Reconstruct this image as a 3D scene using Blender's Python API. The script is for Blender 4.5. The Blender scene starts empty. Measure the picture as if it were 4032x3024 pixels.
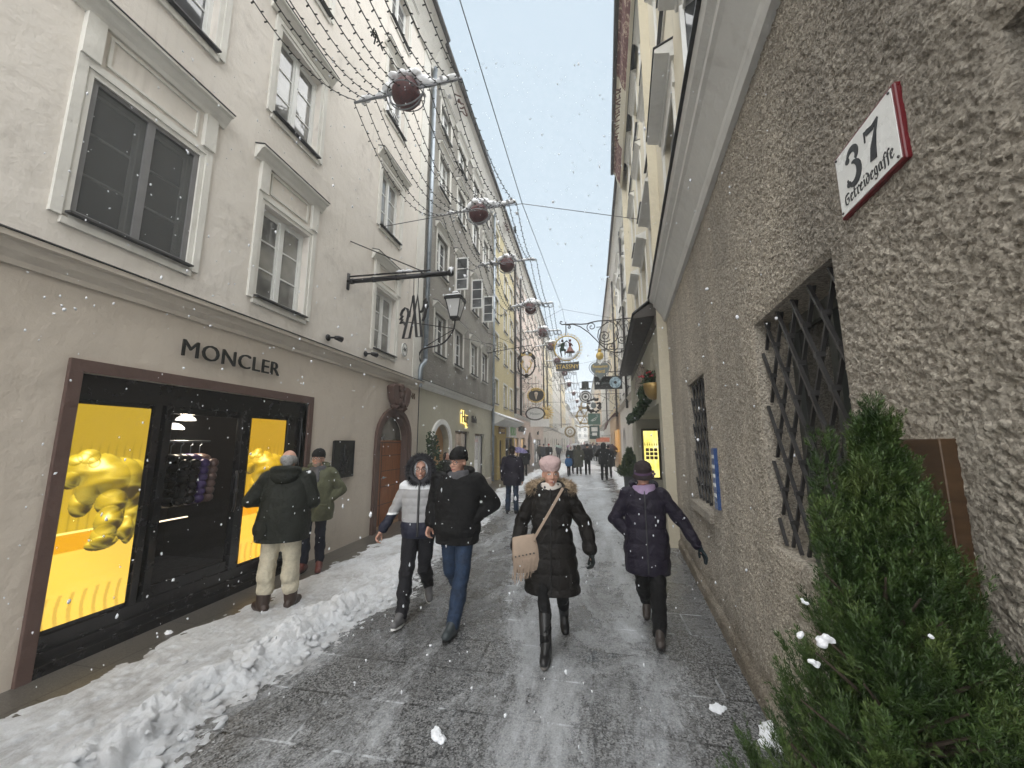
import bpy, bmesh, math, random
import numpy as np
from mathutils import Vector, Matrix
random.seed(7); RNG = np.random.default_rng(7)
sc = bpy.context.scene
COL = sc.collection
R = math.radians
PI = math.pi

# ------------------------------------------------------------------ objects
def tag(o, label=None, cat=None, group=None, kind=None):
    if label: o['label'] = label
    if cat: o['category'] = cat
    if group: o['group'] = group
    if kind: o['kind'] = kind
    return o

def thing(name, label, cat, loc=(0, 0, 0), rz=0.0, group=None):
    o = bpy.data.objects.new(name, None)
    o.empty_display_size = .1
    COL.objects.link(o)
    o.location = loc
    o.rotation_euler = (0, 0, rz)
    return tag(o, label, cat, group)

def link(name, me, mat=None, parent=None, loc=(0, 0, 0), rz=0.0):
    o = bpy.data.objects.new(name, me)
    COL.objects.link(o)
    if parent is not None: o.parent = parent
    o.location = loc
    o.rotation_euler = (0, 0, rz)
    if mat is not None and len(me.materials) == 0: me.materials.append(mat)
    return o

def dup(o, parent=None, loc=None, rz=None):
    c = o.copy(); COL.objects.link(c)
    if parent is not None: c.parent = parent
    if loc is not None: c.location = loc
    if rz is not None: c.rotation_euler = (0, 0, rz)
    for ch in o.children: dup(ch, c)
    return c

class MB:
    """collects closed shapes into one mesh"""
    def __init__(s): s.v = []; s.f = []
    def add(s, vs, fs):
        n = len(s.v); s.v += [tuple(p) for p in vs]
        s.f += [tuple(i + n for i in f) for f in fs]; return s
    def box(s, x0, x1, y0, y1, z0, z1):
        return s.add([(x0,y0,z0),(x1,y0,z0),(x1,y1,z0),(x0,y1,z0),(x0,y0,z1),(x1,y0,z1),(x1,y1,z1),(x0,y1,z1)],
                     [(0,3,2,1),(4,5,6,7),(0,1,5,4),(1,2,6,5),(2,3,7,6),(3,0,4,7)])
    def quad(s, a, b, c, d): return s.add([a, b, c, d], [(0, 1, 2, 3)])
    def prism(s, pts, y0, y1):
        """polygon in x,z (counter-clockwise seen from -y) between y0 (front) and y1"""
        n = len(pts)
        return s.add([(x, y0, z) for x, z in pts] + [(x, y1, z) for x, z in pts],
                     [tuple(range(n)), tuple(range(2*n-1, n-1, -1))] + [(i, i+n, (i+1) % n + n, (i+1) % n) for i in range(n)])
    def profile(s, pts, x0, x1):
        """polygon in (y,z) swept along x"""
        n = len(pts)
        return s.add([(x0, y, z) for y, z in pts] + [(x1, y, z) for y, z in pts],
                     [tuple(range(n)), tuple(range(2*n-1, n-1, -1))] + [(i, i+n, (i+1) % n + n, (i+1) % n) for i in range(n)])
    def tube(s, pts, r, n=6, closed=False):
        P = [Vector(p) for p in pts]; m = len(P)
        rs = r if isinstance(r, (list, tuple)) else [r] * m
        base = len(s.v); up = Vector((0, 0, 1)); prev = None
        for i in range(m):
            if closed: d = P[(i+1) % m] - P[i-1]
            else: d = P[min(i+1, m-1)] - P[max(i-1, 0)]
            if d.length < 1e-9: d = Vector((0, 0, 1))
            d.normalize()
            if prev is None:
                a = d.cross(up)
                if a.length < .05: a = d.cross(Vector((1, 0, 0)))
            else:
                a = prev - d * prev.dot(d)
                if a.length < 1e-6: a = d.cross(Vector((1, 0, .3)))
            a.normalize(); prev = a; b = d.cross(a)
            for k in range(n):
                t = 2*PI*k/n
                s.v.append(tuple(P[i] + (a*math.cos(t) + b*math.sin(t)) * rs[i]))
        for i in range(m if closed else m-1):
            for k in range(n):
                p = base + i*n; q = base + ((i+1) % m)*n; k2 = (k+1) % n
                s.f.append((p+k, p+k2, q+k2, q+k))
        if not closed:
            s.f.append(tuple(base + k for k in range(n-1, -1, -1)))
            s.f.append(tuple(base + (m-1)*n + k for k in range(n)))
        return s
    def ell(s, c, r, nu=12, nv=8, M=None, noise=0.0):
        if not isinstance(r, (list, tuple)): r = (r, r, r)
        vs = []; ph = random.random()*9
        for j in range(nv+1):
            t = PI*j/nv
            for i in range(nu):
                u = 2*PI*i/nu
                k = 1.0
                if noise and 0 < j < nv: k = 1 + noise*(math.sin(3*u+ph+2*t)+math.sin(5*t+2*u+ph*2))*.5
                p = Vector((r[0]*math.sin(t)*math.cos(u)*k, r[1]*math.sin(t)*math.sin(u)*k, r[2]*math.cos(t)*k))
                if M is not None: p = M @ p
                vs.append(p + Vector(c))
        fs = []
        for j in range(nv):
            for i in range(nu):
                a = j*nu+i; b = j*nu+(i+1) % nu
                fs.append((a, a+nu, b+nu, b))
        return s.add(vs, fs)
    def cap(s, p0, r0, p1, r1, n=14):
        """tapered capsule"""
        p0 = Vector(p0); p1 = Vector(p1); d = p1 - p0; L = d.length
        if L < 1e-6: return s.ell(p0, max(r0, r1), n, 8)
        d /= L; a = d.cross(Vector((0, 0, 1)))
        if a.length < .05: a = d.cross(Vector((1, 0, 0)))
        a.normalize(); b = d.cross(a); rings = []
        for k in range(5): t = PI/2*(1-k/4); rings.append((-r0*math.sin(t), r0*math.cos(t)))
        for k in range(1, 5): rings.append((L*k/5, r0+(r1-r0)*k/5))
        for k in range(5): t = PI/2*k/4; rings.append((L+r1*math.sin(t), r1*math.cos(t)))
        vs = []
        for h, r in rings:
            r = max(r, 1e-4)
            for i in range(n):
                u = 2*PI*i/n; vs.append(p0 + d*h + (a*math.cos(u)+b*math.sin(u))*r)
        fs = [tuple(range(n-1, -1, -1)), tuple(range((len(rings)-1)*n, len(rings)*n))]
        for j in range(len(rings)-1):
            for i in range(n):
                i2 = (i+1) % n; fs.append((j*n+i, j*n+i2, (j+1)*n+i2, (j+1)*n+i))
        return s.add(vs, fs)
    def loft(s, rings, n=24, sq=2.0):
        """rings: (z, cx, cy, rx, ry) closed stack"""
        vs = []; m = len(rings)
        for z, cx, cy, rx, ry in rings:
            for i in range(n):
                u = 2*PI*i/n; c, q = math.cos(u), math.sin(u)
                e = 2.0/sq
                vs.append((cx+rx*math.copysign(abs(c)**e, c), cy+ry*math.copysign(abs(q)**e, q), z))
        fs = [tuple(range(n-1, -1, -1)), tuple(range((m-1)*n, m*n))]
        for j in range(m-1):
            for i in range(n):
                i2 = (i+1) % n; fs.append((j*n+i, j*n+i2, (j+1)*n+i2, (j+1)*n+i))
        return s.add(vs, fs)
    def lathe(s, prof, c=(0, 0, 0), n=20):
        vs = []; m = len(prof)
        for r, z in prof:
            for i in range(n):
                u = 2*PI*i/n; vs.append((c[0]+r*math.cos(u), c[1]+r*math.sin(u), c[2]+z))
        fs = [tuple(range(n-1, -1, -1)), tuple(range((m-1)*n, m*n))]
        for j in range(m-1):
            for i in range(n):
                i2 = (i+1) % n; fs.append((j*n+i, j*n+i2, (j+1)*n+i2, (j+1)*n+i))
        return s.add(vs, fs)
    def ring(s, c, r, w, y0, y1, a0=0, a1=2*PI, n=24, rz=None):
        """flat annulus in the x,z plane"""
        rz = rz or r
        for i in range(n):
            t0 = a0+(a1-a0)*i/n; t1 = a0+(a1-a0)*(i+1)/n
            p = [(c[0]+(r-w/2)*math.cos(t0), c[1]+(rz-w/2)*math.sin(t0)), (c[0]+(r-w/2)*math.cos(t1), c[1]+(rz-w/2)*math.sin(t1)),
                 (c[0]+(r+w/2)*math.cos(t1), c[1]+(rz+w/2)*math.sin(t1)), (c[0]+(r+w/2)*math.cos(t0), c[1]+(rz+w/2)*math.sin(t0))]
            s.prism(p, y0, y1)
        return s
    def mesh(s, name, smooth=False, bevel=0.0, weld=True):
        me = bpy.data.meshes.new(name)
        me.from_pydata(s.v, [], s.f)
        bm = bmesh.new(); bm.from_mesh(me)
        if weld: bmesh.ops.remove_doubles(bm, verts=bm.verts, dist=1e-5)
        bmesh.ops.recalc_face_normals(bm, faces=bm.faces)
        if bevel:
            es = [e for e in bm.edges if len(e.link_faces) == 2 and e.calc_face_angle(0) > .6]
            try: bmesh.ops.bevel(bm, geom=es, offset=bevel, segments=2, profile=.5, affect='EDGES', clamp_overlap=True)
            except Exception: pass
        bm.to_mesh(me); bm.free()
        if smooth: me.polygons.foreach_set('use_smooth', [True]*len(me.polygons))
        me.update(); return me
    def build(s, name, mat, parent=None, loc=(0, 0, 0), rz=0.0, smooth=False, bevel=0.0):
        return link(name, s.mesh(name, smooth, bevel), mat, parent, loc, rz)

def np_mesh(name, V, Fq, smooth=True):
    me = bpy.data.meshes.new(name)
    V = np.asarray(V, dtype=np.float32); Fq = np.asarray(Fq, dtype=np.int32); k = Fq.shape[1]
    me.vertices.add(len(V)); me.vertices.foreach_set('co', V.ravel())
    me.loops.add(Fq.size); me.loops.foreach_set('vertex_index', Fq.ravel())
    me.polygons.add(len(Fq)); me.polygons.foreach_set('loop_start', np.arange(0, Fq.size, k, dtype=np.int32))
    try: me.polygons.foreach_set('loop_total', np.full(len(Fq), k, dtype=np.int32))
    except Exception: pass
    me.polygons.foreach_set('use_smooth', np.full(len(Fq), smooth))
    me.update(calc_edges=True); me.validate(); return me

def grid_faces(nu, nv):
    i = np.arange(nu-1)[:, None]*nv + np.arange(nv-1)[None, :]
    i = i.ravel(); return np.stack([i, i+nv, i+nv+1, i+1], 1)

def modmesh(mb, voxel, smooth=6, name='m'):
    """voxel-merge overlapping closed shapes into one continuous skin"""
    me = mb.mesh(name, weld=False); o = bpy.data.objects.new('tmp', me); COL.objects.link(o)
    m = o.modifiers.new('r', 'REMESH'); m.mode = 'VOXEL'; m.voxel_size = voxel; m.use_smooth_shade = True
    if smooth:
        s = o.modifiers.new('s', 'SMOOTH'); s.factor = .5; s.iterations = smooth
    dg = bpy.context.evaluated_depsgraph_get()
    out = bpy.data.meshes.new_from_object(o.evaluated_get(dg)); out.name = name
    bpy.data.objects.remove(o); bpy.data.meshes.remove(me)
    return out

def vnoise(P, scale, seed=0, octv=3):
    """cheap smooth 3-D noise, vectorised"""
    rng = np.random.default_rng(seed); out = np.zeros(len(P)); amp = 1.0; tot = 0
    for o in range(octv):
        for k in range(5):
            d = rng.normal(size=3); d /= np.linalg.norm(d); d *= scale*(2**o)*rng.uniform(.7, 1.4)
            out += amp*np.sin(P @ d + rng.uniform(0, 6.28))/3
        tot += amp; amp *= .55
    return out/tot

def text_mesh(s, size, extrude=.005, bold=0.0, align='CENTER', shear=0.0, space=1.0, xs=1.0, res=3):
    """lettering in the x,z plane facing -y"""
    c = bpy.data.curves.new('t', 'FONT'); c.body = s; c.size = size; c.extrude = extrude; c.offset = bold
    c.align_x = align; c.align_y = 'CENTER'; c.shear = shear; c.space_character = space; c.resolution_u = res
    o = bpy.data.objects.new('t', c); COL.objects.link(o)
    dg = bpy.context.evaluated_depsgraph_get()
    me = bpy.data.meshes.new_from_object(o.evaluated_get(dg)); bpy.data.objects.remove(o)
    me.transform(Matrix.Rotation(PI/2, 4, 'X') @ Matrix.Diagonal((xs, 1, 1, 1)))
    return me

def add_mesh(mb, me, off=(0, 0, 0)):
    mb.add([tuple(v.co + Vector(off)) for v in me.vertices], [tuple(p.vertices) for p in me.polygons]); return mb

def text_obj(name, s, size, mat, parent, loc, **k):
    me = text_mesh(s, size, **k); me.name = name
    return link(name, me, mat, parent, loc)

def spiral(cx, cz, r0, r1, a0, turns, n=26, y=0.0):
    return [(cx+(r0+(r1-r0)*i/n)*math.cos(a0+turns*2*PI*i/n), y, cz+(r0+(r1-r0)*i/n)*math.sin(a0+turns*2*PI*i/n)) for i in range(n+1)]

def bez(p0, p1, p2, p3, n=12):
    P = [Vector(p) for p in (p0, p1, p2, p3)]
    return [tuple(P[0]*(1-t)**3 + P[1]*3*t*(1-t)**2 + P[2]*3*t*t*(1-t) + P[3]*t**3) for t in [i/n for i in range(n+1)]]

# ---------------------------------------------------------------- materials
def S(h):
    """sRGB 0-255 to linear"""
    return tuple(((c/255+.055)/1.055)**2.4 if c/255 > .04045 else c/255/12.92 for c in h)

class N:
    def __init__(s, name):
        s.m = bpy.data.materials.new(name); s.m.use_nodes = True
        s.t = s.m.node_tree; s.b = s.t.nodes['Principled BSDF']; s.co = None
    def n(s, typ, **k):
        x = s.t.nodes.new(typ)
        for a, b in k.items():
            if a in x.inputs.keys(): x.inputs[a].default_value = b
            else: setattr(x, a, b)
        return x
    def l(s, a, b): s.t.links.new(a, b)
    def coord(s, scale=(1, 1, 1), world=False, rot=(0, 0, 0)):
        g = s.n('ShaderNodeNewGeometry').outputs['Position'] if world else s.n('ShaderNodeTexCoord').outputs['Object']
        mp = s.n('ShaderNodeMapping'); mp.inputs['Scale'].default_value = scale; mp.inputs['Rotation'].default_value = rot
        s.l(g, mp.inputs[0]); return mp.outputs[0]
    def noise(s, scale, co, detail=6, rough=.6, dist=0.0):
        x = s.n('ShaderNodeTexNoise'); x.inputs['Scale'].default_value = scale; x.inputs['Detail'].default_value = detail
        x.inputs['Roughness'].default_value = rough; x.inputs['Distortion'].default_value = dist
        s.l(co, x.inputs['Vector']); return x.outputs[0]
    def vor(s, scale, co, feature='F1', rnd=1.0, out='Distance'):
        x = s.n('ShaderNodeTexVoronoi', feature=feature); x.inputs['Scale'].default_value = scale
        x.inputs['Randomness'].default_value = rnd; s.l(co, x.inputs['Vector']); return x.outputs[out]
    def ramp(s, fac, stops, interp='LINEAR'):
        x = s.n('ShaderNodeValToRGB'); e = x.color_ramp.elements; x.color_ramp.interpolation = interp
        while len(e) < len(stops): e.new(.5)
        for k, (p, c) in enumerate(stops):
            e[k].position = p; e[k].color = (c, c, c, 1) if not isinstance(c, (tuple, list)) else (*c[:3], 1)
        s.l(fac, x.inputs[0]); return x.outputs[0]
    def mix(s, fac, a, b, mode='MIX'):
        x = s.n('ShaderNodeMix', data_type='RGBA', blend_type=mode)
        for sock, v in ((x.inputs[0], fac), (x.inputs[6], a), (x.inputs[7], b)):
            if hasattr(v, 'is_linked'): s.l(v, sock)
            else: sock.default_value = v if not isinstance(v, (tuple, list)) else (*v[:3], 1)
        return x.outputs[2]
    def math(s, op, a, b=0.0):
        x = s.n('ShaderNodeMath', operation=op)
        for sock, v in ((x.inputs[0], a), (x.inputs[1], b)):
            if hasattr(v, 'is_linked'): s.l(v, sock)
            else: sock.default_value = v
        return x.outputs[0]
    def sep(s, co):
        x = s.n('ShaderNodeSeparateXYZ'); s.l(co, x.inputs[0]); return x.outputs
    def set(s, **k):
        nm = dict(col='Base Color', rough='Roughness', metal='Metallic', spec='Specular IOR Level', alpha='Alpha', em='Emission Color', es='Emission Strength', sss='Subsurface Weight', tr='Transmission Weight', ior='IOR', sheen='Sheen Weight', coat='Coat Weight')
        for a, v in k.items():
            sock = s.b.inputs[nm[a]]
            if hasattr(v, 'is_linked'): s.l(v, sock)
            else: sock.default_value = (*v[:3], 1) if isinstance(v, (tuple, list)) else v
        return s
    def bump(s, h, strength=.5, dist=.02, prev=None):
        x = s.n('ShaderNodeBump'); x.inputs['Strength'].default_value = strength; x.inputs['Distance'].default_value = dist
        s.l(h, x.inputs['Height'])
        if prev is not None: s.l(prev, x.inputs['Normal'])
        s.l(x.outputs[0], s.b.inputs['Normal']); return x.outputs[0]

def simple(name, col, rough=.55, metal=0.0, var=.15, vs=6, bump=.15, bs=60, bd=.004, spec=.5):
    k = N(name); co = k.coord()
    nz = k.noise(vs, co)
    a = tuple(c*(1-var) for c in col); b = tuple(min(1, c*(1+var)) for c in col)
    k.set(col=k.ramp(nz, [(.3, a), (.7, b)]), metal=metal, spec=spec,
          rough=k.ramp(k.noise(vs*2, co), [(.3, max(0, rough-.1)), (.7, min(1, rough+.1))]))
    if bump: k.bump(k.noise(bs, co), bump, bd)
    return k.m

def plaster(name, col, dirt=(.25, .22, .19), amt=.45, bumps=.3, fine=50, big=.5):
    """weathered painted render: broad cloudy tone, streaky stains of its own shape, fine grain"""
    k = N(name); co = k.coord()
    c1 = k.mix(k.ramp(k.noise(big, co, 5), [(.3, 0.0), (.7, 1.0)]), tuple(c*.93 for c in col), tuple(min(1, c*1.05) for c in col))
    st = k.ramp(k.noise(1.6, k.coord((1, 1, .45)), 9, .7, .6), [(.52, 0.0), (.74, 1.0)])
    st2 = k.ramp(k.noise(7, co, 6, .65), [(.42, 0.0), (.62, 1.0)])
    f = k.math('MULTIPLY', k.math('MULTIPLY', st, st2), amt)
    dr = k.math('MULTIPLY', k.math('MULTIPLY', k.ramp(k.noise(1.0, k.coord((7, 7, .3)), 5, .6), [(.54, 0.0), (.72, 1.0)]), k.ramp(k.noise(.9, co, 4), [(.45, 0.0), (.65, 1.0)])), amt*.6)
    k.set(col=k.mix(dr, k.mix(f, c1, dirt), dirt), rough=.85, spec=.25)
    b1 = k.bump(k.noise(fine, co, 8, .7), bumps, .006)
    k.bump(k.noise(2.6, co, 5, .6), .6, .05, b1)
    return k.m

def roughcast(name, c0, c1, scale=38, strength=.9, dist=.02, stain=(.12, .11, .1)):
    k = N(name); co = k.coord()
    v = k.vor(scale, co); nz = k.noise(scale*1.7, co, 5, .7)
    h = k.math('ADD', k.math('MULTIPLY', v, -.8), nz)
    base = k.mix(k.ramp(nz, [(.3, 0.0), (.7, 1.0)]), c0, c1)
    big = k.ramp(k.noise(.7, co, 7, .65), [(.4, 0.0), (.7, .6)])
    k.set(col=k.mix(big, base, stain), rough=.9, spec=.2)
    k.bump(h, strength, dist); return k.m

MT = {}
EMK = .2   # lamps and screens against the exposure of the picture
def glassmat(name, col=(.02, .022, .025), rough=.03, spec=.9):
    k = N(name); co = k.coord()
    k.set(col=k.ramp(k.noise(1.3, co, 3), [(.35, tuple(c*.6 for c in col)), (.65, tuple(c*1.6 for c in col))]), rough=rough, spec=spec, ior=1.6)
    k.bump(k.noise(1.1, co, 2), .05, .02); return k.m
MT['pane'] = glassmat('window_glass', (.075, .08, .085))
MT['pane_curtain_glare'] = glassmat('window_glass_curtain_glare', (.2, .2, .19))  # pale tone for curtains; on the shop house a painted reflection
MT['pane_dark'] = glassmat('shop_glass_dark', (.008, .008, .009))
MT['white_paint'] = simple('white_window_paint', (.72, .73, .72), .45, var=.06)
MT['stone_trim'] = plaster('pale_stone_trim', (.68, .67, .63), amt=.4, fine=30)
MT['plaster_cream'] = plaster('cream_render', (.7, .662, .612), (.36, .325, .29), .8)
MT['plaster_pinkgrey'] = plaster('pinkish_grey_render', (.53, .475, .41), (.3, .26, .22), .6)
MT['plaster_greige'] = plaster('greige_render', (.43, .41, .33), (.25, .23, .18), .5)
MT['plaster_yellow'] = plaster('ochre_yellow_render', (.5, .44, .27), (.25, .2, .1), .5)
MT['plaster_oldgold'] = plaster('old_gold_render', (.47, .36, .14), (.25, .2, .1), .5)
MT['plaster_pink'] = plaster('pale_pink_render', (.64, .54, .49), (.35, .28, .24), .5)
MT['plaster_white'] = plaster('white_render', (.66, .65, .62), (.35, .33, .3), .4)
MT['plaster_butter'] = plaster('butter_render', (.66, .57, .38), (.35, .3, .2), .4)
MT['plaster_peach'] = plaster('peach_render', (.6, .45, .3), (.35, .26, .18), .4)
MT['plaster_grey'] = plaster('grey_render', (.42, .41, .39), (.22, .21, .2), .5)
MT['roughcast_grey'] = roughcast('grey_pebbledash', (.2, .19, .165), (.52, .5, .455), 26, 1, .05)
MT['cornice_grey'] = plaster('grey_cornice_paint', (.62, .62, .6), amt=.4)
MT['cornice_cream'] = plaster('cream_cornice_paint', (.52, .475, .415), (.3, .27, .23), .6)
MT['flashing'] = simple('lead_flashing', (.06, .062, .065), .5, .4)
MT['zinc'] = simple('zinc_downpipe', (.28, .32, .36), .42, .6, var=.2)
MT['iron'] = simple('black_iron', (.014, .014, .016), .45, .3)
MT['iron_dark'] = simple('dark_brown_iron', (.03, .024, .02), .5, .3)
MT['iron_bar'] = simple('grey_grille_iron', (.06, .058, .058), .38, .5, var=.3)
MT['marble'] = plaster('red_brown_marble', (.105, .068, .058), (.045, .03, .028), .7, .15, 90, 4)
MT['gold'] = simple('gilded_metal', (.75, .48, .12), .3, .85)
MT['gold_paint'] = simple('gold_paint', (.62, .44, .12), .45, .2)
MT['black_gloss'] = simple('black_gloss_frame', (.008, .008, .009), .22, var=.1, bump=.03)
MT['sign_black'] = simple('black_sign_paint', (.01, .012, .011), .35, var=.2)
MT['wood_door'] = None
MT['snow'] = None
MT['roof'] = simple('dark_roof_sheet', (.045, .042, .04), .5, .2)
MT['rooftile'] = simple('brown_roof_tiles', (.12, .075, .055), .8)
MT['white'] = simple('white_enamel', (.75, .76, .75), .25, var=.04, bump=.03)
MT['red'] = simple('red_enamel', (.12, .008, .013), .35)
MT['ink'] = simple('black_lettering', (.012, .012, .014), .4)
k = N('oak_door'); co = k.coord((14, 14, 1.2))
k.set(col=k.ramp(k.noise(2.2, co, 7, .7, .5), [(.25, (.13, .045, .013)), (.55, (.25, .09, .026)), (.8, (.32, .13, .042))]), rough=.42)
k.bump(k.noise(3, co, 5), .15, .004); MT['wood_door'] = k.m
k = N('corten_bronze'); co = k.coord((1.5, 1.5, 7))
k.set(col=k.ramp(k.noise(3, co, 7, .7), [(.25, (.035, .018, .009)), (.6, (.075, .042, .02)), (.85, (.1, .062, .034))]), rough=.42, metal=.2)
k.bump(k.noise(30, co), .08, .003); MT['bronze'] = k.m
def snowmat(name, tint=(.82, .85, .9), dirty=.25, scale=7):
    k = N(name); co = k.coord(world=True)
    d = k.ramp(k.noise(2.1, co, 8, .7, .4), [(.48, 0.0), (.72, dirty)])
    k.set(col=k.mix(d, tint, (.34, .3, .29)), rough=.55, spec=.4, sss=.0)
    b = k.bump(k.noise(scale*6, co, 8, .75), .6, .014)
    k.bump(k.noise(scale*28, co, 4, .7), .4, .004, b)
    return k.m
MT['snow'] = snowmat('old_snow'); MT['snow_clean'] = snowmat('fresh_snow', (.86, .88, .92), .05, 12)
def emit(name, col, st, base=(.02, .02, .02)):
    k = N(name); k.set(col=base, em=col, es=st*EMK, rough=.3); return k.m
# ------------------------------------------------------------- camera, light
cam = bpy.data.cameras.new('camera'); cam.sensor_width = 36; cam.lens = 36*830.7/2212
cam.clip_start = .05; cam.clip_end = 2000
co_ = bpy.data.objects.new('camera', cam); COL.objects.link(co_)
co_.location = (0, 0, 1.86); co_.rotation_euler = (R(90+8.591), 0, R(10.849)); sc.camera = co_
w = bpy.data.worlds.new("World"); sc.world = w; w.use_nodes = True
wt = w.node_tree; bg = wt.nodes['Background']
sky = wt.nodes.new('ShaderNodeTexSky'); sky.sky_type = 'NISHITA'; sky.sun_disc = False
SUN_EL, SUN_ROT = R(52), R(148)
sky.sun_elevation = SUN_EL; sky.sun_rotation = SUN_ROT; sky.dust_density = 6; sky.air_density = 1.0; sky.ozone_density = 1.2
# overcast: the cloud layer evens the clear-sky colours out towards a pale blue grey
mx = wt.nodes.new('ShaderNodeMix'); mx.data_type = 'RGBA'; mx.inputs[0].default_value = .95
wt.links.new(sky.outputs[0], mx.inputs[6]); mx.inputs[7].default_value = (1.5, 1.84, 2.1, 1)
wt.links.new(mx.outputs[2], bg.inputs[0]); bg.inputs[1].default_value = .05
sun = bpy.data.lights.new('sun', 'SUN'); sun.energy = 1.5; sun.angle = R(150); sun.color = (1, .97, .93)
so = bpy.data.objects.new('sun', sun); COL.objects.link(so)
so.rotation_euler = (R(38), 0, R(32))
sc.view_settings.view_transform = 'Standard'; sc.view_settings.look = 'None'
sc.view_settings.exposure = 2.95; sc.view_settings.gamma = 1
sc.cycles.max_bounces = 8; sc.cycles.diffuse_bounces = 5; sc.cycles.glossy_bounces = 4; sc.cycles.transparent_max_bounces = 12
sc.cycles.volume_bounces = 1; sc.cycles.use_denoising = True
try: sc.cycles.denoiser = 'OPENIMAGEDENOISE'
except Exception: pass

# ------------------------------------------------------------------- ground
def ground_mat():
    k = N('wet_granite_paving'); wc = k.coord(world=True)
    fine = k.vor(95, wc, out='Color'); g = k.n('ShaderNodeRGBToBW'); k.l(fine, g.inputs[0])
    nz = k.noise(60, wc, 4, .8)
    sp = k.math('ADD', k.math('MULTIPLY', g.outputs[0], .65), k.math('MULTIPLY', nz, .45))
    base = k.ramp(sp, [(.3, (.026, .027, .028)), (.5, (.09, .092, .094)), (.75, (.25, .255, .26))])
    # slab joints
    bt = k.n('ShaderNodeTexBrick'); bt.inputs['Scale'].default_value = 1.0
    bt.inputs['Mortar Size'].default_value = .009; bt.inputs['Brick Width'].default_value = .95; bt.inputs['Row Height'].default_value = .48
    bt.inputs['Color1'].default_value = (1, 1, 1, 1); bt.inputs['Color2'].default_value = (.82, .82, .82, 1); bt.inputs['Mortar'].default_value = (.0, .0, .0, 1)
    k.l(k.coord(world=True, rot=(0, 0, R(0))), bt.inputs['Vector'])
    base = k.mix(.6, base, bt.outputs[0], 'MULTIPLY')
    xyz = k.sep(wc)
    # slush: tracks along the street plus a general dusting that thickens with distance
    st = k.noise(1.15, k.coord((1.5, .55, 1), world=True), 9, .72, .7)
    tex = k.noise(14, k.coord((1.3, .7, 1), world=True), 8, .78, .3)
    fin = k.noise(70, wc, 5, .8)
    def band(c, wd, a):
        d = k.math('ABSOLUTE', k.math('SUBTRACT', xyz[0], c)); return k.math('MULTIPLY', k.math('MAXIMUM', k.math('SUBTRACT', 1.0, k.math('DIVIDE', d, wd)), 0.0), a)
    b = k.math('ADD', band(-.42, .6, .24), band(.42, .42, .2))
    b = k.math('ADD', b, band(-1.55, .6, .05))
    b = k.math('ADD', b, band(1.15, .5, -.16))
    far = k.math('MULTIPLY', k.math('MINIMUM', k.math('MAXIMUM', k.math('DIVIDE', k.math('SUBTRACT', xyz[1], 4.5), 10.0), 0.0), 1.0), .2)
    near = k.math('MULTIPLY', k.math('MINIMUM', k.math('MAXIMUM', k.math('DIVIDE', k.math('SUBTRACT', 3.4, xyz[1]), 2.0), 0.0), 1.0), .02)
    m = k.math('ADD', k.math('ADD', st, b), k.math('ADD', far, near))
    m = k.math('ADD', k.math('MULTIPLY', m, .62), k.math('ADD', k.math('MULTIPLY', tex, .28), k.math('MULTIPLY', fin, .2)))
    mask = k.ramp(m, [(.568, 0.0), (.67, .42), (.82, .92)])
    joint = k.math('MULTIPLY', k.math('SUBTRACT', 1.0, bt.outputs[1] if False else k.math('GREATER_THAN', .5, bt.outputs['Fac'])), k.ramp(st, [(.52, 0.0), (.62, .75)]))
    mask = k.math('MINIMUM', k.math('ADD', mask, joint), 1.0)
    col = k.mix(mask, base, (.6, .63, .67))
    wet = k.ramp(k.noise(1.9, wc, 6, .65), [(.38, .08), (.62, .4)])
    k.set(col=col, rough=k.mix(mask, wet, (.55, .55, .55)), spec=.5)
    h = k.math('ADD', k.math('MULTIPLY', mask, 1.2), k.math('MULTIPLY', sp, .35))
    k.bump(h, .55, .012); return k.m
MT['ground'] = ground_mat()
mb = MB()
mb.quad((-700, -300, 0), (700, -300, 0), (700, 900, 0), (-700, 900, 0))
tag(mb.build('street_paving', MT['ground']), kind='structure')
# slab pavement along the shop fronts
def slab_mat():
    k = N('wet_pavement_slabs'); wc = k.coord(world=True)
    bt = k.n('ShaderNodeTexBrick'); bt.inputs['Scale'].default_value = 1; bt.inputs['Mortar Size'].default_value = .006
    bt.inputs['Brick Width'].default_value = .8; bt.inputs['Row Height'].default_value = .8
    bt.inputs['Color1'].default_value = (1, 1, 1, 1); bt.inputs['Color2'].default_value = (.8, .8, .8, 1); bt.inputs['Mortar'].default_value = (.1, .1, .1, 1)
    k.l(k.coord(world=True, rot=(0, 0, R(90))), bt.inputs['Vector'])
    nz = k.noise(75, wc, 5, .8)
    k.set(col=k.mix(.8, k.ramp(nz, [(.3, (.035, .032, .028)), (.7, (.15, .14, .125))]), bt.outputs[0], 'MULTIPLY'), rough=.3)
    k.bump(nz, .3, .004); return k.m
MT['slab'] = slab_mat()
mb = MB(); mb.quad((-4.6, -6, .004), (-3.35, -6, .004), (-3.35, 90, .004), (-4.6, 90, .004))
tag(mb.build('pavement', MT['slab']), kind='structure')

# --------------------------------------------------------------- snow sheets
def snow_field(name, x0, x1, y0, y1, dx, dy, hf, mat):
    xs = np.arange(x0, x1+dx/2, dx); ys = np.arange(y0, y1+dy/2, dy)
    X, Y = np.meshgrid(xs, ys, indexing='ij'); P = np.stack([X.ravel(), Y.ravel(), np.zeros(X.size)], 1)
    Z = hf(P)
    P[:, 2] = Z
    Fq = grid_faces(len(xs), len(ys))
    keep = (Z[Fq] > -.012).any(1)
    Fq = Fq[keep]; used = np.unique(Fq); mp = np.full(len(P), -1); mp[used] = np.arange(len(used))
    me = np_mesh(name, P[used], mp[Fq]); return link(name, me, mat)

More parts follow.
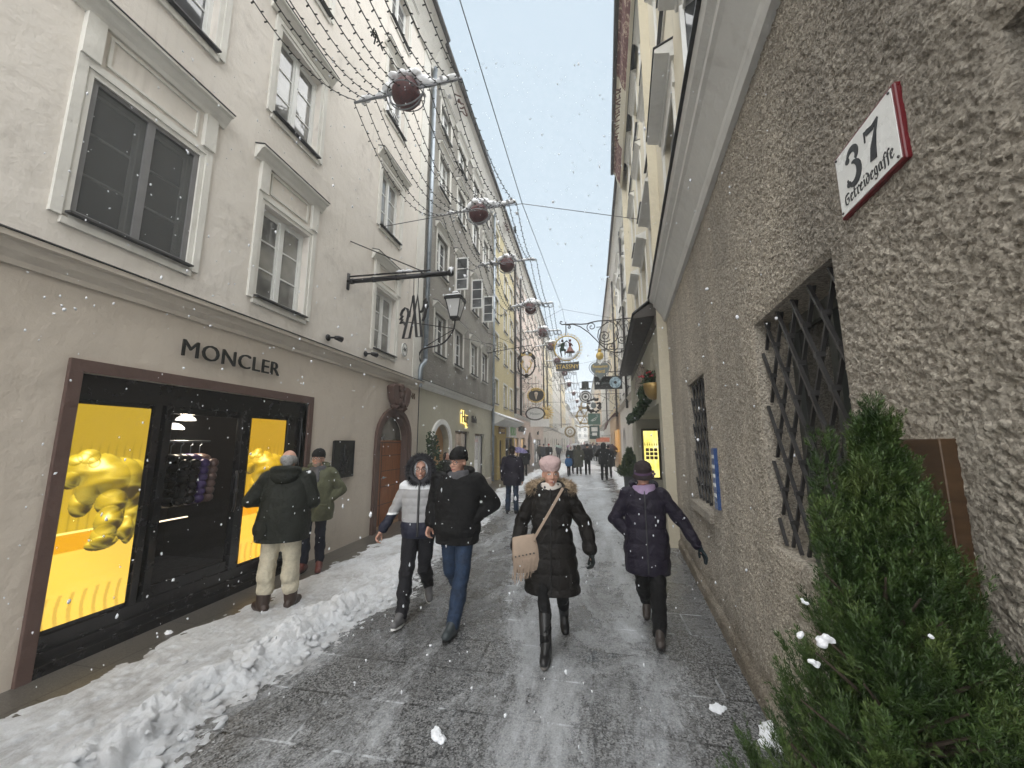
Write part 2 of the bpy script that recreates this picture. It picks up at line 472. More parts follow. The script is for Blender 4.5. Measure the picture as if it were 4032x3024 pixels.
def worley(P, cell, seed, p=2):
    """distance to the nearest jittered cell point in x,y, plus a random height for it"""
    G = P[:, :2]/cell; I = np.floor(G).astype(int); best = np.full(len(P), 9.0); val = np.zeros(len(P))
    for a in (-1, 0, 1):
        for b in (-1, 0, 1):
            C = I+np.array([a, b]); hsh = (C[:, 0]*73856093 ^ C[:, 1]*19349663 ^ seed*83492791) & 0xffffff
            r1 = (hsh*1103515245+12345 & 0xffffff)/0xffffff; r2 = (hsh*69069+1 & 0xffffff)/0xffffff; r3 = (hsh*22695477+7 & 0xffffff)/0xffffff
            d = np.hypot(C[:, 0]+r1-G[:, 0], C[:, 1]+r2-G[:, 1])
            k = d < best; best = np.where(k, d, best); val = np.where(k, r3, val)
    return best, val

def bank_h(P):
    x, y = P[:, 0], P[:, 1]
    cx = -2.74 + .1*np.sin(y*1.7) + .07*np.sin(y*4.1+1) - .3*np.clip((y-8)/8, 0, 1) + .1*np.clip((2.6-y), 0, 1)
    W = P.copy(); W[:, 0] += .05*vnoise(P, 9, 11)+.02*vnoise(P, 31, 14); W[:, 1] += .05*vnoise(P, 9, 12)+.02*vnoise(P, 31, 15)
    amp = .6+.6*vnoise(np.stack([0*y, y, 0*y], 1), 1.6, 3, 2) + .2*(y < 4.3)
    amp = np.clip(amp, .15, 1.2)*(1-.45*np.clip((y-9)/8, 0, 1))
    d = x-cx+.05*vnoise(P, 6, 17)
    prof = np.where(d > 0, np.exp(-(d/.2)**2), np.exp(-(d/.34)**2))
    dome = lambda b, v, lo: np.sqrt(np.clip(1-(b/(.35+.35*v))**2, 0, 1))*(lo+(1-lo)*v)
    b1, v1 = worley(W, .26, 1); b2, v2 = worley(W+5, .12, 2); b3, v3 = worley(W+9, .06, 3); b4, v4 = worley(W+3, .03, 4)
    chunk = dome(b1, v1, .3)*.5+dome(b2, v2, .2)*.34+dome(b3, v3, .1)*.2+dome(b4, v4, 0)*.07
    z = prof*amp*(.035+.2*chunk+.05*vnoise(P, 22, 24)+.022*vnoise(P, 55, 25)+.012*vnoise(P, 110, 26))
    # trodden flat sheet on the wall side
    edge = -3.98 + .12*vnoise(P, 2.2, 5) + .14*vnoise(P, 6, 6) + .5*np.clip((y-5)/8, 0, 1) + .12*vnoise(P, 19, 16)
    rgt = cx+.36+.12*vnoise(P, 7, 18)+.08*vnoise(P, 24, 19)
    flat = np.clip(np.minimum((x-edge)/.2, (rgt-x)/.14), -1, 1)
    sheet = .012*flat+.011*np.clip(flat, 0, 1)*(vnoise(P, 4, 8)+vnoise(P, 11, 10)*.8+vnoise(P, 37, 9)*.5)+.016*np.clip(flat, 0, 1)*dome(b3, v3, 0)*(v2 > .4)
    sheet = np.where(flat > .35, np.maximum(sheet, .0045), sheet)
    fr = np.exp(-(np.clip(d-.1, 0, 9)/.3)**2); fringe = fr*(.03*dome(b3, v3, 0)*(v3 > .45)+.018*dome(b4, v4, 0)*(v4 > .4))-.006
    return np.maximum(np.maximum(z-.012, sheet), np.where(d > 0, fringe, -1))
def bank_mat():
    k = N('slushy_snow'); wc = k.coord(world=True); xyz = k.sep(wc); st = k.coord((1.2, .6, 1), world=True)
    n1 = k.noise(1.7, st, 9, .72, .5); n2 = k.noise(8, st, 9, .75, .3)
    thin = k.ramp(xyz[2], [(.004, 1.0), (.035, .0)])
    mel = k.ramp(k.math('ADD', k.math('MULTIPLY', n1, .55), k.math('MULTIPLY', n2, .45)), [(.45, 0.0), (.56, .5), (.7, .95)])
    f = k.math('MULTIPLY', thin, mel)
    sp = k.noise(70, wc, 5, .8)
    wetg = k.ramp(sp, [(.35, (.1, .095, .092)), (.65, (.36, .345, .34))])
    br = k.ramp(k.noise(2.6, wc, 7, .7), [(.5, 0.0), (.72, .5)])
    col = k.mix(br, (.8, .83, .87), (.47, .44, .425)); col = k.mix(k.math('MULTIPLY', k.ramp(xyz[2], [(.02, 1.0), (.12, .25)]), 1.0), (.88, .9, .93), col)
    col = k.mix(f, col, wetg)
    k.set(col=col, rough=k.mix(f, (.6, .6, .6), (.25, .25, .25)), spec=.4)
    b = k.bump(k.noise(24, wc, 9, .8), 1.0, .035); k.bump(k.noise(130, wc, 4, .8), .8, .008, b)
    return k.m
MT['bank'] = bank_mat()
tag(snow_field('snow_bank', -4.3, -1.9, .9, 7.0, .0135, .0135, bank_h, MT['bank']), 'slushy shovelled snow ridge and trodden snow along the shop side', kind='stuff')
tag(snow_field('snow_bank', -4.3, -1.6, 7.0, 26, .035, .05, bank_h, MT['bank']), 'slushy shovelled snow ridge further down the street', kind='stuff')
# loose crumbs of shovelled snow lying along the ridge
rng = np.random.default_rng(77); n = 620; Y_ = 1.0+13*rng.random(n)**1.5; X_ = -2.66+.1*np.sin(Y_*1.7)+.07*np.sin(Y_*4.1+1)-.3*np.clip((Y_-8)/8, 0, 1)+.1*np.clip(2.6-Y_, 0, 1)+np.abs(rng.normal(0, .17, n))*np.where(rng.random(n) < .8, 1, -2.2); r_ = np.exp(rng.uniform(math.log(.006), math.log(.045), n))*(1-.4*np.clip((X_+2.5)*2, 0, 1))
ico = bmesh.new(); bmesh.ops.create_icosphere(ico, subdivisions=2, radius=1); bv = np.array([v.co[:] for v in ico.verts]); bf = np.array([[v.index for v in f.verts] for f in ico.faces]); ico.free()
zz = np.maximum(bank_h(np.stack([X_, Y_, 0*X_], 1)), 0); jit = 1+.34*np.stack([vnoise(bv*2.2+7*q, 2.2, 3, 2) for q in range(n)])[:, :, None]
V = bv[None]*jit*(r_[:, None]*np.stack([rng.uniform(.8, 1.3, n), rng.uniform(.8, 1.3, n), rng.uniform(.6, .95, n)], 1))[:, None]+np.stack([X_, Y_, zz+r_*.35], 1)[:, None]
tag(link('snow_crumbs', np_mesh('snow_crumbs', V.reshape(-1, 3), (bf[None]+(np.arange(n)*len(bv))[:, None, None]).reshape(-1, 3), False), MT['bank']), 'loose crumbs of shovelled snow along the ridge', kind='stuff')
def far_h(P):
    x, y = P[:, 0], P[:, 1]
    b2, v2 = worley(P, .35, 5); h = .02*vnoise(P, 1.3, 21)+.016*vnoise(P, 5, 22)+.012*vnoise(P, 14, 23)
    heap = np.exp(-((x+2.0)/.5)**2-((y-27)/4)**2)*.5+np.exp(-((x+.2)/1.0)**2-((y-29.5)/1.2)**2)*.34+np.exp(-((x-1.75)/.35)**2)*.14*np.clip((y-14)/4, 0, 1)
    return h+heap*(.6+.5*np.sqrt(np.clip(1-b2**2*1.5, 0, 1))*v2)-.012-.5*(x < -3.4)
tag(snow_field('trodden_snow', -3.4, 2.1, 11, 40, .06, .09, far_h, MT['bank']), 'patches of trodden snow and low heaps in the middle distance', kind='stuff')
def clump(loc, r, label, seed):
    random.seed(seed); mb = MB()
    for i in range(9):
        a = random.uniform(0, 6.28); d = random.uniform(0, r*.8); q = r*random.uniform(.3, .55)
        mb.ell((d*math.cos(a), d*math.sin(a), q*.5), (q, q*random.uniform(.7, 1.1), q*random.uniform(.55, .85)), 10, 7, noise=.35)
    me = modmesh(mb, r*.09, 1, 'snow_lump'); tag(link('snow_lump', me, MT['snow'], None, loc), label, 'snow lump')
clump((1.08, 3.0, -.01), .13, 'white snow lump against the rough wall beside the conifer', 1)
clump((-.98, 2.62, -.008), .06, 'small lone snow lump on bare wet granite paving', 2)
clump((.86, 3.25, -.012), .06, 'flat snow scrap on the dark slabs ahead of the conifer', 3)
clump((-4.1, 3.4, -.008), .05, 'little snow lump on the dark slabs below the shop front', 4)

# ------------------------------------------------------------- wall builders
def facade_root(name, label, left, right, cat='building', group=None):
    """left / right end of the facade as seen from the street"""
    dx, dy = right[0]-left[0], right[1]-left[1]
    r = thing(name, label, cat, (left[0], left[1], 0), math.atan2(dy, dx), group)
    r['W'] = math.hypot(dx, dy); return r
def root_point(r, x, y, z):
    c, s = math.cos(r.rotation_euler.z), math.sin(r.rotation_euler.z)
    return (r.location.x+x*c-y*s, r.location.y+x*s+y*c, z)

def wall(name, mat, root, x0, x1, z0, z1, ops=(), depth=.2, y=0.0, seg=12):
    """wall sheet with reveals; ops = (x0, x1, z0, z1, arch rise)"""
    ops = [tuple(o)+(0,)*(5-len(o)) for o in ops]
    xs = sorted({round(v, 4) for v in [x0, x1]+[o[0] for o in ops]+[o[1] for o in ops] if x0-1e-6 <= v <= x1+1e-6})
    zs = sorted({round(v, 4) for v in [z0, z1]+[o[2] for o in ops]+[o[3] for o in ops] if z0-1e-6 <= v <= z1+1e-6})
    mb = MB()
    for a, b in zip(xs, xs[1:]):
        for c, d in zip(zs, zs[1:]):
            mx_, mz = (a+b)/2, (c+d)/2
            if any(o[0] < mx_ < o[1] and o[2] < mz < o[3] for o in ops): continue
            mb.quad((a, y, c), (b, y, c), (b, y, d), (a, y, d))
    for a, b, c, d, ar in ops:
        top = d-ar
        mb.quad((a, y, c), (a, y+depth, c), (a, y+depth, top), (a, y, top))
        mb.quad((b, y, c), (b, y, top), (b, y+depth, top), (b, y+depth, c))
        if c > z0+1e-4: mb.quad((a, y, c), (b, y, c), (b, y+depth, c), (a, y+depth, c))
        if ar <= 0: mb.quad((a, y, d), (a, y+depth, d), (b, y+depth, d), (b, y, d))
        else:
            pts = arch_pts(a, b, top, ar, seg)
            for p, q in zip(pts, pts[1:]):
                mb.quad((p[0], y, p[1]), (q[0], y, q[1]), (q[0], y, d), (p[0], y, d)) if max(p[1], q[1]) < d-1e-5 else mb.add([(p[0], y, p[1]), (q[0], y, q[1]), (p[0] if p[1] < q[1] else q[0], y, d)], [(0, 1, 2)])
                mb.quad((p[0], y, p[1]), (p[0], y+depth, p[1]), (q[0], y+depth, q[1]), (q[0], y, q[1]))
    return mb.build(name, mat, root)
def arch_pts(a, b, spring, rise, seg=12, pw=2.0):
    cx, hw = (a+b)/2, (b-a)/2
    return [(cx-hw*math.cos(PI*i/seg), spring+rise*math.sin(PI*i/seg)**(2/pw)) for i in range(seg+1)]

_wc = {}
def win_meshes(w, h, sur, hood, frz, bars, sillw=.06):
    key = (round(w, 2), round(h, 2), sur, hood, frz, bars)
    if key in _wc: return _wc[key]
    d = {}
    m = MB(); f = .045
    m.box(-w/2, -w/2+f, .1, .16, 0, h); m.box(w/2-f, w/2, .1, .16, 0, h); m.box(-w/2+f, w/2-f, .102, .158, 0, f); m.box(-w/2+f, w/2-f, .102, .158, h-f, h)
    m.box(-.035, .035, .09, .156, f, h-f)
    for s in (-1, 1):
        xa, xb = (f, w/2-f)
        xa, xb = (-w/2+f, -.035) if s < 0 else (.035, w/2-f)
        m.box(xa, xa+.03, .108, .15, f, h-f); m.box(xb-.03, xb, .108, .15, f, h-f)
        m.box(xa+.03, xb-.03, .11, .148, f, f+.035); m.box(xa+.03, xb-.03, .11, .148, h-f-.035, h-f)
        for i in range(1, bars): z = f+(h-2*f)*i/bars; m.box(xa+.03, xb-.03, .114, .144, z-.011, z+.011)
    d['window'] = m.mesh('window')
    m = MB(); m.box(-w/2+.02, w/2-.02, .128, .134, .02, h-.02); d['pane'] = m.mesh('pane')
    if sur:
        m = MB()
        for a, b, t in ((0.0, sur*.42, .016), (sur*.42, sur, .032)):
            m.box(-w/2-b, -w/2-a, -t, 0, -.02-b*.3, h+b); m.box(w/2+a, w/2+b, -t, 0, -.02-b*.3, h+b)
            m.box(-w/2-a, w/2+a, -t+.002, 0, h+a, h+b); m.box(-w/2-a, w/2+a, -t+.002, 0, -.02-b*.8, -.02-a*.8)
        d['window_surround'] = m.mesh('window_surround')
    m = MB(); m.profile([(-.085, -.03), (-.085, -.012), (.1, .012), (.1, -.016)], -w/2-.03, w/2+.03); d['sill'] = m.mesh('sill')
    if hood:
        z = h+sur+frz; W = w/2+sur
        m = MB(); m.profile([(0, z), (-.03, z), (-.05, z+.04), (-.08, z+.07), (-.11, z+.12), (-.155, z+.13), (-.155, z+.16), (0, z+.2)], -W-.1, W+.1)
        if frz > .15:
            q = frz-.1
            m.box(-W, -W+.14, -.055, 0, h+sur, z); m.box(W-.14, W, -.055, 0, h+sur, z)
            m.box(-W+.2, W-.2, -.02, 0, z-q-.04, z-q-.015); m.box(-W+.2, W-.2, -.02, 0, z-.06, z-.035)
            m.box(-W+.2, -W+.225, -.02, 0, z-q-.015, z-.06); m.box(W-.225, W-.2, -.02, 0, z-q-.015, z-.06)
        d['hood'] = m.mesh('hood')
        m = MB(); m.profile([(.0, z+.203), (-.165, z+.163), (-.165, z+.173), (0, z+.218)], -W-.11, W+.11); d['hood_flashing'] = m.mesh('hood_flashing')
    _wc[key] = d; return d
def window(root, x, z, w, h, sur=.13, hood=True, frz=0.0, bars=3, trim='stone_trim', frame='white_paint', pane='pane'):
    d = win_meshes(w, h, sur, hood, frz, bars)
    mm = dict(window=frame, pane=pane, window_surround=trim, sill='flashing', hood=trim, hood_flashing='flashing')
    W = None
    for kname, me in d.items():
        if not W:
            W = bpy.data.objects.new('window', me); COL.objects.link(W); W.parent = root; W.location = (x, 0, z); o = W
        else:
            o = bpy.data.objects.new(kname, me); COL.objects.link(o); o.parent = W
        if len(me.materials) == 0: me.materials.append(MT[mm[kname]])
        if me.materials[0] != MT[mm[kname]]:
            o.material_slots[0].link = 'OBJECT'; o.material_slots[0].material = MT[mm[kname]]
    return W

def shell(root, W, H, mat, depth=8.0, eave=.45, roofmat='roof', cove='cornice_grey', z0=0, nowall=False):
    """side and back walls, soffit cove, gutter and roof behind the street wall"""
    mb = MB()
    mb.quad((0, 0, z0), (0, 0, H), (0, depth, H), (0, depth, z0)); mb.quad((W, 0, z0), (W, depth, z0), (W, depth, H), (W, 0, H))
    mb.quad((0, depth, z0), (0, depth, H), (W, depth, H), (W, depth, z0))
    mb.build('gable_walls', mat, root)
    mb = MB(); e = eave
    mb.profile([(.02, H-.75), (-.06, H-.75), (-.06, H-.68), (-.16, H-.5), (-e*.75, H-.16), (-e, H-.08), (-e, H), (.02, H)], 0, W)
    s = mb.build('eave', MT[cove], root)
    mb = MB(); mb.tube([(0, -e-.06, H-.03), (W, -e-.06, H-.03)], .07, 8); mb.build('gutter', MT['iron_dark'], root)
    mb = MB(); mb.profile([(-e-.02, H+.012), (depth/2, H+2.6), (depth, H+.012)], 0, W); mb.build('roof', MT[roofmat], root)
    return s
def cornice(root, x0, x1, z, mat, proj=.14, h=.22, name='cornice', flash=True):
    mb = MB(); mb.profile([(.0, z), (-.03, z), (-.035, z+h*.2), (-proj*.55, z+h*.45), (-proj*.7, z+h*.75), (-proj, z+h*.8), (-proj, z+h), (.0, z+h+.03)], x0, x1)
    o = mb.build(name, MT[mat], root)
    if flash:
        mb = MB(); mb.profile([(0, z+h+.036), (-proj-.012, z+h+.004), (-proj-.012, z+h+.014), (0, z+h+.048)], x0, x1); mb.build('flashing', MT['flashing'], o)
    return o
def downpipe(loc, z0, z1, mat, label, r=.05, shoe=True):
    t = thing('downpipe', label, 'downpipe', loc, 0, 'downpipes on the facades')
    m = MB(); m.tube([(0, 0, z0), (0, 0, z1)], r, 10); p = m.build('pipe', MT[mat], t, smooth=True)
    m = MB()
    z = z0+.3
    while z < z1: m.tube([(0, 0, z), (0, 0, z+.05)], r*1.22, 10); z += 2.2
    m.build('clamp', MT[mat], t); return t
# =================================================== left: corner shop building
LX = -4.35
B1Y = -3.5
b1 = facade_root('shop_house', 'cream rendered house with framed windows above a dark glass shop front', (LX, B1Y), (LX, 9.5))
def u1(Y): return Y-B1Y
cols1 = [(2.79, 1.0), (4.665, .9), (7.62, .88)]; rows1 = [(3.83, 1.34), (6.62, 1.4), (9.45, 1.45), (12.1, 1.1)]
wins1 = [(Y, z, w, h) for Y, w in [(-2.2, .95), (.3, .95)]+cols1 for z, h in rows1]
door_o = (u1(7.62), u1(8.86), 0, 2.45, .55); shop_o = (u1(2.56), u1(5.4), 0, 2.47)
wall('wall', MT['plaster_cream'], b1, 0, 13.0, 3.44, 14.0, [(u1(Y)-w/2, u1(Y)+w/2, z, z+h) for Y, z, w, h in wins1], .17)
wall('ground_floor_wall', MT['plaster_pinkgrey'], b1, 0, 13.0, 0, 3.22, [shop_o, door_o], .42, y=.0)
cornice(b1, 0, 13.02, 3.22, 'cornice_cream', .14, .22)
for Y, z, w, h in wins1:
    i = rows1.index((z, h))
    wd = window(b1, u1(Y), z, w, h, .13, True, [.42, .02, .02, .0][i], 3, pane='pane_curtain_glare' if (Y > 4 and i < 2) else 'pane')  # paler panes here put bright reflections into the glass colour
    if abs(Y-2.79) < .1 and i == 0: W1 = wd
# insect screen over the first-floor window by the shop sign
m = MB(); m.box(-.5, .5, .02, .028, 0, 1.34)
k = N('insect_mesh'); k.set(col=(.09, .095, .095), rough=.6, alpha=.5); m.build('insect_screen', k.m, W1)
m = MB()
for x in (-.5, -.03, .45): m.box(x, x+(.05 if abs(x+.03) > .1 else .07), .005, .03, .0, 1.34)
m.box(-.45, .45, .006, .029, 0, .04); m.box(-.45, .45, .006, .029, 1.3, 1.34); m.build('screen_frame', simple('grey_screen_frame', (.17, .17, .175), .5), W1)
shell(b1, 13.0, 14.0, MT['plaster_cream'], eave=.5, cove='stone_trim')
m = MB(); m.box(12.55, 12.99, -.025, 0, 3.5, 13.25); m.build('corner_pilaster', MT['stone_trim'], b1)
# shop front surround and glazing
m = MB(); a, b = u1(2.46), u1(5.5); a2, b2 = u1(2.56), u1(5.4)
m.box(a, a2, -.03, .1, 0, 2.47); m.box(b2, b, -.03, .1, 0, 2.47); m.box(a, b, -.03, .1, 2.47, 2.58)
m.build('marble_surround', MT['marble'], b1, bevel=.006)
sf = MB()
sf.box(a2, b2, .03, .12, 0, .17); sf.box(a2, b2, -.02, .1, .0, .09); sf.box(a2, b2, .06, .14, .17, .29)
sf.box(a2, b2, .06, .14, 2.24, 2.47)
for Y0, Y1 in ((2.56, 2.585), (3.235, 3.3), (3.345, 3.42), (4.3, 4.42), (5.08, 5.14), (5.36, 5.4)): sf.box(u1(Y0), u1(Y1), .055, .15, .28, 2.25)
SF = sf.build('shop_front_frame', MT['black_gloss'], b1, bevel=.005)
for z0_, z1_ in ((.28, .4), (2.17, 2.245)): MB().box(u1(3.42), u1(4.3), .08, .13, z0_, z1_).build('door_rail', MT['black_gloss'], b1)
m = MB(); m.tube([(u1(4.24), .02, 1.0), (u1(4.24), .0, 1.06), (u1(4.24), .0, 1.44), (u1(4.24), .02, 1.5)], .014, 8); m.ell((u1(4.24), 0, 1.25), (.025, .025, .04)); m.build('door_handle', MT['iron'], b1, smooth=True)
k = N('clear_shop_glass'); k.set(col=(.01, .01, .01), rough=.015, spec=.8, alpha=.16); MT['clear'] = k.m
m = MB(); m.box(u1(3.42), u1(4.3), .1, .108, .4, 2.17); m.box(u1(3.3), u1(3.345), .1, .108, .29, 2.24); m.build('glass_door', MT['clear'], b1)
# lit display screens: flat picture of a crouching inflated golden figure
def screen_pixels(nu, nv, seed):
    u, v = np.meshgrid(np.linspace(0, 1, nu), np.linspace(0, 1, nv), indexing='ij'); asp = 2.95
    X, Y = u, v*asp
    col = np.zeros((nu, nv, 3)); bgc = np.array([.58, .41, .045]); floor = np.array([.84, .57, .12])
    t = np.clip((v-.3)/.5, 0, 1)[..., None]; col[:] = bgc*(1.0-.35*t)
    pl = np.clip(np.sin(X*2*PI*9+.3*np.sin(Y*2))*.5+.5, 0, 1)**6*((v > .34)*np.clip((.86-v-.05*np.sin(X*57))/.04, 0, 1))
    col *= (1-.28*pl[..., None])
    col[v < .32] = floor
    fl = v < .32; col[fl] = floor*(.8+.25*np.sin(X[fl]*3+Y[fl]*2)[:, None]*.3+.15)
    sk = v < .13; col[sk] *= (1-.3*(np.sin(X[sk]*2*PI*7+np.sin(Y[sk]*9))[:, None] > .5))
    bd = (v > .315) & (v < .4) & (X < .52); col[bd] = np.array([.66, .34, .02]); col[(v > .395) & (v < .405) & (X < .52)] = np.array([1, .85, .35])
    # puffed blobs: x, y(0..1 of height), rx, rz in widths, depth order
    Bl = [(.95, .56, .2, .34, .0), (.85, .60, .28, .36, .05), (.9, .44, .13, .4, .1), (.84, .38, .12, .16, .12), (.66, .62, .34, .34, .18), (.45, .655, .28, .3, .3), (.36, .60, .2, .22, .32),
          (.18, .69, .2, .21, .35), (.08, .64, .11, .11, .4), (.26, .75, .13, .1, .4), (.1, .735, .08, .07, .42), (.33, .72, .07, .07, .44), (.62, .63, .2, .24, .36), (.62, .52, .2, .17, .4), (.62, .43, .18, .2, .42), (.58, .36, .16, .15, .44), (.57, .325, .2, .09, .46),
          (.25, .53, .14, .18, .28), (.74, .47, .07, .2, .2)]
    kk = 22.0; acc = np.zeros((nu, nv)); best = np.full((nu, nv), -1.0); idn = np.zeros((nu, nv))
    for n_, (bx, by, rx, rz, dz) in enumerate(Bl):
        dx = (X-bx)/(rx*1.06); dy = (Y-by*asp)/(rz*1.06); q = dx*dx+dy*dy; h = np.where(q < 1, dz+np.sqrt(np.clip(1-q, 0, 1))*min(rx, rz)*1.1, -.4)
        acc += np.exp(kk*h); up = h > best; best = np.where(up, h, best); idn = np.where(up, n_, idn)
    hs = np.log(acc)/kk; ins = best > -.3; gx, gy = np.gradient(hs, X[1, 0]-X[0, 0], Y[0, 1]-Y[0, 0])
    gx = np.clip(gx, -3, 3)+.10*np.sin(Y*26+X*9); gy = np.clip(gy, -3, 3)+.16*np.sin(Y*31-X*7)
    N3 = np.stack([-gx, -gy, np.ones_like(gx)*.85], -1); N3 /= np.linalg.norm(N3, axis=-1, keepdims=True)
    L = np.array([-.3, .75, .6]); L /= np.linalg.norm(L); lam = np.clip(N3@L, 0, 1)
    sp = np.clip(N3@np.array([-.15, .55, .82]), 0, 1)**30; rf = np.sin(N3[..., 1]*7+N3[..., 0]*3)*.5+.5
    g = np.array([.78, .58, .06])*(.06+.95*lam[..., None]**1.3)+np.array([.42, .36, .1])*(rf**4)[..., None]*.4+np.array([1, .97, .8])*sp[..., None]
    col[ins] = np.clip(g[ins], .02, 1.2)
    return col
def screen(name, parent, x0, x1, z0, z1, y, seed, tint):
    nu, nv = 110, 300; c = screen_pixels(nu, nv, seed)*np.array(tint)
    xs = np.linspace(x0, x1, nu); zs = np.linspace(z0, z1, nv); X, Z = np.meshgrid(xs, zs, indexing='ij')
    V = np.stack([X.ravel(), np.full(X.size, y), Z.ravel()], 1); me = np_mesh(name, V, grid_faces(nu, nv)[:, ::-1])
    at = me.color_attributes.new('picture', 'FLOAT_COLOR', 'POINT'); at.data.foreach_set('color', np.concatenate([c.reshape(-1, 3), np.ones((c.size//3, 1))], 1).astype(np.float32).ravel())
    o = link(name, me, MT['screen'], parent); return o
k = N('lit_display_screen'); a_ = k.n('ShaderNodeAttribute', attribute_name='picture'); nz = k.noise(160, k.coord(), 2)
k.set(col=(.01, .01, .01), rough=.12, em=k.mix(.25, a_.outputs[0], k.ramp(nz, [(.3, .5), (.7, 1.0)]), 'MULTIPLY'), es=1.0*EMK); MT['screen'] = k.m
s1 = screen('display_screen', b1, u1(2.6), u1(3.21), .33, 2.2, .075, 1, (1.0, .93, .6)); s1['label'] = 'large yellow lit screen with crouching inflated golden figure'
s2 = screen('display_screen', b1, u1(4.45), u1(5.06), .32, 2.18, .075, 2, (1.05, .86, .45)); s2['label'] = 'narrow orange lit screen behind the bald man'
for ya, yb in ((2.585, 3.235), (4.42, 5.08), (5.14, 5.36)): MB().box(u1(ya), u1(yb), .085, .12, .29, 2.245).build('screen_backing', MT['black_gloss'], b1)
# dark shop interior seen through the glass door
m = MB(); x0, x1 = u1(3.25), u1(4.5)
for q in (((x0, 2.6, 0), (x1+1, 2.6, 0), (x1+1, 2.6, 2.6), (x0, 2.6, 2.6)), ((x0, .43, 0), (x0, 2.6, 0), (x0, 2.6, 2.6), (x0, .43, 2.6)), ((x1+1, .43, 0), (x1+1, 2.6, 0), (x1+1, 2.6, 2.6), (x1+1, .43, 2.6)),
          ((x0, .43, 2.55), (x1+1, .43, 2.55), (x1+1, 2.6, 2.55), (x0, 2.6, 2.55)), ((x0, .2, .01), (x1+1, .2, .01), (x1+1, 2.6, .01), (x0, 2.6, .01))): m.quad(*q)
m.build('shop_interior', simple('dark_shop_interior', (.03, .026, .023), .5), b1)
for i, (x, c) in enumerate([(3.88, (.012, .012, .014)), (4.0, (.02, .015, .02)), (4.12, (.13, .08, .3)), (4.24, (.3, .2, .18))]):
    t = thing('hanging_jacket', ['black puffer jacket hanging leftmost behind the shop door', 'dark puffer jacket hanging beside the purple one indoors', 'purple puffer jacket hanging behind the glass shop door', 'pinkish puffer jacket hanging indoors rightmost of the rail'][i], 'jacket', root_point(b1, u1(x), .62, 1.05), PI/2, 'jackets hanging in the shop')
    m = MB()
    for kq in range(6): m.ell((0, 0, .1+kq*.1), (.075, .2-.006*abs(kq-3), .068), 14, 8)
    m.build('body', simple('puffer_%d' % i, c, .3), t, smooth=True)
    m = MB()
    for sgn in (-1, 1):
        for kq in range(6): m.ell((0, sgn*(.2+kq*.006), .12+kq*.085), (.06, .07, .06), 10, 6)
    m.build('sleeves', simple('puffer_sleeve_%d' % i, tuple(q*.8 for q in c), .3), t, smooth=True)
    m = MB(); m.tube([(0, 0, .66), (0, 0, .76), (.03, 0, .79), (0, 0, .82)], .006, 6); m.build('hook', MT['zinc'], t)
m = MB(); m.tube([(0, 0, 0), (.62, 0, 0)], .012, 8); tag(m.build('clothes_rail', MT['zinc'], None, root_point(b1, u1(3.75), .62, 1.87), PI/2), 'metal clothes rail holding puffer jackets inside the shop', 'rail')
for i, (x, y, z) in enumerate([(4.16, .8, 2.16), (3.98, .75, 2.04)]):
    t = thing('pendant_lamp', ['larger white pendant lamp glowing inside the dark shop', 'small white pendant lamp below the larger lamp indoors'][i], 'lamp', root_point(b1, u1(x), y, z), 0, 'lamps inside the shop')
    m = MB(); m.lathe([(.01, .06), (.05, .05), (.1, .01), (.11, -.02), (.0, -.02)], n=16); m.build('shade', emit('lamp_shade_glow', (1, .93, .82), 1.6, (.7, .7, .7)), t, smooth=True)
    m = MB(); m.tube([(0, 0, .06), (0, 0, 2.55-z)], .005, 5); m.build('cord', MT['iron'], t)
m = MB(); m.box(0, .5, 0, .03, 0, .012); tag(m.build('light_strip', emit('warm_strip', (1, .8, .55), 2), None, root_point(b1, u1(3.8), .75, .9), PI/2), 'thin warm light strip under the jackets in the shop', 'light')
pl = bpy.data.lights.new('shop_lamp', 'POINT'); pl.energy = 3; pl.color = (1, .85, .65); pl.shadow_soft_size = .08; plo = bpy.data.objects.new('shop_lamp', pl); COL.objects.link(plo); plo.location = root_point(b1, u1(4.16), .8, 2.05)
# raised shop lettering
me = text_mesh('MONCLER', .27, .011, -.001, 'LEFT', 0, 1.06, 1.0)
xs_ = [v.co.x for v in me.vertices]; ww = max(xs_)-min(xs_)
for v in me.vertices: v.co.x = (v.co.x-min(xs_))*(1.34/ww) if False else v.co.x
sx = 1.36/ww; x0_ = min(xs_)
me.transform(Matrix.Translation((-x0_*sx, 0, 0)) @ Matrix.Diagonal((sx, 1, 1.0, 1)))
o = link('shop_lettering', me, MT['sign_black'], None, root_point(b1, u1(3.34), -.05, 2.875), PI/2); tag(o, 'raised black capital letters MONCLER over the shop front', 'lettering')
# arched house door
t = door_x = u1(8.24)
m = MB()
for dd, t0, t1 in ((.0, -.008, .09), (-.035, .09, .2)):
    A = arch_pts(u1(7.62)-t0, u1(8.86)+t0, 1.9, .55+t0, 14); Bq = arch_pts(u1(7.62)-t1, u1(8.86)+t1, 1.9, .55+t1, 14)
    A = [(A[0][0], 0)]+A+[(A[-1][0], 0)]; Bq = [(Bq[0][0], 0)]+Bq+[(Bq[-1][0], 0)]
    for p, q, r_, s_ in zip(A, A[1:], Bq[1:], Bq): m.prism([p, s_, r_, q], dd-.03, .115 if t0 < 0 else -.001)
m.build('door_surround', MT['marble'], b1)
m = MB(); X0, X1 = u1(7.62), u1(8.86)
m.box(X0, X1, .12, .18, .06, 1.9); dp = m.build('house_door', MT['wood_door'], b1); dp['label'] = 'oak panelled door under the marble arch'
m = MB()
for z in (.5, .88, 1.22, 1.56): m.box(X0+.36, X1, .1185, .121, z-.006, z+.006)
for z in (.5,): m.box(X0, X0+.34, .1185, .121, z-.006, z+.006)
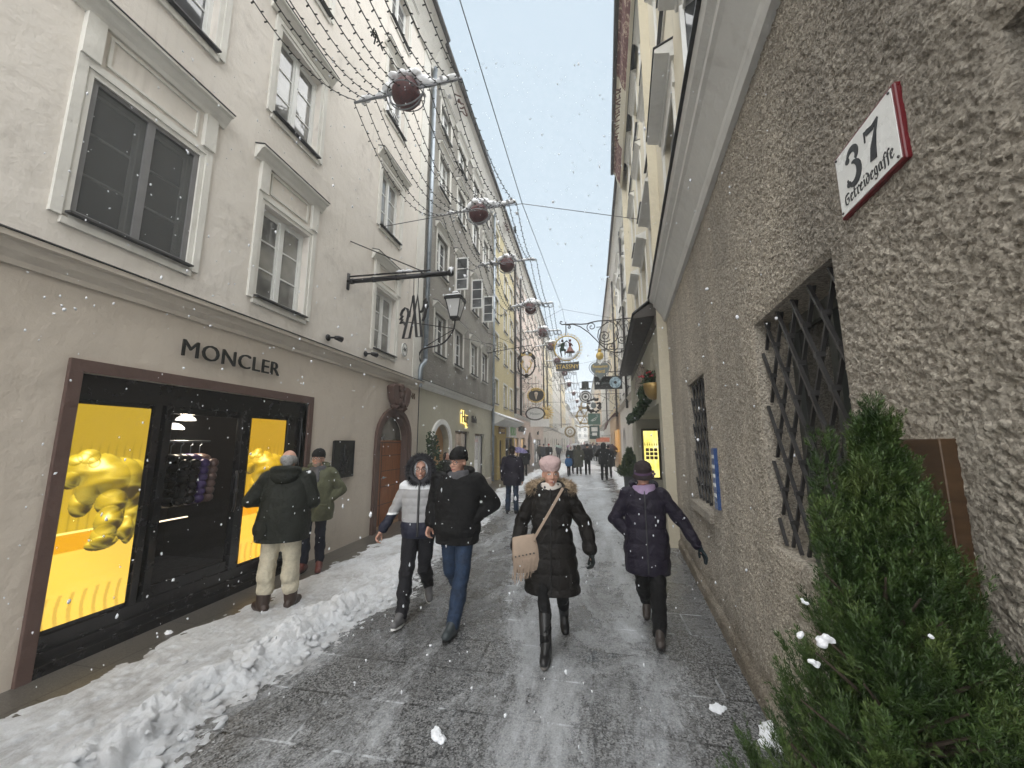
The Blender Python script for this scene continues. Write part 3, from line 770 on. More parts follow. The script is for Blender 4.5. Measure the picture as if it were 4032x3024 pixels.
m.box(X0+.34, X0+.36, .117, .121, .08, 1.85); m.box(X0, X1, .117, .121, 1.84, 1.855); m.build('panel_grooves', MT['ink'], dp)
m = MB(); m.box(X0, X1, .1, .36, 0, .055); m.build('doorstep', simple('orange_stone_step', (.4, .26, .16), .6), b1)
m = MB(); m.box(X0+.04, X0+.24, .1, .1195, .82, 1.5)
ip = m.build('intercom_panel', simple('dark_bell_plate', (.07, .06, .055), .3, .5), dp)
m = MB()
for i in range(8):
    z = .86+i*.08; m.box(X0+.06, X0+.22, .094, .099, z, z+.055)
m.build('name_plates', simple('bell_plate_grey', (.16, .16, .16), .3, .4), ip)
m = MB(); m.ell((X0+.42, .09, 1.08), (.025, .025, .025)); m.tube([(X0+.42, .11, 1.08), (X0+.42, .07, 1.08), (X0+.5, .07, 1.08)], .01, 8); m.build('door_handle', MT['zinc'], dp, smooth=True)
m = MB(); m.prism([(X0, 1.9), (X1, 1.9)]+list(reversed(arch_pts(X0+.001, X1-.001, 1.9, .545, 14)))[1:-1], .13, .14); m.build('transom_glass', glassmat('transom_glass', (.09, .085, .07)), b1)
# cartouche of two marble shields over the arch
t = thing('stone_cartouche', 'red brown marble cartouche of two shields above the arched door', 'cartouche', root_point(b1, door_x, -.02, 2.58), PI/2)
def shield(cx, cz, ang, w=.26, h=.46, dep=.1):
    pts = [(-.5, .5), (-.5, -.15), (-.3, -.42), (0, -.52), (.3, -.42), (.5, -.15), (.5, .5), (.2, .56), (-.2, .56)]
    pts = [(x*w, z*h) for x, z in pts][::1]; c, s = math.cos(ang), math.sin(ang)
    return [(cx+x*c-z*s, cz+x*s+z*c) for x, z in pts]
m = MB(); m.prism(shield(-.26, .33, .32), -.16, 0); m.build('shield', MT['marble'], t, bevel=.02)
m = MB(); m.prism(shield(.27, .31, -.28), -.17, 0); m.build('shield', MT['marble'], t, bevel=.02)
m = MB()
for cx, cz, rx, rz in ((0, .5, .13, .1), (.0, .36, .1, .14), (-.06, .2, .1, .12), (.07, .14, .09, .1), (0, .02, .09, .06), (-.2, .08, .07, .07), (.2, .06, .07, .07), (.05, .57, .07, .06), (-.1, .56, .06, .05)):
    m.ell((cx, -.08, cz), (rx, .1, rz), 10, 7, noise=.3)
m.build('drapery', MT['marble'], t, smooth=True)
# numerals 44 in metal, oval house number, plaque, spots
t = thing('house_number', 'small bronze numerals 44 beside the arched door cartouche', 'house number', root_point(b1, u1(9.16), -.012, 3.02), PI/2)
text_obj('numerals', '44', .2, simple('brown_bronze_number', (.09, .055, .03), .5, .5), t, (0, 0, 0), extrude=.01, bold=.006)
t = thing('oval_number_plate', 'oval white enamel house number 44 beside the lowest far window', 'number plate', root_point(b1, u1(8.55), -.012, 4.1), PI/2)
m = MB(); m.prism([(.13*math.cos(i*PI/12), .17*math.sin(i*PI/12)) for i in range(24)], -.02, .01); m.build('plate', MT['white'], t)
m = MB(); m.ring((0, 0), .118, .012, -.026, -.019, rz=.158); m.build('rim', MT['ink'], t)
text_obj('numerals', '44', .15, MT['ink'], t, (0, -.024, 0), extrude=.003, bold=.003)
t = thing('wall_plaque', 'black cast relief plaque on the wall between shop and door', 'plaque', root_point(b1, u1(6.37), -.02, 1.56), PI/2)
m = MB(); m.box(-.29, .29, -.015, .02, -.32, .32); m.build('plate', MT['sign_black'], t)
random.seed(4); m = MB()
for i in range(26):
    x, z = random.uniform(-.12, .12), random.uniform(-.2, .24); m.tube([(x, -.018, z), (x+random.uniform(-.05, .05), -.022, z+random.uniform(-.1, .02)), (x+random.uniform(-.08, .08), -.018, z-random.uniform(.05, .12))], .007, 5)
m.tube([(0, -.02, -.26), (.01, -.024, .0), (0, -.02, .26)], .014, 6); m.build('relief', simple('relief_iron', (.022, .022, .024), .35, .4), t, smooth=True)
m = MB(); m.box(-.29, .29, -.03, -.014, .31, .33); m.box(-.29, .29, -.03, -.014, -.33, -.31); m.box(-.3, -.28, -.03, -.014, -.33, .33); m.box(.28, .3, -.03, -.014, -.33, .33); m.build('rim', MT['iron'], t)
for i, (Y, z) in enumerate([(5.72, 3.64), (6.88, 3.62)]):
    t = thing('spotlight', ['small black wall spotlight over the cornice near the middle window', 'small black wall spotlight over the cornice beside the far window'][i], 'spotlight', root_point(b1, u1(Y), 0, z), PI/2, 'spotlights above the cornice')
    m = MB(); m.ell((0, -.03, 0), (.06, .03, .06)); m.build('base', MT['iron'], t, smooth=True)
    m = MB(); m.tube([(.0, -.06, 0), (.05, -.12, .01)], .018, 8); m.tube([(.05, -.12, .01), (.1, -.15, .01), (.17, -.18, .0)], [.03, .045, .05], 10); m.build('lamp_head', MT['iron'], t, smooth=True)
for i, (x, z) in enumerate([(u1(6.62), 3.78), (u1(8.12), 3.6), (u1(1.95), 3.72)]):
    pass
# hanging bracket sign with the letter mark
t = thing('bracket_sign', 'black bar bracket with hanging outline letter mark over the shop', 'hanging sign', root_point(b1, u1(6.2), 0, 4.86), PI/2)
m = MB(); m.tube([(0, .0, 0), (0, -2.0, 0)], .043, 12); m.ell((0, -2.04, 0), .065)
for y in (-.06, -.5, -.98, -1.5): m.tube([(0, y, 0), (0, y-.06, 0)], .052, 12)
m.tube([(0, 0, .1), (0, -1.65, .085)], .017, 8); m.tube([(0, 0, -.16), (0, 0, .16)], .035, 8); m.build('bracket_bar', MT['iron'], t, smooth=True)
m = MB(); m.tube([(0, 0, .82), (0, -1.48, .09)], .011, 6); m.tube([(0, -1.48, .1), (0, -1.48, -.04)], .018, 6); m.build('stay_rod', MT['iron'], t)
m = MB()
for i in range(14): m.ell((random.uniform(-.02, .02), -1.0-i*.022, .1+random.uniform(0, .015)), (.03, .03, .022), 8, 6)
m.ell((0, -2.04, .075), (.05, .05, .035)); m.build('snow_cap', MT['snow_clean'], t, smooth=True)
m = MB(); T = lambda pts, r=.018, c=False: m.tube([(0, -y, z) for y, z in pts], r, 6, c)
# outline of the M, tail and cock-like head (faces across the street)
A0 = 1.36
def M_(o, pts, r=.024): m.tube([(0, -(A0+.62*a), -.36+.84*(b+.36)) for a, b in pts], r, 6)
M_(0, [(-.14, -.85), (-.03, -.38), (.12, -1.3), (.27, -1.3), (.11, -.38), (-.1, -1.32), (-.3, -1.32), (-.17, -.85), (-.16, -.76), (-.19, -.68), (-.27, -.65), (-.35, -.7), (-.4, -.8)])
M_(0, [(-.4, -.8), (-.34, -.82), (-.41, -.9), (-.34, -.9), (-.4, -.98), (-.3, -.96), (-.25, -1.02)])
M_(0, [(.2, -.76), (.27, -.73), (.31, -.64), (.33, -.52)]); M_(0, [(.28, -.96), (.35, -.86), (.38, -.7), (.43, -.62)])
M_(0, [(.33, -.52), (.36, -.47), (.4, -.55), (.36, -.6), (.43, -.62)], .022)
m.build('letter_mark', MT['iron'], t)
m = MB(); m.tube([(0, -A0+.02, -.38), (0, -A0+.02, 0)], .006, 5); m.tube([(0, -A0-.068, -.38), (0, -A0-.068, 0)], .006, 5); m.build('chains', MT['iron'], t)
# street lamp on a swan-neck arm at the house corner
t = thing('wall_lantern', 'black four sided street lantern on curved arm, snow on its roof', 'street lamp', (LX, 9.42, 0), 0)
LXp = 1.13
m = MB(); m.tube(bez((0, 0, 4.05), (.02, -.05, 4.55), (.55, -.05, 4.2), (.9, -.25, 4.5), 14)+bez((.9, -.25, 4.5), (1.05, -.3, 4.65), (LXp, -.36, 4.7), (LXp, -.38, 4.98), 8), .022, 8)
m.tube([(0, .05, 4.0), (0, 0, 4.1)], .04, 8); m.tube([(.05, -.9, 4.8), (LXp, -.38, 4.72)], .011, 6); m.tube([(.0, .25, 4.42), (LXp, -.38, 4.72)], .011, 6); m.tube([(0, 0, 4.0), (0, 0, 3.88)], .02, 6)
m.build('arm', MT['iron'], t, smooth=True)
hx, hy, hz = LXp, -.38, 4.98
def frus(m, z0, r0, z1, r1): m.add([(hx+s*r0, hy+q*r0, z0) for s, q in ((-1, -1), (1, -1), (1, 1), (-1, 1))]+[(hx+s*r1, hy+q*r1, z1) for s, q in ((-1, -1), (1, -1), (1, 1), (-1, 1))], [(3, 2, 1, 0), (4, 5, 6, 7), (0, 1, 5, 4), (1, 2, 6, 5), (2, 3, 7, 6), (3, 0, 4, 7)])
m = MB(); frus(m, hz+.04, .1, hz+.48, .195)
k = N('frosted_lantern_glass'); k.set(col=(.55, .56, .57), rough=.25, spec=.5); m.build('lantern_glass', k.m, t)
m = MB(); frus(m, hz-.02, .1, hz+.045, .115); frus(m, hz+.475, .225, hz+.52, .225); frus(m, hz+.52, .235, hz+.63, .12); frus(m, hz+.63, .13, hz+.69, .06)
for s, q in ((-1, -1), (1, -1), (1, 1), (-1, 1)): m.tube([(hx+s*.103, hy+q*.103, hz+.04), (hx+s*.198, hy+q*.198, hz+.49)], .013, 5)
m.tube([(hx, hy, hz-.06), (hx, hy, hz)], .03, 8); m.build('lantern_frame', MT['iron'], t)
m = MB(); m.ell((hx, hy, hz+.69), (.1, .1, .05)); frus(m, hz+.57, .22, hz+.62, .15); m.build('snow_cap', MT['snow_clean'], t)
downpipe((LX+.09, 9.66, 0), 4.1, 13.3, 'zinc', 'grey zinc downpipe where the grey roughcast house begins', .062)
t = thing('downpipe_elbow', 'grey zinc downpipe elbow stepping down beside the street lantern', 'downpipe', (LX+.09, 9.66, 0))
m = MB(); m.tube([(0, 0, 4.1), (-.01, -.03, 4.0), (-.02, -.22, 3.86), (-.02, -.26, 3.75), (-.02, -.26, 3.3)], .062, 10); m.build('pipe', MT['zinc'], t, smooth=True)
m = MB(); m.tube([(-.03, -.26, 3.3), (-.03, -.26, .1)], .012, 6); m.build('cable', MT['iron'], t)
# ================================================================ next houses, left
def shopwin(root, x0, x1, z0, z1, depth=.2, mat='pane_dark', frame='black_gloss', div=1):
    m = MB(); f = .06
    m.box(x0, x0+f, depth-.1, depth, z0, z1); m.box(x1-f, x1, depth-.1, depth, z0, z1); m.box(x0+f, x1-f, depth-.098, depth-.002, z1-f*1.6, z1); m.box(x0+f, x1-f, depth-.098, depth-.002, z0, z0+f)
    for i in range(1, div): x = x0+(x1-x0)*i/div; m.box(x-.025, x+.025, depth-.095, depth-.004, z0+f, z1-f)
    o = m.build('shop_window', MT[frame], root)
    m = MB(); m.box(x0+.02, x1-.02, depth-.05, depth-.04, z0+.02, z1-.02); m.build('pane', MT[mat], o); return o
def litglass(name, c0, c1, st, sc_=3):
    k = N(name); co = k.coord((1, 1, .6)); v = k.noise(sc_, co, 5, .7, .6); w2 = k.vor(sc_*1.7, co, out='Color'); bwn = k.n('ShaderNodeRGBToBW'); k.l(w2, bwn.inputs[0])
    f = k.math('ADD', k.math('MULTIPLY', v, .7), k.math('MULTIPLY', bwn.outputs[0], .4))
    k.set(col=(.02, .02, .02), rough=.05, spec=.8, em=k.ramp(f, [(.35, c0), (.75, c1)]), es=st*EMK*1.6); return k.m
MT['lit_warm'] = litglass('warm_lit_shop_glass', (.05, .035, .02), (.55, .36, .17), .5, 2.2)
MT['lit_dim'] = litglass('dim_shop_glass', (.02, .016, .012), (.2, .17, .14), .35, 2)
MT['lit_cool'] = litglass('pale_shop_glass', (.12, .12, .115), (.3, .29, .27), .35, 1.6)
def house(name, label, side, Y0, Y1, H, mat, gmat, cols, rows, ww, ops, gz=3.4, pts=None, eave=.45, trim='stone_trim', hood=True, corn='cornice_grey', cove=None, bars=3, sur=.12, depthw=.14, panes=None, roofmat='roof', group='houses lining the street'):
    if pts: left, right = pts
    else: left, right = ((LX, Y0), (LX, Y1)) if side == 'L' else (Y0, Y1)
    r = facade_root(name, label, left, right, 'house', group); W = r['W']
    us = [W*(i+.5)/cols for i in range(cols)] if isinstance(cols, int) else cols
    ws = [(u, z, ww, h) for u in us for z, h in rows]
    wall('wall', MT[mat], r, 0, W, gz, H, [(u-a/2, u+a/2, z, z+h) for u, z, a, h in ws], depthw)
    wall('ground_floor_wall', MT[gmat], r, 0, W, 0, gz-.2, [o[:5] for o in ops], .22)
    cornice(r, 0, W, gz-.2, corn, .13, .2)
    for n_, (u, z, a, h) in enumerate(ws): window(r, u, z, a, h, sur, hood, 0, bars, trim, pane=(panes or ['pane', 'pane', 'pane_curtain_glare'])[n_ % len(panes or [1, 2, 3])])
    for o in ops:
        a, b, c, d = o[:4]; ar = o[4] if len(o) > 4 else 0; kind = o[5] if len(o) > 5 else 'pane_dark'
        if ar:
            m = MB(); m.prism([(a, c), (b, c)]+list(reversed(arch_pts(a, b, d-ar, ar, 10))), .19, .21); m.build('door' if c < .3 else 'shop_window', MT[kind], r)
        else: shopwin(r, a, b, c, d, mat=kind, div=o[6] if len(o) > 6 else 1)
    shell(r, W, H, MT[mat], eave=eave, cove=cove or corn, roofmat=roofmat); return r
u2 = lambda Y: Y-9.5
MT['niche'] = plaster('warm_lit_niche_render', (.5, .3, .15), amt=.2)  # orange holds the recess's warm light in the wall colour
MT['door_dark'] = simple('dark_doorway_wood', (.05, .035, .025), .5)
b2 = house('roughcast_house', 'grey roughcast house with greige shop floor and date 1425 under its eave', 'L', 9.5, 17.6, 13.9, 'roughcast_grey', 'plaster_greige',
  [u2(10.9), u2(12.65), u2(14.55), u2(16.2)], [(4.5, 1.25), (7.05, 1.25), (9.85, 1.2), (12.0, .85)], .92,
  [(u2(10.5), u2(11.9), 0, 2.4, .62, 'niche'), (u2(12.5), u2(14.1), .33, 2.25, 0, 'lit_dim'), (u2(14.85), u2(16.35), .36, 2.2, 0, 'lit_cool')], 3.5, cove='stone_trim', sur=.09, hood=True)
m = MB()
A = arch_pts(u2(10.5), u2(11.9), 1.78, .62, 14); Bq = arch_pts(u2(10.33), u2(12.07), 1.78, .77, 14)
A = [(A[0][0], 0)]+A+[(A[-1][0], 0)]; Bq = [(Bq[0][0], 0)]+Bq+[(Bq[-1][0], 0)]
for p, q, r_, s_ in zip(A, A[1:], Bq[1:], Bq): m.prism([p, s_, r_, q], -.06, -.001)
m.build('arch_surround', MT['white_paint'], b2)
m = MB(); m.box(u2(12.0), u2(17.5), -.05, -.001, 0, .3); m.build('plinth', MT['cornice_cream'], b2)
def eave_text(root, s, x, H, e, size, mat):
    me = text_mesh(s, size, .004, .008); me.transform(Matrix.Rotation(R(-58), 4, 'X'))
    o = link('painted_date', me, mat, root, (x, -.36, H-.36)); return o
MT['date_red'] = simple('rust_red_date_paint', (.13, .055, .04), .8)
eave_text(b2, '1425', u2(11.3), 13.9, .45, .5, MT['date_red'])
for u, s in ((u2(12.2), 1), (u2(14.1), 1), (u2(15.9), 1)):
    m = MB(); m.box(-.02, .02, -.46, -.41, 0, 1.2); m.box(-.02, .02, -.05, .0, 0, 1.2)
    for z_ in (0, .38, .77, 1.15): m.box(-.018, .018, -.41, -.05, z_, z_+(.05 if z_ in (0, 1.15) else .025))
    o = m.build('open_casement', MT['white_paint'], b2, (u, 0, 7.1))
    m = MB(); m.box(-.006, .006, -.42, -.04, .04, 1.17); m.build('pane', MT['pane'], o)
sg = thing('gilded_shop_sign', 'backlit golden letters with small dark lettering on greige wall', 'shop sign', root_point(b2, u2(13.35), -.04, 2.72), PI/2)
text_obj('glow_letters', 'Hug', .62, emit('warm_sign_glow', (1, .72, .2), 1.5), sg, (0, 0, 0), extrude=.01, bold=.03, xs=.75)
text_obj('dark_letters', 'Hug', .6, MT['sign_black'], sg, (0, -.03, .01), extrude=.012, bold=-.002, xs=.75)
text_obj('small_letters', 'Mode', .36, MT['sign_black'], sg, (1.2, -.02, 0), extrude=.012, bold=.012, xs=.8)
b3 = house('yellow_house', 'narrow ochre yellow house with old gold shop floor and snowy canopy', 'L', 17.6, 23.4, 13.9, 'plaster_yellow', 'plaster_oldgold',
  [.85, 3.1, 4.8], [(3.75, 1.2), (6.1, 1.2), (8.0, 1.2), (10.1, 1.15), (12.0, .85)], .95,
  [(.3, 1.3, 0, 2.2, .75, 'door_dark'), (1.75, 2.5, .6, 1.95, 0, 'lit_dim'), (3.2, 5.55, 0, 2.1, 0, 'pane_dark', 2)], 3.2, hood=False, cove='stone_trim', sur=.1)
eave_text(b3, '1904', 1.6, 13.9, .45, .5, MT['date_red'])
m = MB(); m.profile([(0, 3.25), (-.62, 2.98), (-.62, 2.92), (-.05, 2.66), (0, 2.66)], 0, 5.75); cn = m.build('canopy', MT['cornice_grey'], b3)
m = MB(); m.profile([(-.02, 3.26), (-.64, 3.0), (-.66, 3.03), (-.6, 3.06), (-.02, 3.32)], .05, 5.7); m.build('canopy_snow', MT['snow_clean'], cn)
t = thing('shop_sign', 'white shop sign box with green lettering under the snowy canopy', 'shop sign', root_point(b3, 4.5, -.12, 2.45), PI/2)
m = MB(); m.box(-1.15, 1.15, -.06, .1, -.32, .34); m.build('box', MT['white'], t)
text_obj('letters', 'VIDEO', .62, simple('leaf_green', (.09, .36, .07), .4), t, (0, -.065, 0), extrude=.006, bold=.02)
t = thing('shop_sign', 'small brown plate lettering on old gold wall under canopy', 'shop sign', root_point(b3, 2.05, -.06, 2.45), PI/2)
m = MB(); m.box(-.6, .6, -.03, .06, -.17, .17); m.build('plate', simple('brown_plate', (.12, .06, .03), .5), t); text_obj('letters', 'ALTSTADT', .2, MT['gold_paint'], t, (0, -.032, 0), extrude=.004, bold=.004)
b4 = house('pink_house', 'long pale pink house with cream shop floor and tall arched doorway', 'L', 23.4, 39.8, 13.9, 'plaster_pink', 'plaster_pink',
  7, [(4.0, 1.35), (6.4, 1.3), (8.7, 1.2), (10.8, 1.1), (12.4, .7)], 1.0,
  [(.35, 1.75, 0, 2.15, 0, 'lit_warm'), (2.5, 4.4, 0, 2.15, 0, 'lit_warm'), (5.75, 7.9, 0, 2.65, .9, 'door_dark'), (9.2, 14.3, 0, 2.1, 0, 'lit_cool', 3)], 3.6, hood=False, cove='stone_trim', sur=.1)
for x, s, z in ((2.6, 'SCHMUCK', 2.72), (11.6, 'mode', 2.68)):
    t = thing('shop_sign', 'dark raised lettering above the %s of the pink house' % ('lit windows' if s == 'SCHMUCK' else 'wide pale shop window'), 'shop sign', root_point(b4, x, -.05, z), PI/2)
    text_obj('letters', s, .5 if s == 'SCHMUCK' else .45, MT['sign_black'], t, (0, 0, 0), extrude=.03, bold=.015)
b5 = house('cream_house', 'cream house with row of arched shop doors beyond the pink house', 'L', 39.8, 52, 13.6, 'plaster_butter', 'plaster_cream', 5, [(4.0, 1.4), (6.5, 1.4), (9, 1.3), (11.3, 1.2)], 1.05,
  [(1, 2.7, 0, 2.4, .8, 'door_dark'), (4.2, 5.6, 0, 2.4, .7, 'lit_dim'), (7.3, 8.4, 0, 2.2, 0, 'lit_warm'), (9.6, 11.3, 0, 2.4, .8, 'door_dark')], 3.6, hood=False)
b6 = house('white_house', 'off white house standing beyond the cream arched one', 'L', 52, 68, 13.6, 'plaster_white', 'plaster_cream', 6, [(4.0, 1.4), (6.5, 1.4), (9, 1.3), (11.3, 1.2)], 1.1,
  [(1.2, 3.2, 0, 2.4, .8, 'lit_dim'), (5, 7.3, 0, 2.3, 0, 'lit_warm', 2), (9.3, 11, 0, 2.4, .8, 'door_dark'), (12.6, 14.6, 0, 2.4, .8, 'lit_dim')], 3.6, hood=False)
b7 = house('butter_house', 'last tall butter coloured house before lower roofs begin', 'L', 68, 85, 13.8, 'plaster_butter', 'plaster_white', 5, [(4.0, 1.5), (6.6, 1.5), (9.3, 1.4), (11.5, 1.2)], 1.2, [(2, 5, 0, 2.5, 0, 'lit_dim', 2), (9, 12, 0, 2.5, 0, 'lit_warm', 2)], 3.6, hood=False)
for i, (y0, y1, xa, xb, H, mt) in enumerate([(85, 100, -4.35, -4.3, 10.2, 'plaster_white'), (100, 118, -4.3, -4.2, 9.6, 'plaster_pink'), (118, 140, -4.2, -4.1, 10.4, 'plaster_butter'), (140, 165, -4.1, -3.6, 9.8, 'plaster_grey')]):
    house('far_house', ['low white house far down the street beyond butter house', 'low pink house far down the street, third from the end', 'low butter house far down the hazy street', 'low grey house at the far end of the row'][i], 'L', 0, 0, H, mt, mt, 5, [(4, 1.5), (6.6, 1.4)], 1.3, [(3, 6, 0, 2.5, 0, 'lit_dim', 2), (9, 11, 0, 2.5, .7, 'door_dark')], 3.6, pts=((xa, y0), (xb, y1)), hood=False)
house('end_house', 'pale house closing the far end of the street', 'L', 0, 0, 13.5, 'plaster_white', 'plaster_cream', 7, [(4, 1.5), (6.8, 1.5), (9.6, 1.4)], 1.3, [(3, 6, 0, 2.6, .8, 'door_dark'), (8, 12, 0, 2.5, 0, 'lit_dim', 2)], 3.6, pts=((-9, 182), (8, 180)), hood=False)
for Y, mt, lb in ((17.5, 'zinc', 'grey zinc downpipe between roughcast house and yellow house'), (23.3, 'iron_dark', 'dark downpipe between yellow house and pink house'), (25.4, 'iron_dark', 'dark downpipe on the pink house beside the first windows'), (39.9, 'iron_dark', 'dark downpipe where the cream arched house begins'), (43.8, 'iron_dark', 'brown downpipe on the cream arched house'), (67.9, 'iron_dark', 'dark downpipe at the far end of the white house')):
    downpipe((LX+.1, Y, 0), 3.6 if Y != 17.5 else .1, 13.3, mt, lb, .06 if Y < 20 else .075)
# ============================================================ right: rough house
def px(x, y, Y):
    """world point on the sight line through a point of the photograph (2212 wide), at distance Y down the street"""
    F = 830.7; a = R(8.591); b = R(10.849)
    fw = Vector((-math.sin(b)*math.cos(a), math.cos(b)*math.cos(a), math.sin(a))); rt = Vector((math.cos(b), math.sin(b), 0)); up = rt.cross(fw)
    d = fw+rt*((x-1106)/F)+up*((829.5-y)/F); return Vector((0, 0, 1.86))+d*(Y/d.y)
RX = lambda Y: .896+.0905*Y
YF = 7.62
r1 = facade_root('rough_house', 'house with rough conglomerate ground floor, barred windows and white upper floors', (RX(YF), YF), (RX(-3), -3))
kf = math.hypot(1, .0905)
ur = lambda Y: (YF-Y)*kf
MT['rough'] = roughcast('rough_conglomerate_render', (.15, .132, .115), (.36, .33, .295), 34, 1, .035, (.13, .115, .1))
k = N('rough_conglomerate_wall'); co = k.coord()
v1 = k.vor(120, co); v2 = k.vor(60, co); n1 = k.noise(110, co, 6, .8); n2 = k.noise(16, co, 6, .7)
h = k.math('ADD', k.math('ADD', k.math('MULTIPLY', v1, -.55), k.math('MULTIPLY', v2, -.6)), k.math('ADD', n1, k.math('MULTIPLY', n2, .8)))
vc = k.vor(95, co, out='Color'); bw = k.n('ShaderNodeRGBToBW'); k.l(vc, bw.inputs[0])
cc = k.ramp(k.math('ADD', k.math('MULTIPLY', bw.outputs[0], .6), k.math('MULTIPLY', n1, .5)), [(.22, (.22, .19, .152)), (.5, (.47, .42, .35)), (.78, (.74, .675, .575))])
xyz = k.sep(co)
wash = k.ramp(k.noise(1.1, k.coord((1, 1, .35)), 8, .65), [(.4, 0.0), (.66, .6)])
cc = k.mix(wash, cc, (.2, .185, .165))
damp = k.math('MULTIPLY', k.ramp(xyz[2], [(.12, .75), (.42, 0.0)]), k.ramp(k.noise(2.3, co, 5), [(.3, .5), (.6, 1.0)]))  # patchy, darker and browner towards the bottom of the wall
cc = k.mix(damp, cc, (.1, .075, .045))
k.set(col=cc, rough=.88, spec=.25); k.bump(h, 1.0, .016); MT['rough'] = k.m
ops = [(ur(2.86), ur(1.81), 1.2, 2.66), (ur(5.76), ur(4.63), 1.1, 2.64)]
blur_hole = (ur(.985), ur(.7), 2.62, 2.83)  # made-up opening, added to give a dark corner blur
W1_, H1_ = ur(.55), 4.25
flats = [(ur(4.27)-.08, ur(4.27)+.08, 1.18, 1.82), (ur(1.46)-.2, ur(1.46)+.2, 2.72, 3.01), (ur(1.5)-.25, ur(1.5)+.25, 1.37, 1.88)]
def rough_piece(u0, u1_, st, nm):
    xs = np.arange(u0, u1_+st*.5, st); zs = np.arange(0, H1_, st); xs[-1] = u1_
    for o in ops+[blur_hole]:
        for v in o[:2]:
            if u0 < v < u1_: xs[np.argmin(abs(xs-v))] = v
        for v in o[2:4]: zs[np.argmin(abs(zs-v))] = v
    X, Z = np.meshgrid(xs, zs, indexing='ij'); P = np.stack([X.ravel(), np.zeros(X.size), Z.ravel()], 1)
    P2 = P[:, [0, 2, 1]]; w1 = (.012*vnoise(P, 30, 2))[:, None]
    dome = lambda b, v: np.sqrt(np.clip(1-(b/(.3+.35*v))**2, 0, 1))*v
    b1_, q1_ = worley(P2+w1, .015, 31); b2_, q2_ = worley(P2+w1*1.5, .028, 32); b3_, q3_ = worley(P2+w1*3+2, .06, 33); b4_, q4_ = worley(P2+w1+7, .02, 34)
    D = .0055*dome(b1_, q1_)+.0045*dome(b2_, q2_)+.003*vnoise(P, 45, 8)+.003*vnoise(P, 90, 9)-.006*dome(b4_, q4_)*(q4_ > .5)+.004*vnoise(P, 14, 4)+.007*vnoise(P, 1.6, 5)
    D += .035*np.clip((.17-P[:, 2])/.05, 0, 1)
    for a, b, c, d in flats:
        e = np.hypot(np.maximum(np.maximum(a-P[:, 0], P[:, 0]-b), 0), np.maximum(np.maximum(c-P[:, 2], P[:, 2]-d), 0)); D = D*np.clip(.35+e/.06, 0, 1)
    edge = np.full(len(P), 1.0)
    for a, b, c, d in ops+[blur_hole]:
        dx = np.maximum(np.maximum(a-P[:, 0], P[:, 0]-b), 0); dz = np.maximum(np.maximum(c-P[:, 2], P[:, 2]-d), 0); edge = np.minimum(edge, np.hypot(dx, dz))
    f = np.clip(edge/.035, 0, 1); P[:, 1] = -D*f+.012*(1-f)
    Fq = grid_faces(len(xs), len(zs)); cx = P[Fq].mean(1); keep = np.ones(len(Fq), bool)
    for a, b, c, d in ops+[blur_hole]: keep &= ~((cx[:, 0] > a) & (cx[:, 0] < b) & (cx[:, 2] > c) & (cx[:, 2] < d))
    o = link(nm, np_mesh(nm, P, Fq[keep][:, ::-1], True), MT['rough'], r1); return o
rough_piece(0, ur(3.0), .0115, 'rough_wall'); rough_piece(ur(3.0), W1_, .0052, 'rough_wall')
for a, b, c, d in ops+[blur_hole]:
    m = MB()
    for q in (((a, .012, c), (a, .3, c+.0), (a, .3, d), (a, .012, d)), ((b, .012, c), (b, .012, d), (b, .3, d), (b, .3, c)), ((a, .012, d), (a, .3, d), (b, .3, d), (b, .012, d)), ((a, .012, c), (b, .012, c), (b, .3, c+.05), (a, .3, c+.05))): m.quad(*q)
    m.build('opening_reveal', MT['rough'], r1)
a, b, c, d = blur_hole; MB().box(a-.02, b+.02, .28, .32, c-.02, d+.02).build('blur_hole_back', MT['sign_black'], r1)  # black sheet added to keep the made-up opening dark
# gateway at the near end
ga, gb = ur(.9), ur(-1.2)
wall('gate_wall', MT['rough'], r1, W1_, r1['W'], 0, H1_, [(ga-.0 if ga > W1_ else W1_+.02, gb, 0, 2.9, .7)], .6, y=-.004)
m = MB(); m.box(W1_, gb+.1, .55, .6, 0, 3); m.build('gate', simple('dark_gate_wood', (.03, .022, .016), .6), r1)
# cove cornice and white upper floors
m = MB(); z = 4.16; m.profile([(.03, z), (-.05, z), (-.07, z+.05), (-.075, z+.09), (-.14, z+.2), (-.2, z+.29), (-.23, z+.31), (-.23, z+.37), (-.28, z+.41), (-.3, z+.48), (.03, z+.55)], -.0, r1['W'])
cn = m.build('cove_cornice', MT['cornice_grey'], r1)
m = MB(); m.profile([(.03, z+.556), (-.33, z+.485), (-.33, z+.5), (.03, z+.575)], 0, r1['W']); m.build('flashing', MT['flashing'], cn)
MT['plaster_hotel'] = plaster('pale_yellow_grey_render', (.62, .57, .45), (.33, .3, .24), .4)
MT['plaster_offwhite'] = plaster('off_white_upper_render', (.6, .585, .54), (.33, .31, .28), .4)
rowsR = [(5.0, 1.95), (8.5, 1.4), (11.0, 1.2)]
colsR = [5.8, 3.5, 1.2, -1.1]
ws = [(ur(Y), z, 1.2 if i == 0 else 1.05, h) for Y in colsR for i, (z, h) in enumerate(rowsR)]
wall('upper_wall', MT['plaster_hotel'], r1, 0, r1['W'], 4.6, 13.2, [(u-a/2, u+a/2, z, z+h) for u, z, a, h in ws], .16)
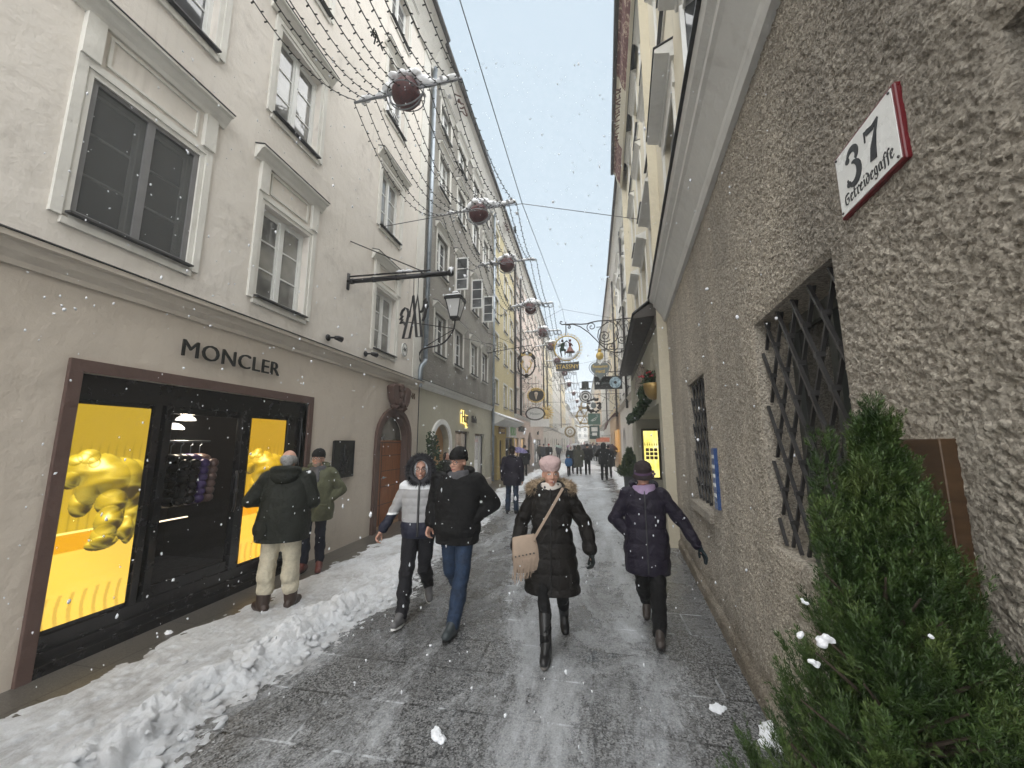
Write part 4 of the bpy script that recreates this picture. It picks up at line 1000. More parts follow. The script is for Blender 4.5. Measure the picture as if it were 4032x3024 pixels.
def big_hood(root, u, z, w=1.75, p=.25):
    m = MB(); m.profile([(0, z), (-.05, z), (-.06, z+.05), (-p+.03, z+.09), (-p, z+.1), (-p, z+.16), (0, z+.26)], u-w/2, u+w/2); o = m.build('window_hood', MT['cornice_grey'], root)
    m = MB(); m.profile([(0, z+.266), (-p-.02, z+.164), (-p-.02, z+.178), (0, z+.283)], u-w/2-.02, u+w/2+.02); m.build('hood_flashing', MT['flashing'], o)
    m = MB(); m.box(u-w/2+.08, u+w/2-.08, -.03, -.001, z-.35, z-.002); m.build('frieze', MT['stone_trim'], o)
def open_sashes(root, u, z, w, h, ang=70):
    for s in (-1, 1):
        a = R(ang)*s; x0 = u+s*w/2; c, q = math.cos(a), math.sin(a)
        o = thing_part(root, 'open_casement', (x0, -.01, z), -a if s > 0 else PI-a)
def thing_part(root, name, loc, rz):
    m = MB(); w, h = .56, 1.85
    m.box(-w, -w+.05, -.02, .02, 0, h); m.box(-.05, 0, -.02, .02, 0, h); m.box(-w+.05, -.05, -.018, .018, 0, .06); m.box(-w+.05, -.05, -.018, .018, h-.05, h); m.box(-w+.05, -.05, -.012, .012, h*.62, h*.62+.03)
    o = m.build(name, MT['white_paint'], root, loc, rz)
    m = MB(); m.box(-w+.04, -.04, -.004, .004, .05, h-.04); m.build('pane', MT['pane'], o); return o
for n_, (u, z, a, h) in enumerate(ws):
    i = n_ % 3; window(r1, u, z, a, h, .13, i > 0, .02, 3, pane='pane')
    if i == 0: big_hood(r1, u, 7.17)
    if i == 0 and 0 < n_ < 6:
        for s in (-1, 1): thing_part(r1, 'open_casement', (u+s*.6, -.05, z+.05), R(-62) if s > 0 else R(180+62))
shell(r1, r1['W'], 13.2, MT['plaster_hotel'], eave=.45, cove='plaster_hotel')
m = MB(); m.quad((0, 0, 0), (0, 0, 4.6), (0, .3, 4.6), (0, .3, 0)); m.build('corner_return', MT['plaster_greige'], r1)
# glazing and iron grilles
def seg_clip(p, q, x0, x1, z0, z1):
    (ax, az), (bx, bz) = p, q; t0, t1 = 0.0, 1.0
    for a, d, lo, hi in ((ax, bx-ax, x0, x1), (az, bz-az, z0, z1)):
        if abs(d) < 1e-9:
            if a < lo or a > hi: return None
        else:
            s, e = sorted(((lo-a)/d, (hi-a)/d)); t0 = max(t0, s); t1 = min(t1, e)
    if t1-t0 < 1e-3: return None
    return (ax+(bx-ax)*t0, az+(bz-az)*t0), (ax+(bx-ax)*t1, az+(bz-az)*t1)
MT['pane_reflect'] = glassmat('old_reflecting_glass', (.03, .03, .028), .02, 1.0)
for wi, (a, b, c, d) in enumerate(ops):
    m = MB(); f = .06
    m.box(a, a+f, .22, .28, c+.05, d); m.box(b-f, b, .22, .28, c+.05, d); m.box(a+f, b-f, .222, .278, d-f-.03, d); m.box(a+f, b-f, .222, .278, c+.05, c+.05+f); m.box((a+b)/2-.035, (a+b)/2+.035, .218, .276, c+.05+f, d-f-.03)
    o = m.build('barred_window', simple('dark_green_grey_frame_%d' % wi, (.05, .055, .05), .5), r1)
    m = MB(); m.box(a+.02, b-.02, .25, .256, c+.06, d-.02); m.build('pane', MT['pane_reflect'], o)
    m = MB(); dw, dh = (.21, .36); n = 12
    for kq in range(-n, n):
        for s in (1, -1):
            x = (a+b)/2+kq*dw; sg_ = seg_clip((x-s*dw*6, (c+d)/2-dh*6), (x+s*dw*6, (c+d)/2+dh*6), a+.01, b-.01, c+.03, d-.01)
            if sg_:
                (p, q), (r_, s2) = sg_; y = .06+(.012 if s > 0 else -.012)
                L = Vector((r_-p, 0, s2-q)); Ln = L.normalized(); nn = Vector((-Ln.z, 0, Ln.x))*.007
                A = Vector((p, y, q)); B = Vector((r_, y, s2)); t_ = Vector((0, .009, 0))
                m.add([A-nn-t_, A+nn-t_, A+nn+t_, A-nn+t_, B-nn-t_, B+nn-t_, B+nn+t_, B-nn+t_], [(0, 1, 2, 3), (7, 6, 5, 4), (0, 4, 5, 1), (1, 5, 6, 2), (2, 6, 7, 3), (3, 7, 4, 0)])
    for i in range(-8, 9):
        for j in range(-12, 13):
            x = (a+b)/2+i*dw/2; z = (c+d)/2+j*dh/2
            if (i+j) % 2 == 0 and a+.02 < x < b-.02 and c+.04 < z < d-.02: m.box(x-.015, x+.015, .04, .08, z-.013, z+.013)
    m.build('iron_grille', MT['iron_bar'], o)
    if wi: m = MB(); m.box(a-.05, b+.05, -.045, .012, c-.1, c-.005); m.build('stone_sill', MT['rough'], r1)
# house number sign
t = thing('street_sign', 'white enamel house number 37 sign with dark red rim on the rough wall', 'number sign', root_point(r1, ur(1.46), .006, 2.865), r1.rotation_euler.z)
m = MB(); m.box(-.182, .182, -.024, .03, -.135, .135); m.build('backing', MT['red'], t, bevel=.006)
m = MB(); m.box(-.17, .17, -.0265, -.019, -.124, .122); m.build('plate', MT['white'], t)
def stroke(mb, pts, widths, y0, y1):
    """stroke of varying width in the x,z plane"""
    P = [Vector((p[0], p[1])) for p in pts]
    if not isinstance(widths, (list, tuple)): widths = [widths]*len(P)
    L = []; Rr = []
    for i, p in enumerate(P):
        d = (P[min(i+1, len(P)-1)]-P[max(i-1, 0)]).normalized(); n_ = Vector((-d.y, d.x))*widths[i]/2; L.append(p+n_); Rr.append(p-n_)
    for i in range(len(P)-1): mb.prism([tuple(v) for v in (Rr[i], Rr[i+1], L[i+1], L[i])], y0, y1)
def nib(mb, pts, w, ang, y0, y1):
    """broad pen stroke: nib of width w held at ang"""
    c, s = math.cos(ang)*w/2, math.sin(ang)*w/2
    for (ax, az), (bx, bz) in zip(pts, pts[1:]):
        q = [(ax-c, az-s), (bx-c, bz-s), (bx+c, bz+s), (ax+c, az+s)]
        area = sum(q[i][0]*q[(i+1) % 4][1]-q[(i+1) % 4][0]*q[i][1] for i in range(4))
        if area < 0: q = q[::-1]
        mb.prism(q, y0, y1)
Y0, Y1 = -.0285, -.0262
m = MB()
# 3
th = [i*PI/14 for i in range(15)]
t3 = [(-.062+.03*math.cos(PI*.95-1.25*t_), .062+.026*math.sin(PI*.95-1.25*t_)) for t_ in th]
t3w = [.008+.018*math.sin(min(1, i/14)*PI*.9) for i in range(15)]
stroke(m, t3, t3w, Y0, Y1)
t4 = [(-.068+.038*math.cos(PI*.5-1.45*t_), -.004+.041*math.sin(PI*.5-1.45*t_)) for t_ in th]
stroke(m, t4, [.008+.024*math.sin(PI*min(1, i/13)) for i in range(15)], Y0, Y1)
m.prism([(-.092+.013*math.cos(i*PI/5), .06+.012*math.sin(i*PI/5)) for i in range(10)], Y0-.0002, Y1); m.prism([(-.1+.013*math.cos(i*PI/5), -.03+.012*math.sin(i*PI/5)) for i in range(10)], Y0-.0002, Y1)
# 7
stroke(m, [(.02, .083), (.035, .078), (.065, .072), (.097, .085)], [.01, .022, .02, .008], Y0, Y1); stroke(m, [(.021, .09), (.019, .05)], .006, Y0-.0002, Y1)
stroke(m, [(.096, .085), (.075, .045), (.058, .005), (.05, -.04)], [.007, .014, .03, .034], Y0-.0004, Y1)
m.build('numerals', MT['ink'], t)
m = MB(); x = -.138; wd = .0065; A_ = R(40)
h_, lo = .026, -.098
FR = dict(G=([[(.018, .036), (.006, .034), (.002, .02), (.004, .005), (.014, 0), (.022, .006), (.022, .02), (.012, .02)], [(.012, .03), (.022, .036), (.026, .032)]], .032),
  e=([[(.002, .022), (.002, .004), (.008, 0), (.014, .004)], [(.002, .022), (.009, .026), (.013, .02), (.004, .012)]], .0195), t=([[(.005, .034), (.004, .004), (.009, 0), (.013, .004)], [(0, .024), (.012, .024)]], .0175),
  r=([[(.002, .024), (.005, .021), (.005, .003), (.008, .0)], [(.005, .021), (.011, .026), (.014, .022)]], .018), i=([[(.002, .024), (.005, .021), (.005, .003), (.009, .001)], [(.004, .033), (.007, .036)]], .0135),
  d=([[(.004, .036), (.012, .03), (.016, .018), (.013, .004), (.008, 0), (.002, .006), (.002, .018), (.01, .024)]], .0225), g=([[(.002, .022), (.002, .006), (.008, .002), (.013, .006)], [(.002, .022), (.009, .026), (.013, .022), (.013, -.006), (.007, -.012), (.0, -.008)]], .021),
  a=([[(.002, .02), (.002, .004), (.007, 0), (.012, .005)], [(.002, .022), (.009, .025), (.013, .02), (.013, .003), (.017, .0)]], .022), s=([[(.004, -.008), (.005, .0), (.005, .03), (.011, .037), (.015, .033)], [(.0, .022), (.008, .022)]], .0155))
for ch in 'Getreidegasse':
    st_, adv = FR[ch]
    for s in st_: nib(m, [(x+p*1.12, lo+q*1.15) for p, q in s], wd, A_, Y0, Y1)
    x += adv*1.12
m.build('blackletter_name', MT['ink'], t)
m = MB()
for sx, sz in ((-1, -1), (1, -1), (1, 1), (-1, 1)): m.ell((sx*.16, -.028, sz*.114), (.005, .004, .005), 8, 6)
m.build('screws', MT['iron_bar'], t)
t = thing('bronze_plaque', 'brown bronze plaque on the rough wall behind the conifer', 'plaque', root_point(r1, ur(1.54), -.008, 1.62), r1.rotation_euler.z)
m = MB(); m.box(-.24, .24, -.03, .03, -.24, .25); m.build('plate', MT['bronze'], t, bevel=.004)
text_obj('raised_text', 'JAZZ\nBAR', .07, MT['bronze'], t, (-.02, -.031, 0), extrude=.004)
t = thing('enamel_sign', 'narrow blue enamel sign on the rough wall between the barred windows', 'wall sign', root_point(r1, ur(4.27), -.02, 1.5), r1.rotation_euler.z)
m = MB(); m.box(-.06, .06, -.012, .05, -.3, .3); m.build('plate', simple('blue_enamel', (.03, .07, .2), .3), t)
for zz in (.22, .12, .03, -.06, -.16): MB().box(-.045, .045, -.016, -.0115, zz-.02, zz+.012).build('text_line', MT['white'], t)
t = thing('wall_lamp', 'cream globe wall lamp high on the rough wall', 'wall lamp', px(1852, -22, 1.75), 0)
m = MB(); m.ell((0, 0, 0), (.085, .085, .085), 20, 14); m.build('globe', simple('cream_lamp_glass', (.62, .55, .42), .3, var=.03), t, smooth=True)
m = MB(); m.tube([(0, 0, .06), (.03, 0, .12), (.3, 0, .12)], .022, 8); m.build('arm', MT['iron'], t)
# ====================================================== right: hotel shop wing
HX = lambda Y: 1.40+.045*(Y-7.6)
r2 = facade_root('hotel_wing', 'cream house with low canopy, open passage and painted red eave frieze', (HX(15.4), 15.4), (HX(7.6), 7.6))
uh = lambda Y: (15.4-Y)*math.hypot(1, .045); WH = r2['W']
wall('ground_floor_wall', MT['plaster_greige'], r2, 0, WH, 0, 4.7, [(uh(13.6), uh(7.95), 0, 2.62)], 1.1)
ws = [(uh(Y), z, 1.2 if i == 0 else 1.05, h) for Y in (8.6, 10.9, 13.2) for i, (z, h) in enumerate(rowsR)]
wall('upper_wall', MT['plaster_hotel'], r2, 0, WH, 4.7, 13.2, [(u-a/2, u+a/2, z, z+h) for u, z, a, h in ws], .16, y=.2)
rr = thing_ = None
for n_, (u, z, a, h) in enumerate(ws):
    i = n_ % 3; W_ = window(r2, u, z, a, h, .13, i > 0, .02, 3); W_.location.y = .2
    if i == 0:
        m = MB(); zz = 7.17; p = .06; m.profile([(.2, zz), (.14, zz+.05), (-.02, zz+.09), (-.05, zz+.1), (-.05, zz+.16), (.2, zz+.26)], u-.88, u+.88); m.build('window_hood', MT['cornice_grey'], r2)
shell(r2, WH, 13.2, MT['plaster_hotel'], eave=.3, cove='plaster_hotel')
m = MB(); m.quad((uh(13.6), 0.0, 2.624), (uh(7.95), 0.0, 2.624), (uh(7.95), 1.1, 2.624), (uh(13.6), 1.1, 2.624)); m.build('passage_ceiling', MT['plaster_butter'], r2)
m = MB(); m.box(uh(13.6)+.3, uh(7.95), 1.09, 1.15, 0, 2.62); m.build('passage_back', simple('brown_shop_wood', (.05, .03, .02), .5), r2)
m = MB(); m.profile([(-.0, 4.62), (-.42, 4.34), (-.44, 4.28), (-.38, 4.27), (-.02, 4.3), (0, 4.3)], uh(14.6), WH); cn = m.build('canopy', simple('dark_canopy_boards', (.045, .037, .03), .6), r2)
m = MB(); m.profile([(.1, 4.78), (-.45, 4.345), (-.45, 4.37), (.1, 4.81)], uh(14.6)-.02, WH+.02); m.build('canopy_sheet', MT['flashing'], cn)
m = MB(); m.box(uh(14.6), WH, -.03, .0, 4.1, 4.3); m.build('canopy_beam', simple('canopy_beam_brown', (.1, .085, .07), .6), cn)
k = N('painted_frieze'); co = k.coord(); n = k.vor(5, k.coord((1, 1, 1)), feature='SMOOTH_F1'); n3 = k.noise(6, co, 5, .7, 1.0)
k.set(col=k.ramp(n3, [(.4, (.1, .03, .024)), (.52, (.15, .055, .045)), (.6, (.42, .33, .24))]), rough=.8); MT['frieze'] = k.m
H = 13.2
def cove_band(name, root, x0, x1, mat, e=.3):
    m = MB(); pts = [(-.07, H-.69), (-.17, H-.505), (-e*.75-.012, H-.165), (-e-.008, H-.085)]
    for a, b in zip(pts, pts[1:]): m.quad((x0, a[0], a[1]), (x1, a[0], a[1]), (x1, b[0], b[1]), (x0, b[0], b[1]))
    return m.build(name, mat, root)
cove_band('painted_frieze', r2, .2, 2.2, MT['frieze']); cove_band('painted_frieze', r2, 4.6, WH, MT['frieze']); cove_band('painted_frieze', r1, .0, 4.2, MT['frieze'], .45)
me = text_mesh('GOLDENER', .42, .004, .004, space=1.05); me.transform(Matrix.Rotation(R(-65), 4, 'X')); link('painted_letters', me, MT['date_red'], r2, (3.4, -.235, H-.42))
# lit showcase on the far jamb of the passage
X0, X1 = 1.82, 2.36
t = thing('lit_showcase', 'tall yellow lit showcase with rows of small boxes and bottles in dark frame', 'showcase', (2.09, 13.56, 0), 0)
m = MB(); m.box(-.29, -.23, -.06, .02, .66, 2.3); m.box(.23, .29, -.06, .02, .66, 2.3); m.box(-.23, .23, -.058, .02, .66, .72); m.box(-.23, .23, -.058, .02, 2.23, 2.3); m.build('frame', MT['door_dark'], t)
k = N('yellow_showcase_light'); co = k.coord(); k.set(col=(.02, .02, .02), em=k.ramp(k.noise(2.5, k.coord((2.2, 1, .6)), 4), [(.3, (.62, .5, .03)), (.6, (.95, .86, .28)), (.75, (1, .97, .75))]), es=1.0*EMK); m = MB(); m.box(-.23, .23, -.02, .01, .72, 2.23); m.build('lit_back', k.m, t)
m = MB()
for i in range(3):
    for j in range(3): m.box(-.17+i*.13, -.07+i*.13, -.05, -.02, 1.3+j*.13, 1.4+j*.13)
m.build('boxes', simple('confection_boxes', (.12, .04, .03), .4, var=.9, vs=9), t)
m = MB()
for i in range(6): m.lathe([(.012, 0), (.014, .05), (.006, .08), (.006, .11), (.0, .11)], (-.19+i*.075, -.035, 1.74), 8)
m.build('bottles', simple('small_bottles', (.3, .2, .05), .3), t)
t = thing('metal_letter_sign', 'row of upright brass bars forming a sign above the passage', 'sign', root_point(r2, uh(10.6), -.04, 3.4), r2.rotation_euler.z)
m = MB()
for i in range(9):
    hh = .36-.03*abs(i-6); m.box(-1.0+i*.22, -.93+i*.22, -.1, .0, -hh, hh+.08*(i % 2))
m.build('bars', simple('brushed_brass_bars', (.16, .13, .1), .3, .7), t)
for i, (x, y, z, hide) in enumerate([(.6, 1.09, 0, 0)]): pass
# ------------------------------------------------------------------ far right
rt = [('white_house', 'white house right of the street beyond the canopied cream one', (2.05, 15.4), (2.2, 26), 13.3, 'plaster_white', 'plaster_cream', 4),
      ('cream_house', 'cream house with dark red awning on the right side', (2.2, 26), (2.25, 38), 13.1, 'plaster_butter', 'plaster_peach', 4),
      ('grey_house', 'pale grey house right of the street past the red awning', (2.25, 38), (2.2, 56), 13.2, 'plaster_white', 'plaster_white', 6),
      ('peach_house', 'peach house far down on the right side', (2.2, 56), (1.8, 84), 13, 'plaster_peach', 'plaster_cream', 8),
      ('white_house', 'long far white house on the right, narrowing the street', (1.8, 84), (.9, 120), 13, 'plaster_white', 'plaster_butter', 9),
      ('cream_house', 'last cream house on the right at the hazy end', (.9, 120), (.6, 168), 12, 'plaster_butter', 'plaster_white', 10)]
for i, (nm, lb, a, b, H_, mt, gm, cols) in enumerate(rt):
    W_ = math.hypot(b[0]-a[0], b[1]-a[1]); n = max(2, int(W_/3.6))
    o_ = []
    for q in range(n):
        c_ = W_*(q+.5)/n; o_.append((c_-1.0, c_+1.0, 0 if q % 2 == 0 else .3, 2.7, .9, ['door_dark', 'lit_dim', 'lit_warm'][q % 3]))
    house(nm, lb, 'R', b, a, H_, mt, gm, cols, [(4.5, 1.5), (7, 1.45), (9.4, 1.35), (11.3, .9)], 1.05, o_, 4.0, hood=i < 2, eave=.4, corn='cornice_cream', cove='stone_trim')
for Y, lb in ((15.45, 'dark downpipe at the end of the canopied cream house'), (19.5, 'dark downpipe on the white house behind the scrolled bracket'), (26, 'dark downpipe between the white house and the awning house'), (38, 'dark downpipe past the red awning')):
    downpipe(((1.98 if Y < 16 else 2.0), Y, 0), 3.5, 12.8, 'iron_dark', lb, .06)
t = thing('awning', 'dark red scalloped awning over an orange lit shop on the right', 'awning', (2.2, 28.5, 0), -PI/2)
m = MB(); m.profile([(0, 3.9), (-.3, 3.8), (-.75, 3.3), (-.9, 2.75), (-.86, 2.75), (-.7, 3.25), (-.28, 3.7), (0, 3.78)], -1.5, 1.5); m.build('fabric', simple('dark_red_awning', (.07, .02, .018), .5), t)
m = MB(); m.box(-1.4, 1.4, -.1, .02, 1.2, 2.7); m.build('lit_front', emit('orange_shop_light', (1, .5, .12), .35), t)
# ======================================================= christmas light garlands
ZR = 7.9
rods = [(-2.9+.0, 2.0), (-2.9, 5.4), (-2.6, 8.95), (-2.48, 12.05), (-2.28, 16.3), (-2.2, 20.5), (-2.03, 23.6), (-2.0, 28.5), (-1.7, 33.5), (-1.6, 40), (-1.4, 48), (-1.2, 57), (-1.0, 67), (-.8, 78), (-.6, 92), (-.4, 108)]
k = N('red_wire_ball'); co = k.coord(); k.set(col=k.ramp(k.noise(30, co, 5, .8), [(.3, (.018, .004, .005)), (.7, (.11, .012, .015))]), rough=.5); k.bump(k.noise(60, co, 3), .8, .02); MT['ball'] = k.m
MT['rodmetal'] = simple('grey_rod_metal', (.22, .23, .25), .45, .5)
near_lab = ['light garland overhead with red ball, nearest the viewer and mostly out of frame', 'nearest visible garland rod with snowy red ball above the street', 'second garland rod, thickly snowed, beside the zinc downpipe', 'third garland rod with round red ball before the yellow house', 'fourth garland rod with snow covered ball, tangled lights', 'fifth garland rod with red ball near the pink house', 'garland rod just behind the dancing couple sign']
for i, (rx, ry) in enumerate(rods):
    random.seed(50+i); far = i > 7; tilt = [.0, .05, .06, .02, .03, .0][i] if i < 6 else random.uniform(-.03, .05)
    L = 1.0; lab = near_lab[i] if i < len(near_lab) else 'small distant light garland with red ball, %s along the street' % ['eighth', 'ninth', 'tenth', 'eleventh', 'twelfth', 'thirteenth', 'fourteenth', 'fifteenth', 'sixteenth'][i-7]
    t = thing('light_garland', lab, 'light garland', (rx, ry, ZR), 0, 'light garlands hung along the street')
    zz = lambda x: tilt*x
    m = MB(); m.tube([(-L, 0, zz(-L)), (L, 0, zz(L))], .022, 8); m.build('rod', MT['rodmetal'], t)
    dz = [-.0, -.06, -.14, -.1, -.16, -.08, -.1][i % 7]
    m = MB(); m.ell((0, 0, dz), (.25, .25, .25), 16 if not far else 10, 10 if not far else 7, noise=.06); m.build('red_ball', MT['ball'], t, smooth=True)
    m = MB()
    if not far:
        for a in (0, .5):
            m.tube([((.31)*math.cos(q*PI/14), math.sin(a)*.31*math.sin(q*PI/14)*.6, dz+.31*math.sin(q*PI/14)) for q in range(28)], .012, 5, True)
        m.tube([(.31*math.cos(q*PI/12), .31*math.sin(q*PI/12), dz-.05) for q in range(24)], .01, 5, True)
        m.build('wire_hoop', MT['rodmetal'], t)
    m = MB(); x = -L*.85
    while x < L*.95:
        r_ = random.uniform(.03, .07)*(1.5 if abs(x) < .35 else 1); bias = .22*math.exp(-(x/.28)**2) if dz > -.2 else 0
        if random.random() < (.8 if i != 3 else .6): m.ell((x, random.uniform(-.02, .02), zz(x)+r_*.6+bias), (r_*1.5, r_*1.1, r_*.85), 8, 6, noise=.25)
        x += random.uniform(.04, .09)
    for q in range(14): m.ell((random.uniform(-.22, .22), random.uniform(-.12, .12), dz+.25+random.uniform(-.02, .06)), (.1, .09, .06), 8, 6, noise=.2)
    link('snow_cap', modmesh(m, .018, 2, 'snow_cap'), MT['snow_clean'], t)
    # strings of little bulbs to the next rod
    if i+1 < len(rods):
        nx, ny = rods[i+1]; n = 11 if not far else 8
        for s in range(n):
            f = s/(n-1); x0 = -L+2*L*f; x1 = x0+(nx-rx)+random.uniform(-.04, .04); D = ny-ry; sag = (.42+.35*random.random()+.3*(1-f))*D/3.5
            K = 16 if not far else 8; pts = [(x0+(x1-x0)*q/K, D*q/K, zz(x0)*(1-q/K)-sag*4*(q/K)*(1-q/K)*.8) for q in range(K+1)]
            m = bl = MB(); m.tube(pts, .0085 if not far else .011, 4)
            nb = int(D/.105) if not far else int(D/.25)
            for b in range(nb):
                q = (b+.5)/nb; a = min(int(q*K), K-1); w_ = q*K-a; p = Vector(pts[a])*(1-w_)+Vector(pts[a+1])*w_
                d = (1 if b % 2 else -1); e = p+Vector((d*.04, .012*random.uniform(-1, 1), -.012+random.uniform(-.012, .012)))
                bl.tube([p, e], .0105 if not far else .014, 4)
            if random.random() < .35:
                q = random.randint(4, K-5) if K > 9 else 3
                for e in range(7): m.tube([Vector(pts[q])+Vector((random.uniform(-.05, .05), random.uniform(-.15, .15), random.uniform(-.05, .05))), Vector(pts[q])+Vector((random.uniform(-.05, .05), random.uniform(-.2, .2), random.uniform(-.1, .02)))], .011, 4)
            o = m.build('light_string', MT['sign_black'], t)
        if not far:
            m = MB()
            for s in range(26 if i in (2, 4) else 9):
                x = random.uniform(-L, L); y = random.uniform(-.25, .5)*(1 if i in (2, 4) else .6); m.ell((x, y, zz(x)-.05*abs(y)*4+.01), (.03, .05, .02), 7, 5, noise=.3)
            tag(m.build('string_snow', MT['snow_clean'], o), kind='stuff')
# --------------------------------------------------------------------- cables
def cable(pts, label, r=.009, sagv=0.0, group='overhead cables'):
    P = [Vector(p) for p in pts]; out = []
    for a, b in zip(P, P[1:]):
        for q in range(8): f = q/8; v = a.lerp(b, f); v.z -= sagv*4*f*(1-f); out.append(v)
    out.append(P[-1]); b0 = P[0]; m = MB(); m.tube([p-b0 for p in out], r, 5)
    return tag(m.build('cable', MT['iron_bar'], None, b0), label, 'cable', group)
j1 = px(1128, 440, 9.1); j2 = px(1215, 668, 21)
cable([px(787, 497, 7.0).lerp(px(787, 497, 7.0), 0), (-2.95, 8.2, 7.35), tuple(j1), (1.75, 10.3, 7.9)], 'thin cable crossing the street beside the second garland rod')
cable([px(975, -60, 4.4), tuple(j1), tuple(j2), px(1262, 900, 70)], 'thin cable running lengthwise down the street under the sky')
cable([(-4.3, 20.5, 7.5), tuple(j2), (1.8, 21.5, 8.7)], 'thin cable crossing over the scrolled bracket')
cable([(-4.3, 27, 7.2), (-1, 27, 7.2), (1.9, 27, 7.7)], 'thin cable crossing beside the heart shaped sign')
cable([(-4.3, 33, 6.6), (1.9, 33, 7.1)], 'thin cable crossing behind the round dancing couple sign')
cable([(-4.3, 13, 5.6), (-2.4, 17.2, 5.9)], 'short cable slanting from roughcast house to the antler sign')
# ---------------------------------------------------------------- hanging signs
def hanging(name, label, P, wallx, drop=.25, scroll=True, mat='iron_dark', side=None, rise=.0):
    """bracket from the wall to a sign hanging at P (its top); returns the root (x across the street)"""
    t = thing(name, label, 'hanging sign', P, 0)
    wx = wallx-P[0]; sg_ = 1 if wx > 0 else -1; zt = drop
    m = MB(); m.tube([(wx, 0, zt), (-.18*sg_, 0, zt)], .017, 6)
    if scroll:
        Lh = abs(wx); m.tube([(sg_*x, 0, z) for x, z in [(Lh, zt-.75), (Lh*.7, zt-.62), (Lh*.5, zt-.3), (Lh*.25, zt-.08), (.05, zt)]], .012, 6)
        for q, (f, r_) in enumerate([(.8, .22), (.55, .14), (.92, .12)]): m.tube([(sg_*p[0], 0, p[2]) for p in spiral(Lh*f, zt-.28+.06*q, .03, r_, q, 1.6)], .01, 5)
    m.tube([(0, 0, zt), (0, 0, 0)], .01, 5); m.build('bracket', MT[mat], t); return t
# big scrolled bracket with the round dancing couple sign
Y = 12.0; t = thing('guild_sign', 'gilded ring sign of a dancing couple over a black STASSNY board, scrolled bracket', 'hanging sign', (1.64, Y, 5.5), 0)
m = MB(); X_ = lambda x: x-1.64
def Z_(z): return z-5.5
T = lambda pts, r=.017: m.tube([(X_(x), 0, Z_(z)) for x, z in pts], r, 6)
W2 = lambda qx, qy: (px(qx, qy, Y).x, px(qx, qy, Y).z)
c5 = lambda x, y: W2((2150+x*.4219)/1.8228, (1200+y*.4219)/1.8228)
T([c5(*q) for q in [(830, 122), (740, 128), (640, 142), (560, 148), (480, 152), (420, 165), (380, 178), (320, 182), (250, 178), (195, 182), (150, 185), (130, 172), (135, 155), (152, 160)]], .019)
T([c5(*q) for q in [(190, 190), (250, 182), (320, 205), (400, 260), (470, 330), (530, 390), (580, 425), (640, 448), (700, 440), (740, 415), (735, 380)]], .017)
def sp(cx, cy, r, a0, turns, r0=.12, n=28):
    ce = c5(cx, cy); rr = r*.4219/1.8228/850*Y; m.tube([(X_(p[0]), 0, Z_(p[2])) for p in spiral(ce[0], ce[1], rr*r0, rr, a0, turns, n)], .014, 6)
sp(548, 292, 62, 0, 1.9); sp(425, 205, 48, 1, 1.5); sp(705, 325, 40, 2, 1.6); sp(610, 395, 45, .5, 1.5); sp(215, 210, 18, 0, 1.3)
T([c5(*q) for q in [(585, 160), (530, 190), (490, 240), (482, 300), (500, 345), (545, 370), (610, 365), (655, 330), (675, 275), (665, 210), (630, 165), (590, 155)]], .015)
T([c5(*q) for q in [(470, 210), (520, 205), (560, 170), (575, 150)]], .013); T([c5(*q) for q in [(640, 430), (670, 400), (675, 330), (650, 250)]], .013)
for q in ((640, 140), (690, 135), (740, 130)):
    T([c5(*q), c5(q[0]+60, q[1]+60), c5(q[0]+90, q[1]+140)], .009); T([c5(q[0]+60, q[1]), c5(q[0], q[1]+70), c5(q[0]-10, q[1]+110)], .009)
T([c5(820, 125), c5(770, 180), c5(760, 240), c5(790, 310)], .014)
T([c5(185, 160), c5(185, 290)], .014)
m.build('scrolled_bracket', MT['iron_dark'], t)
ce = c5(195, 405); cx_, cz_ = X_(ce[0]), Z_(ce[1]); RR = .395
m = MB(); m.tube([(cx_+RR*math.cos(a*PI/20), 0, cz_+RR*math.sin(a*PI/20)) for a in range(40)], .02, 8, True); rg = m.build('gilded_ring', MT['gold_paint'], t, smooth=True)
m = MB()
for a in range(17):
    an = -.9+a*.235; m.tube(spiral(cx_+(RR+.055)*math.cos(an), cz_+(RR+.055)*math.sin(an), .01, .042, an, 1.3, 10), .007, 4)
m.build('curled_wire', MT['gold_paint'], rg)
def fig(parts, name, mat): 
    m = MB()
    for p in parts: m.cap((cx_+p[0], 0, cz_+p[1]), p[2], (cx_+p[3], 0, cz_+p[4]), p[5], 8)
    return m.build(name, mat, t, smooth=True)
fig([(-.13, .14, .05, -.15, -.02, .055), (-.1, .15, .022, .0, .24, .018), (-.17, .12, .022, -.27, .08, .018), (-.15, -.04, .05, -.06, -.06, .035), (-.2, .0, .03, -.2, -.1, .03)], 'dancing_man', simple('figure_green', (.02, .05, .03), .5))
fig([(-.06, -.06, .022, -.06, -.2, .018), (-.2, -.1, .022, -.17, -.26, .018), (-.14, .24, .04, -.14, .25, .04)], 'man_legs_head', simple('figure_brown', (.07, .04, .03), .5))
fig([(.1, .14, .045, .1, .05, .04), (.09, .15, .016, .02, .22, .014), (.14, .14, .018, .18, .07, .014), (.1, .24, .04, .1, .25, .04)], 'woman_bodice', simple('figure_dark_red', (.1, .02, .02), .5))
m = MB(); m.lathe([(.035, .06), (.06, .0), (.12, -.1), (.16, -.14), (.0, -.12)], (cx_+.1, 0, cz_), 14); m.build('woman_skirt', simple('figure_pink', (.28, .15, .13), .6), t, smooth=True)
fig([(.08, -.12, .016, .08, -.28, .014), (.12, -.12, .016, .13, -.29, .014)], 'woman_legs', simple('figure_grey', (.2, .18, .16), .6))
m = MB()
for a in range(16): an = PI*1.22+a*.045*PI; m.ell((cx_+(RR-.03)*math.cos(an), 0, cz_+(RR-.04)*math.sin(an)), (.05, .035, .035), 8, 6, noise=.2)
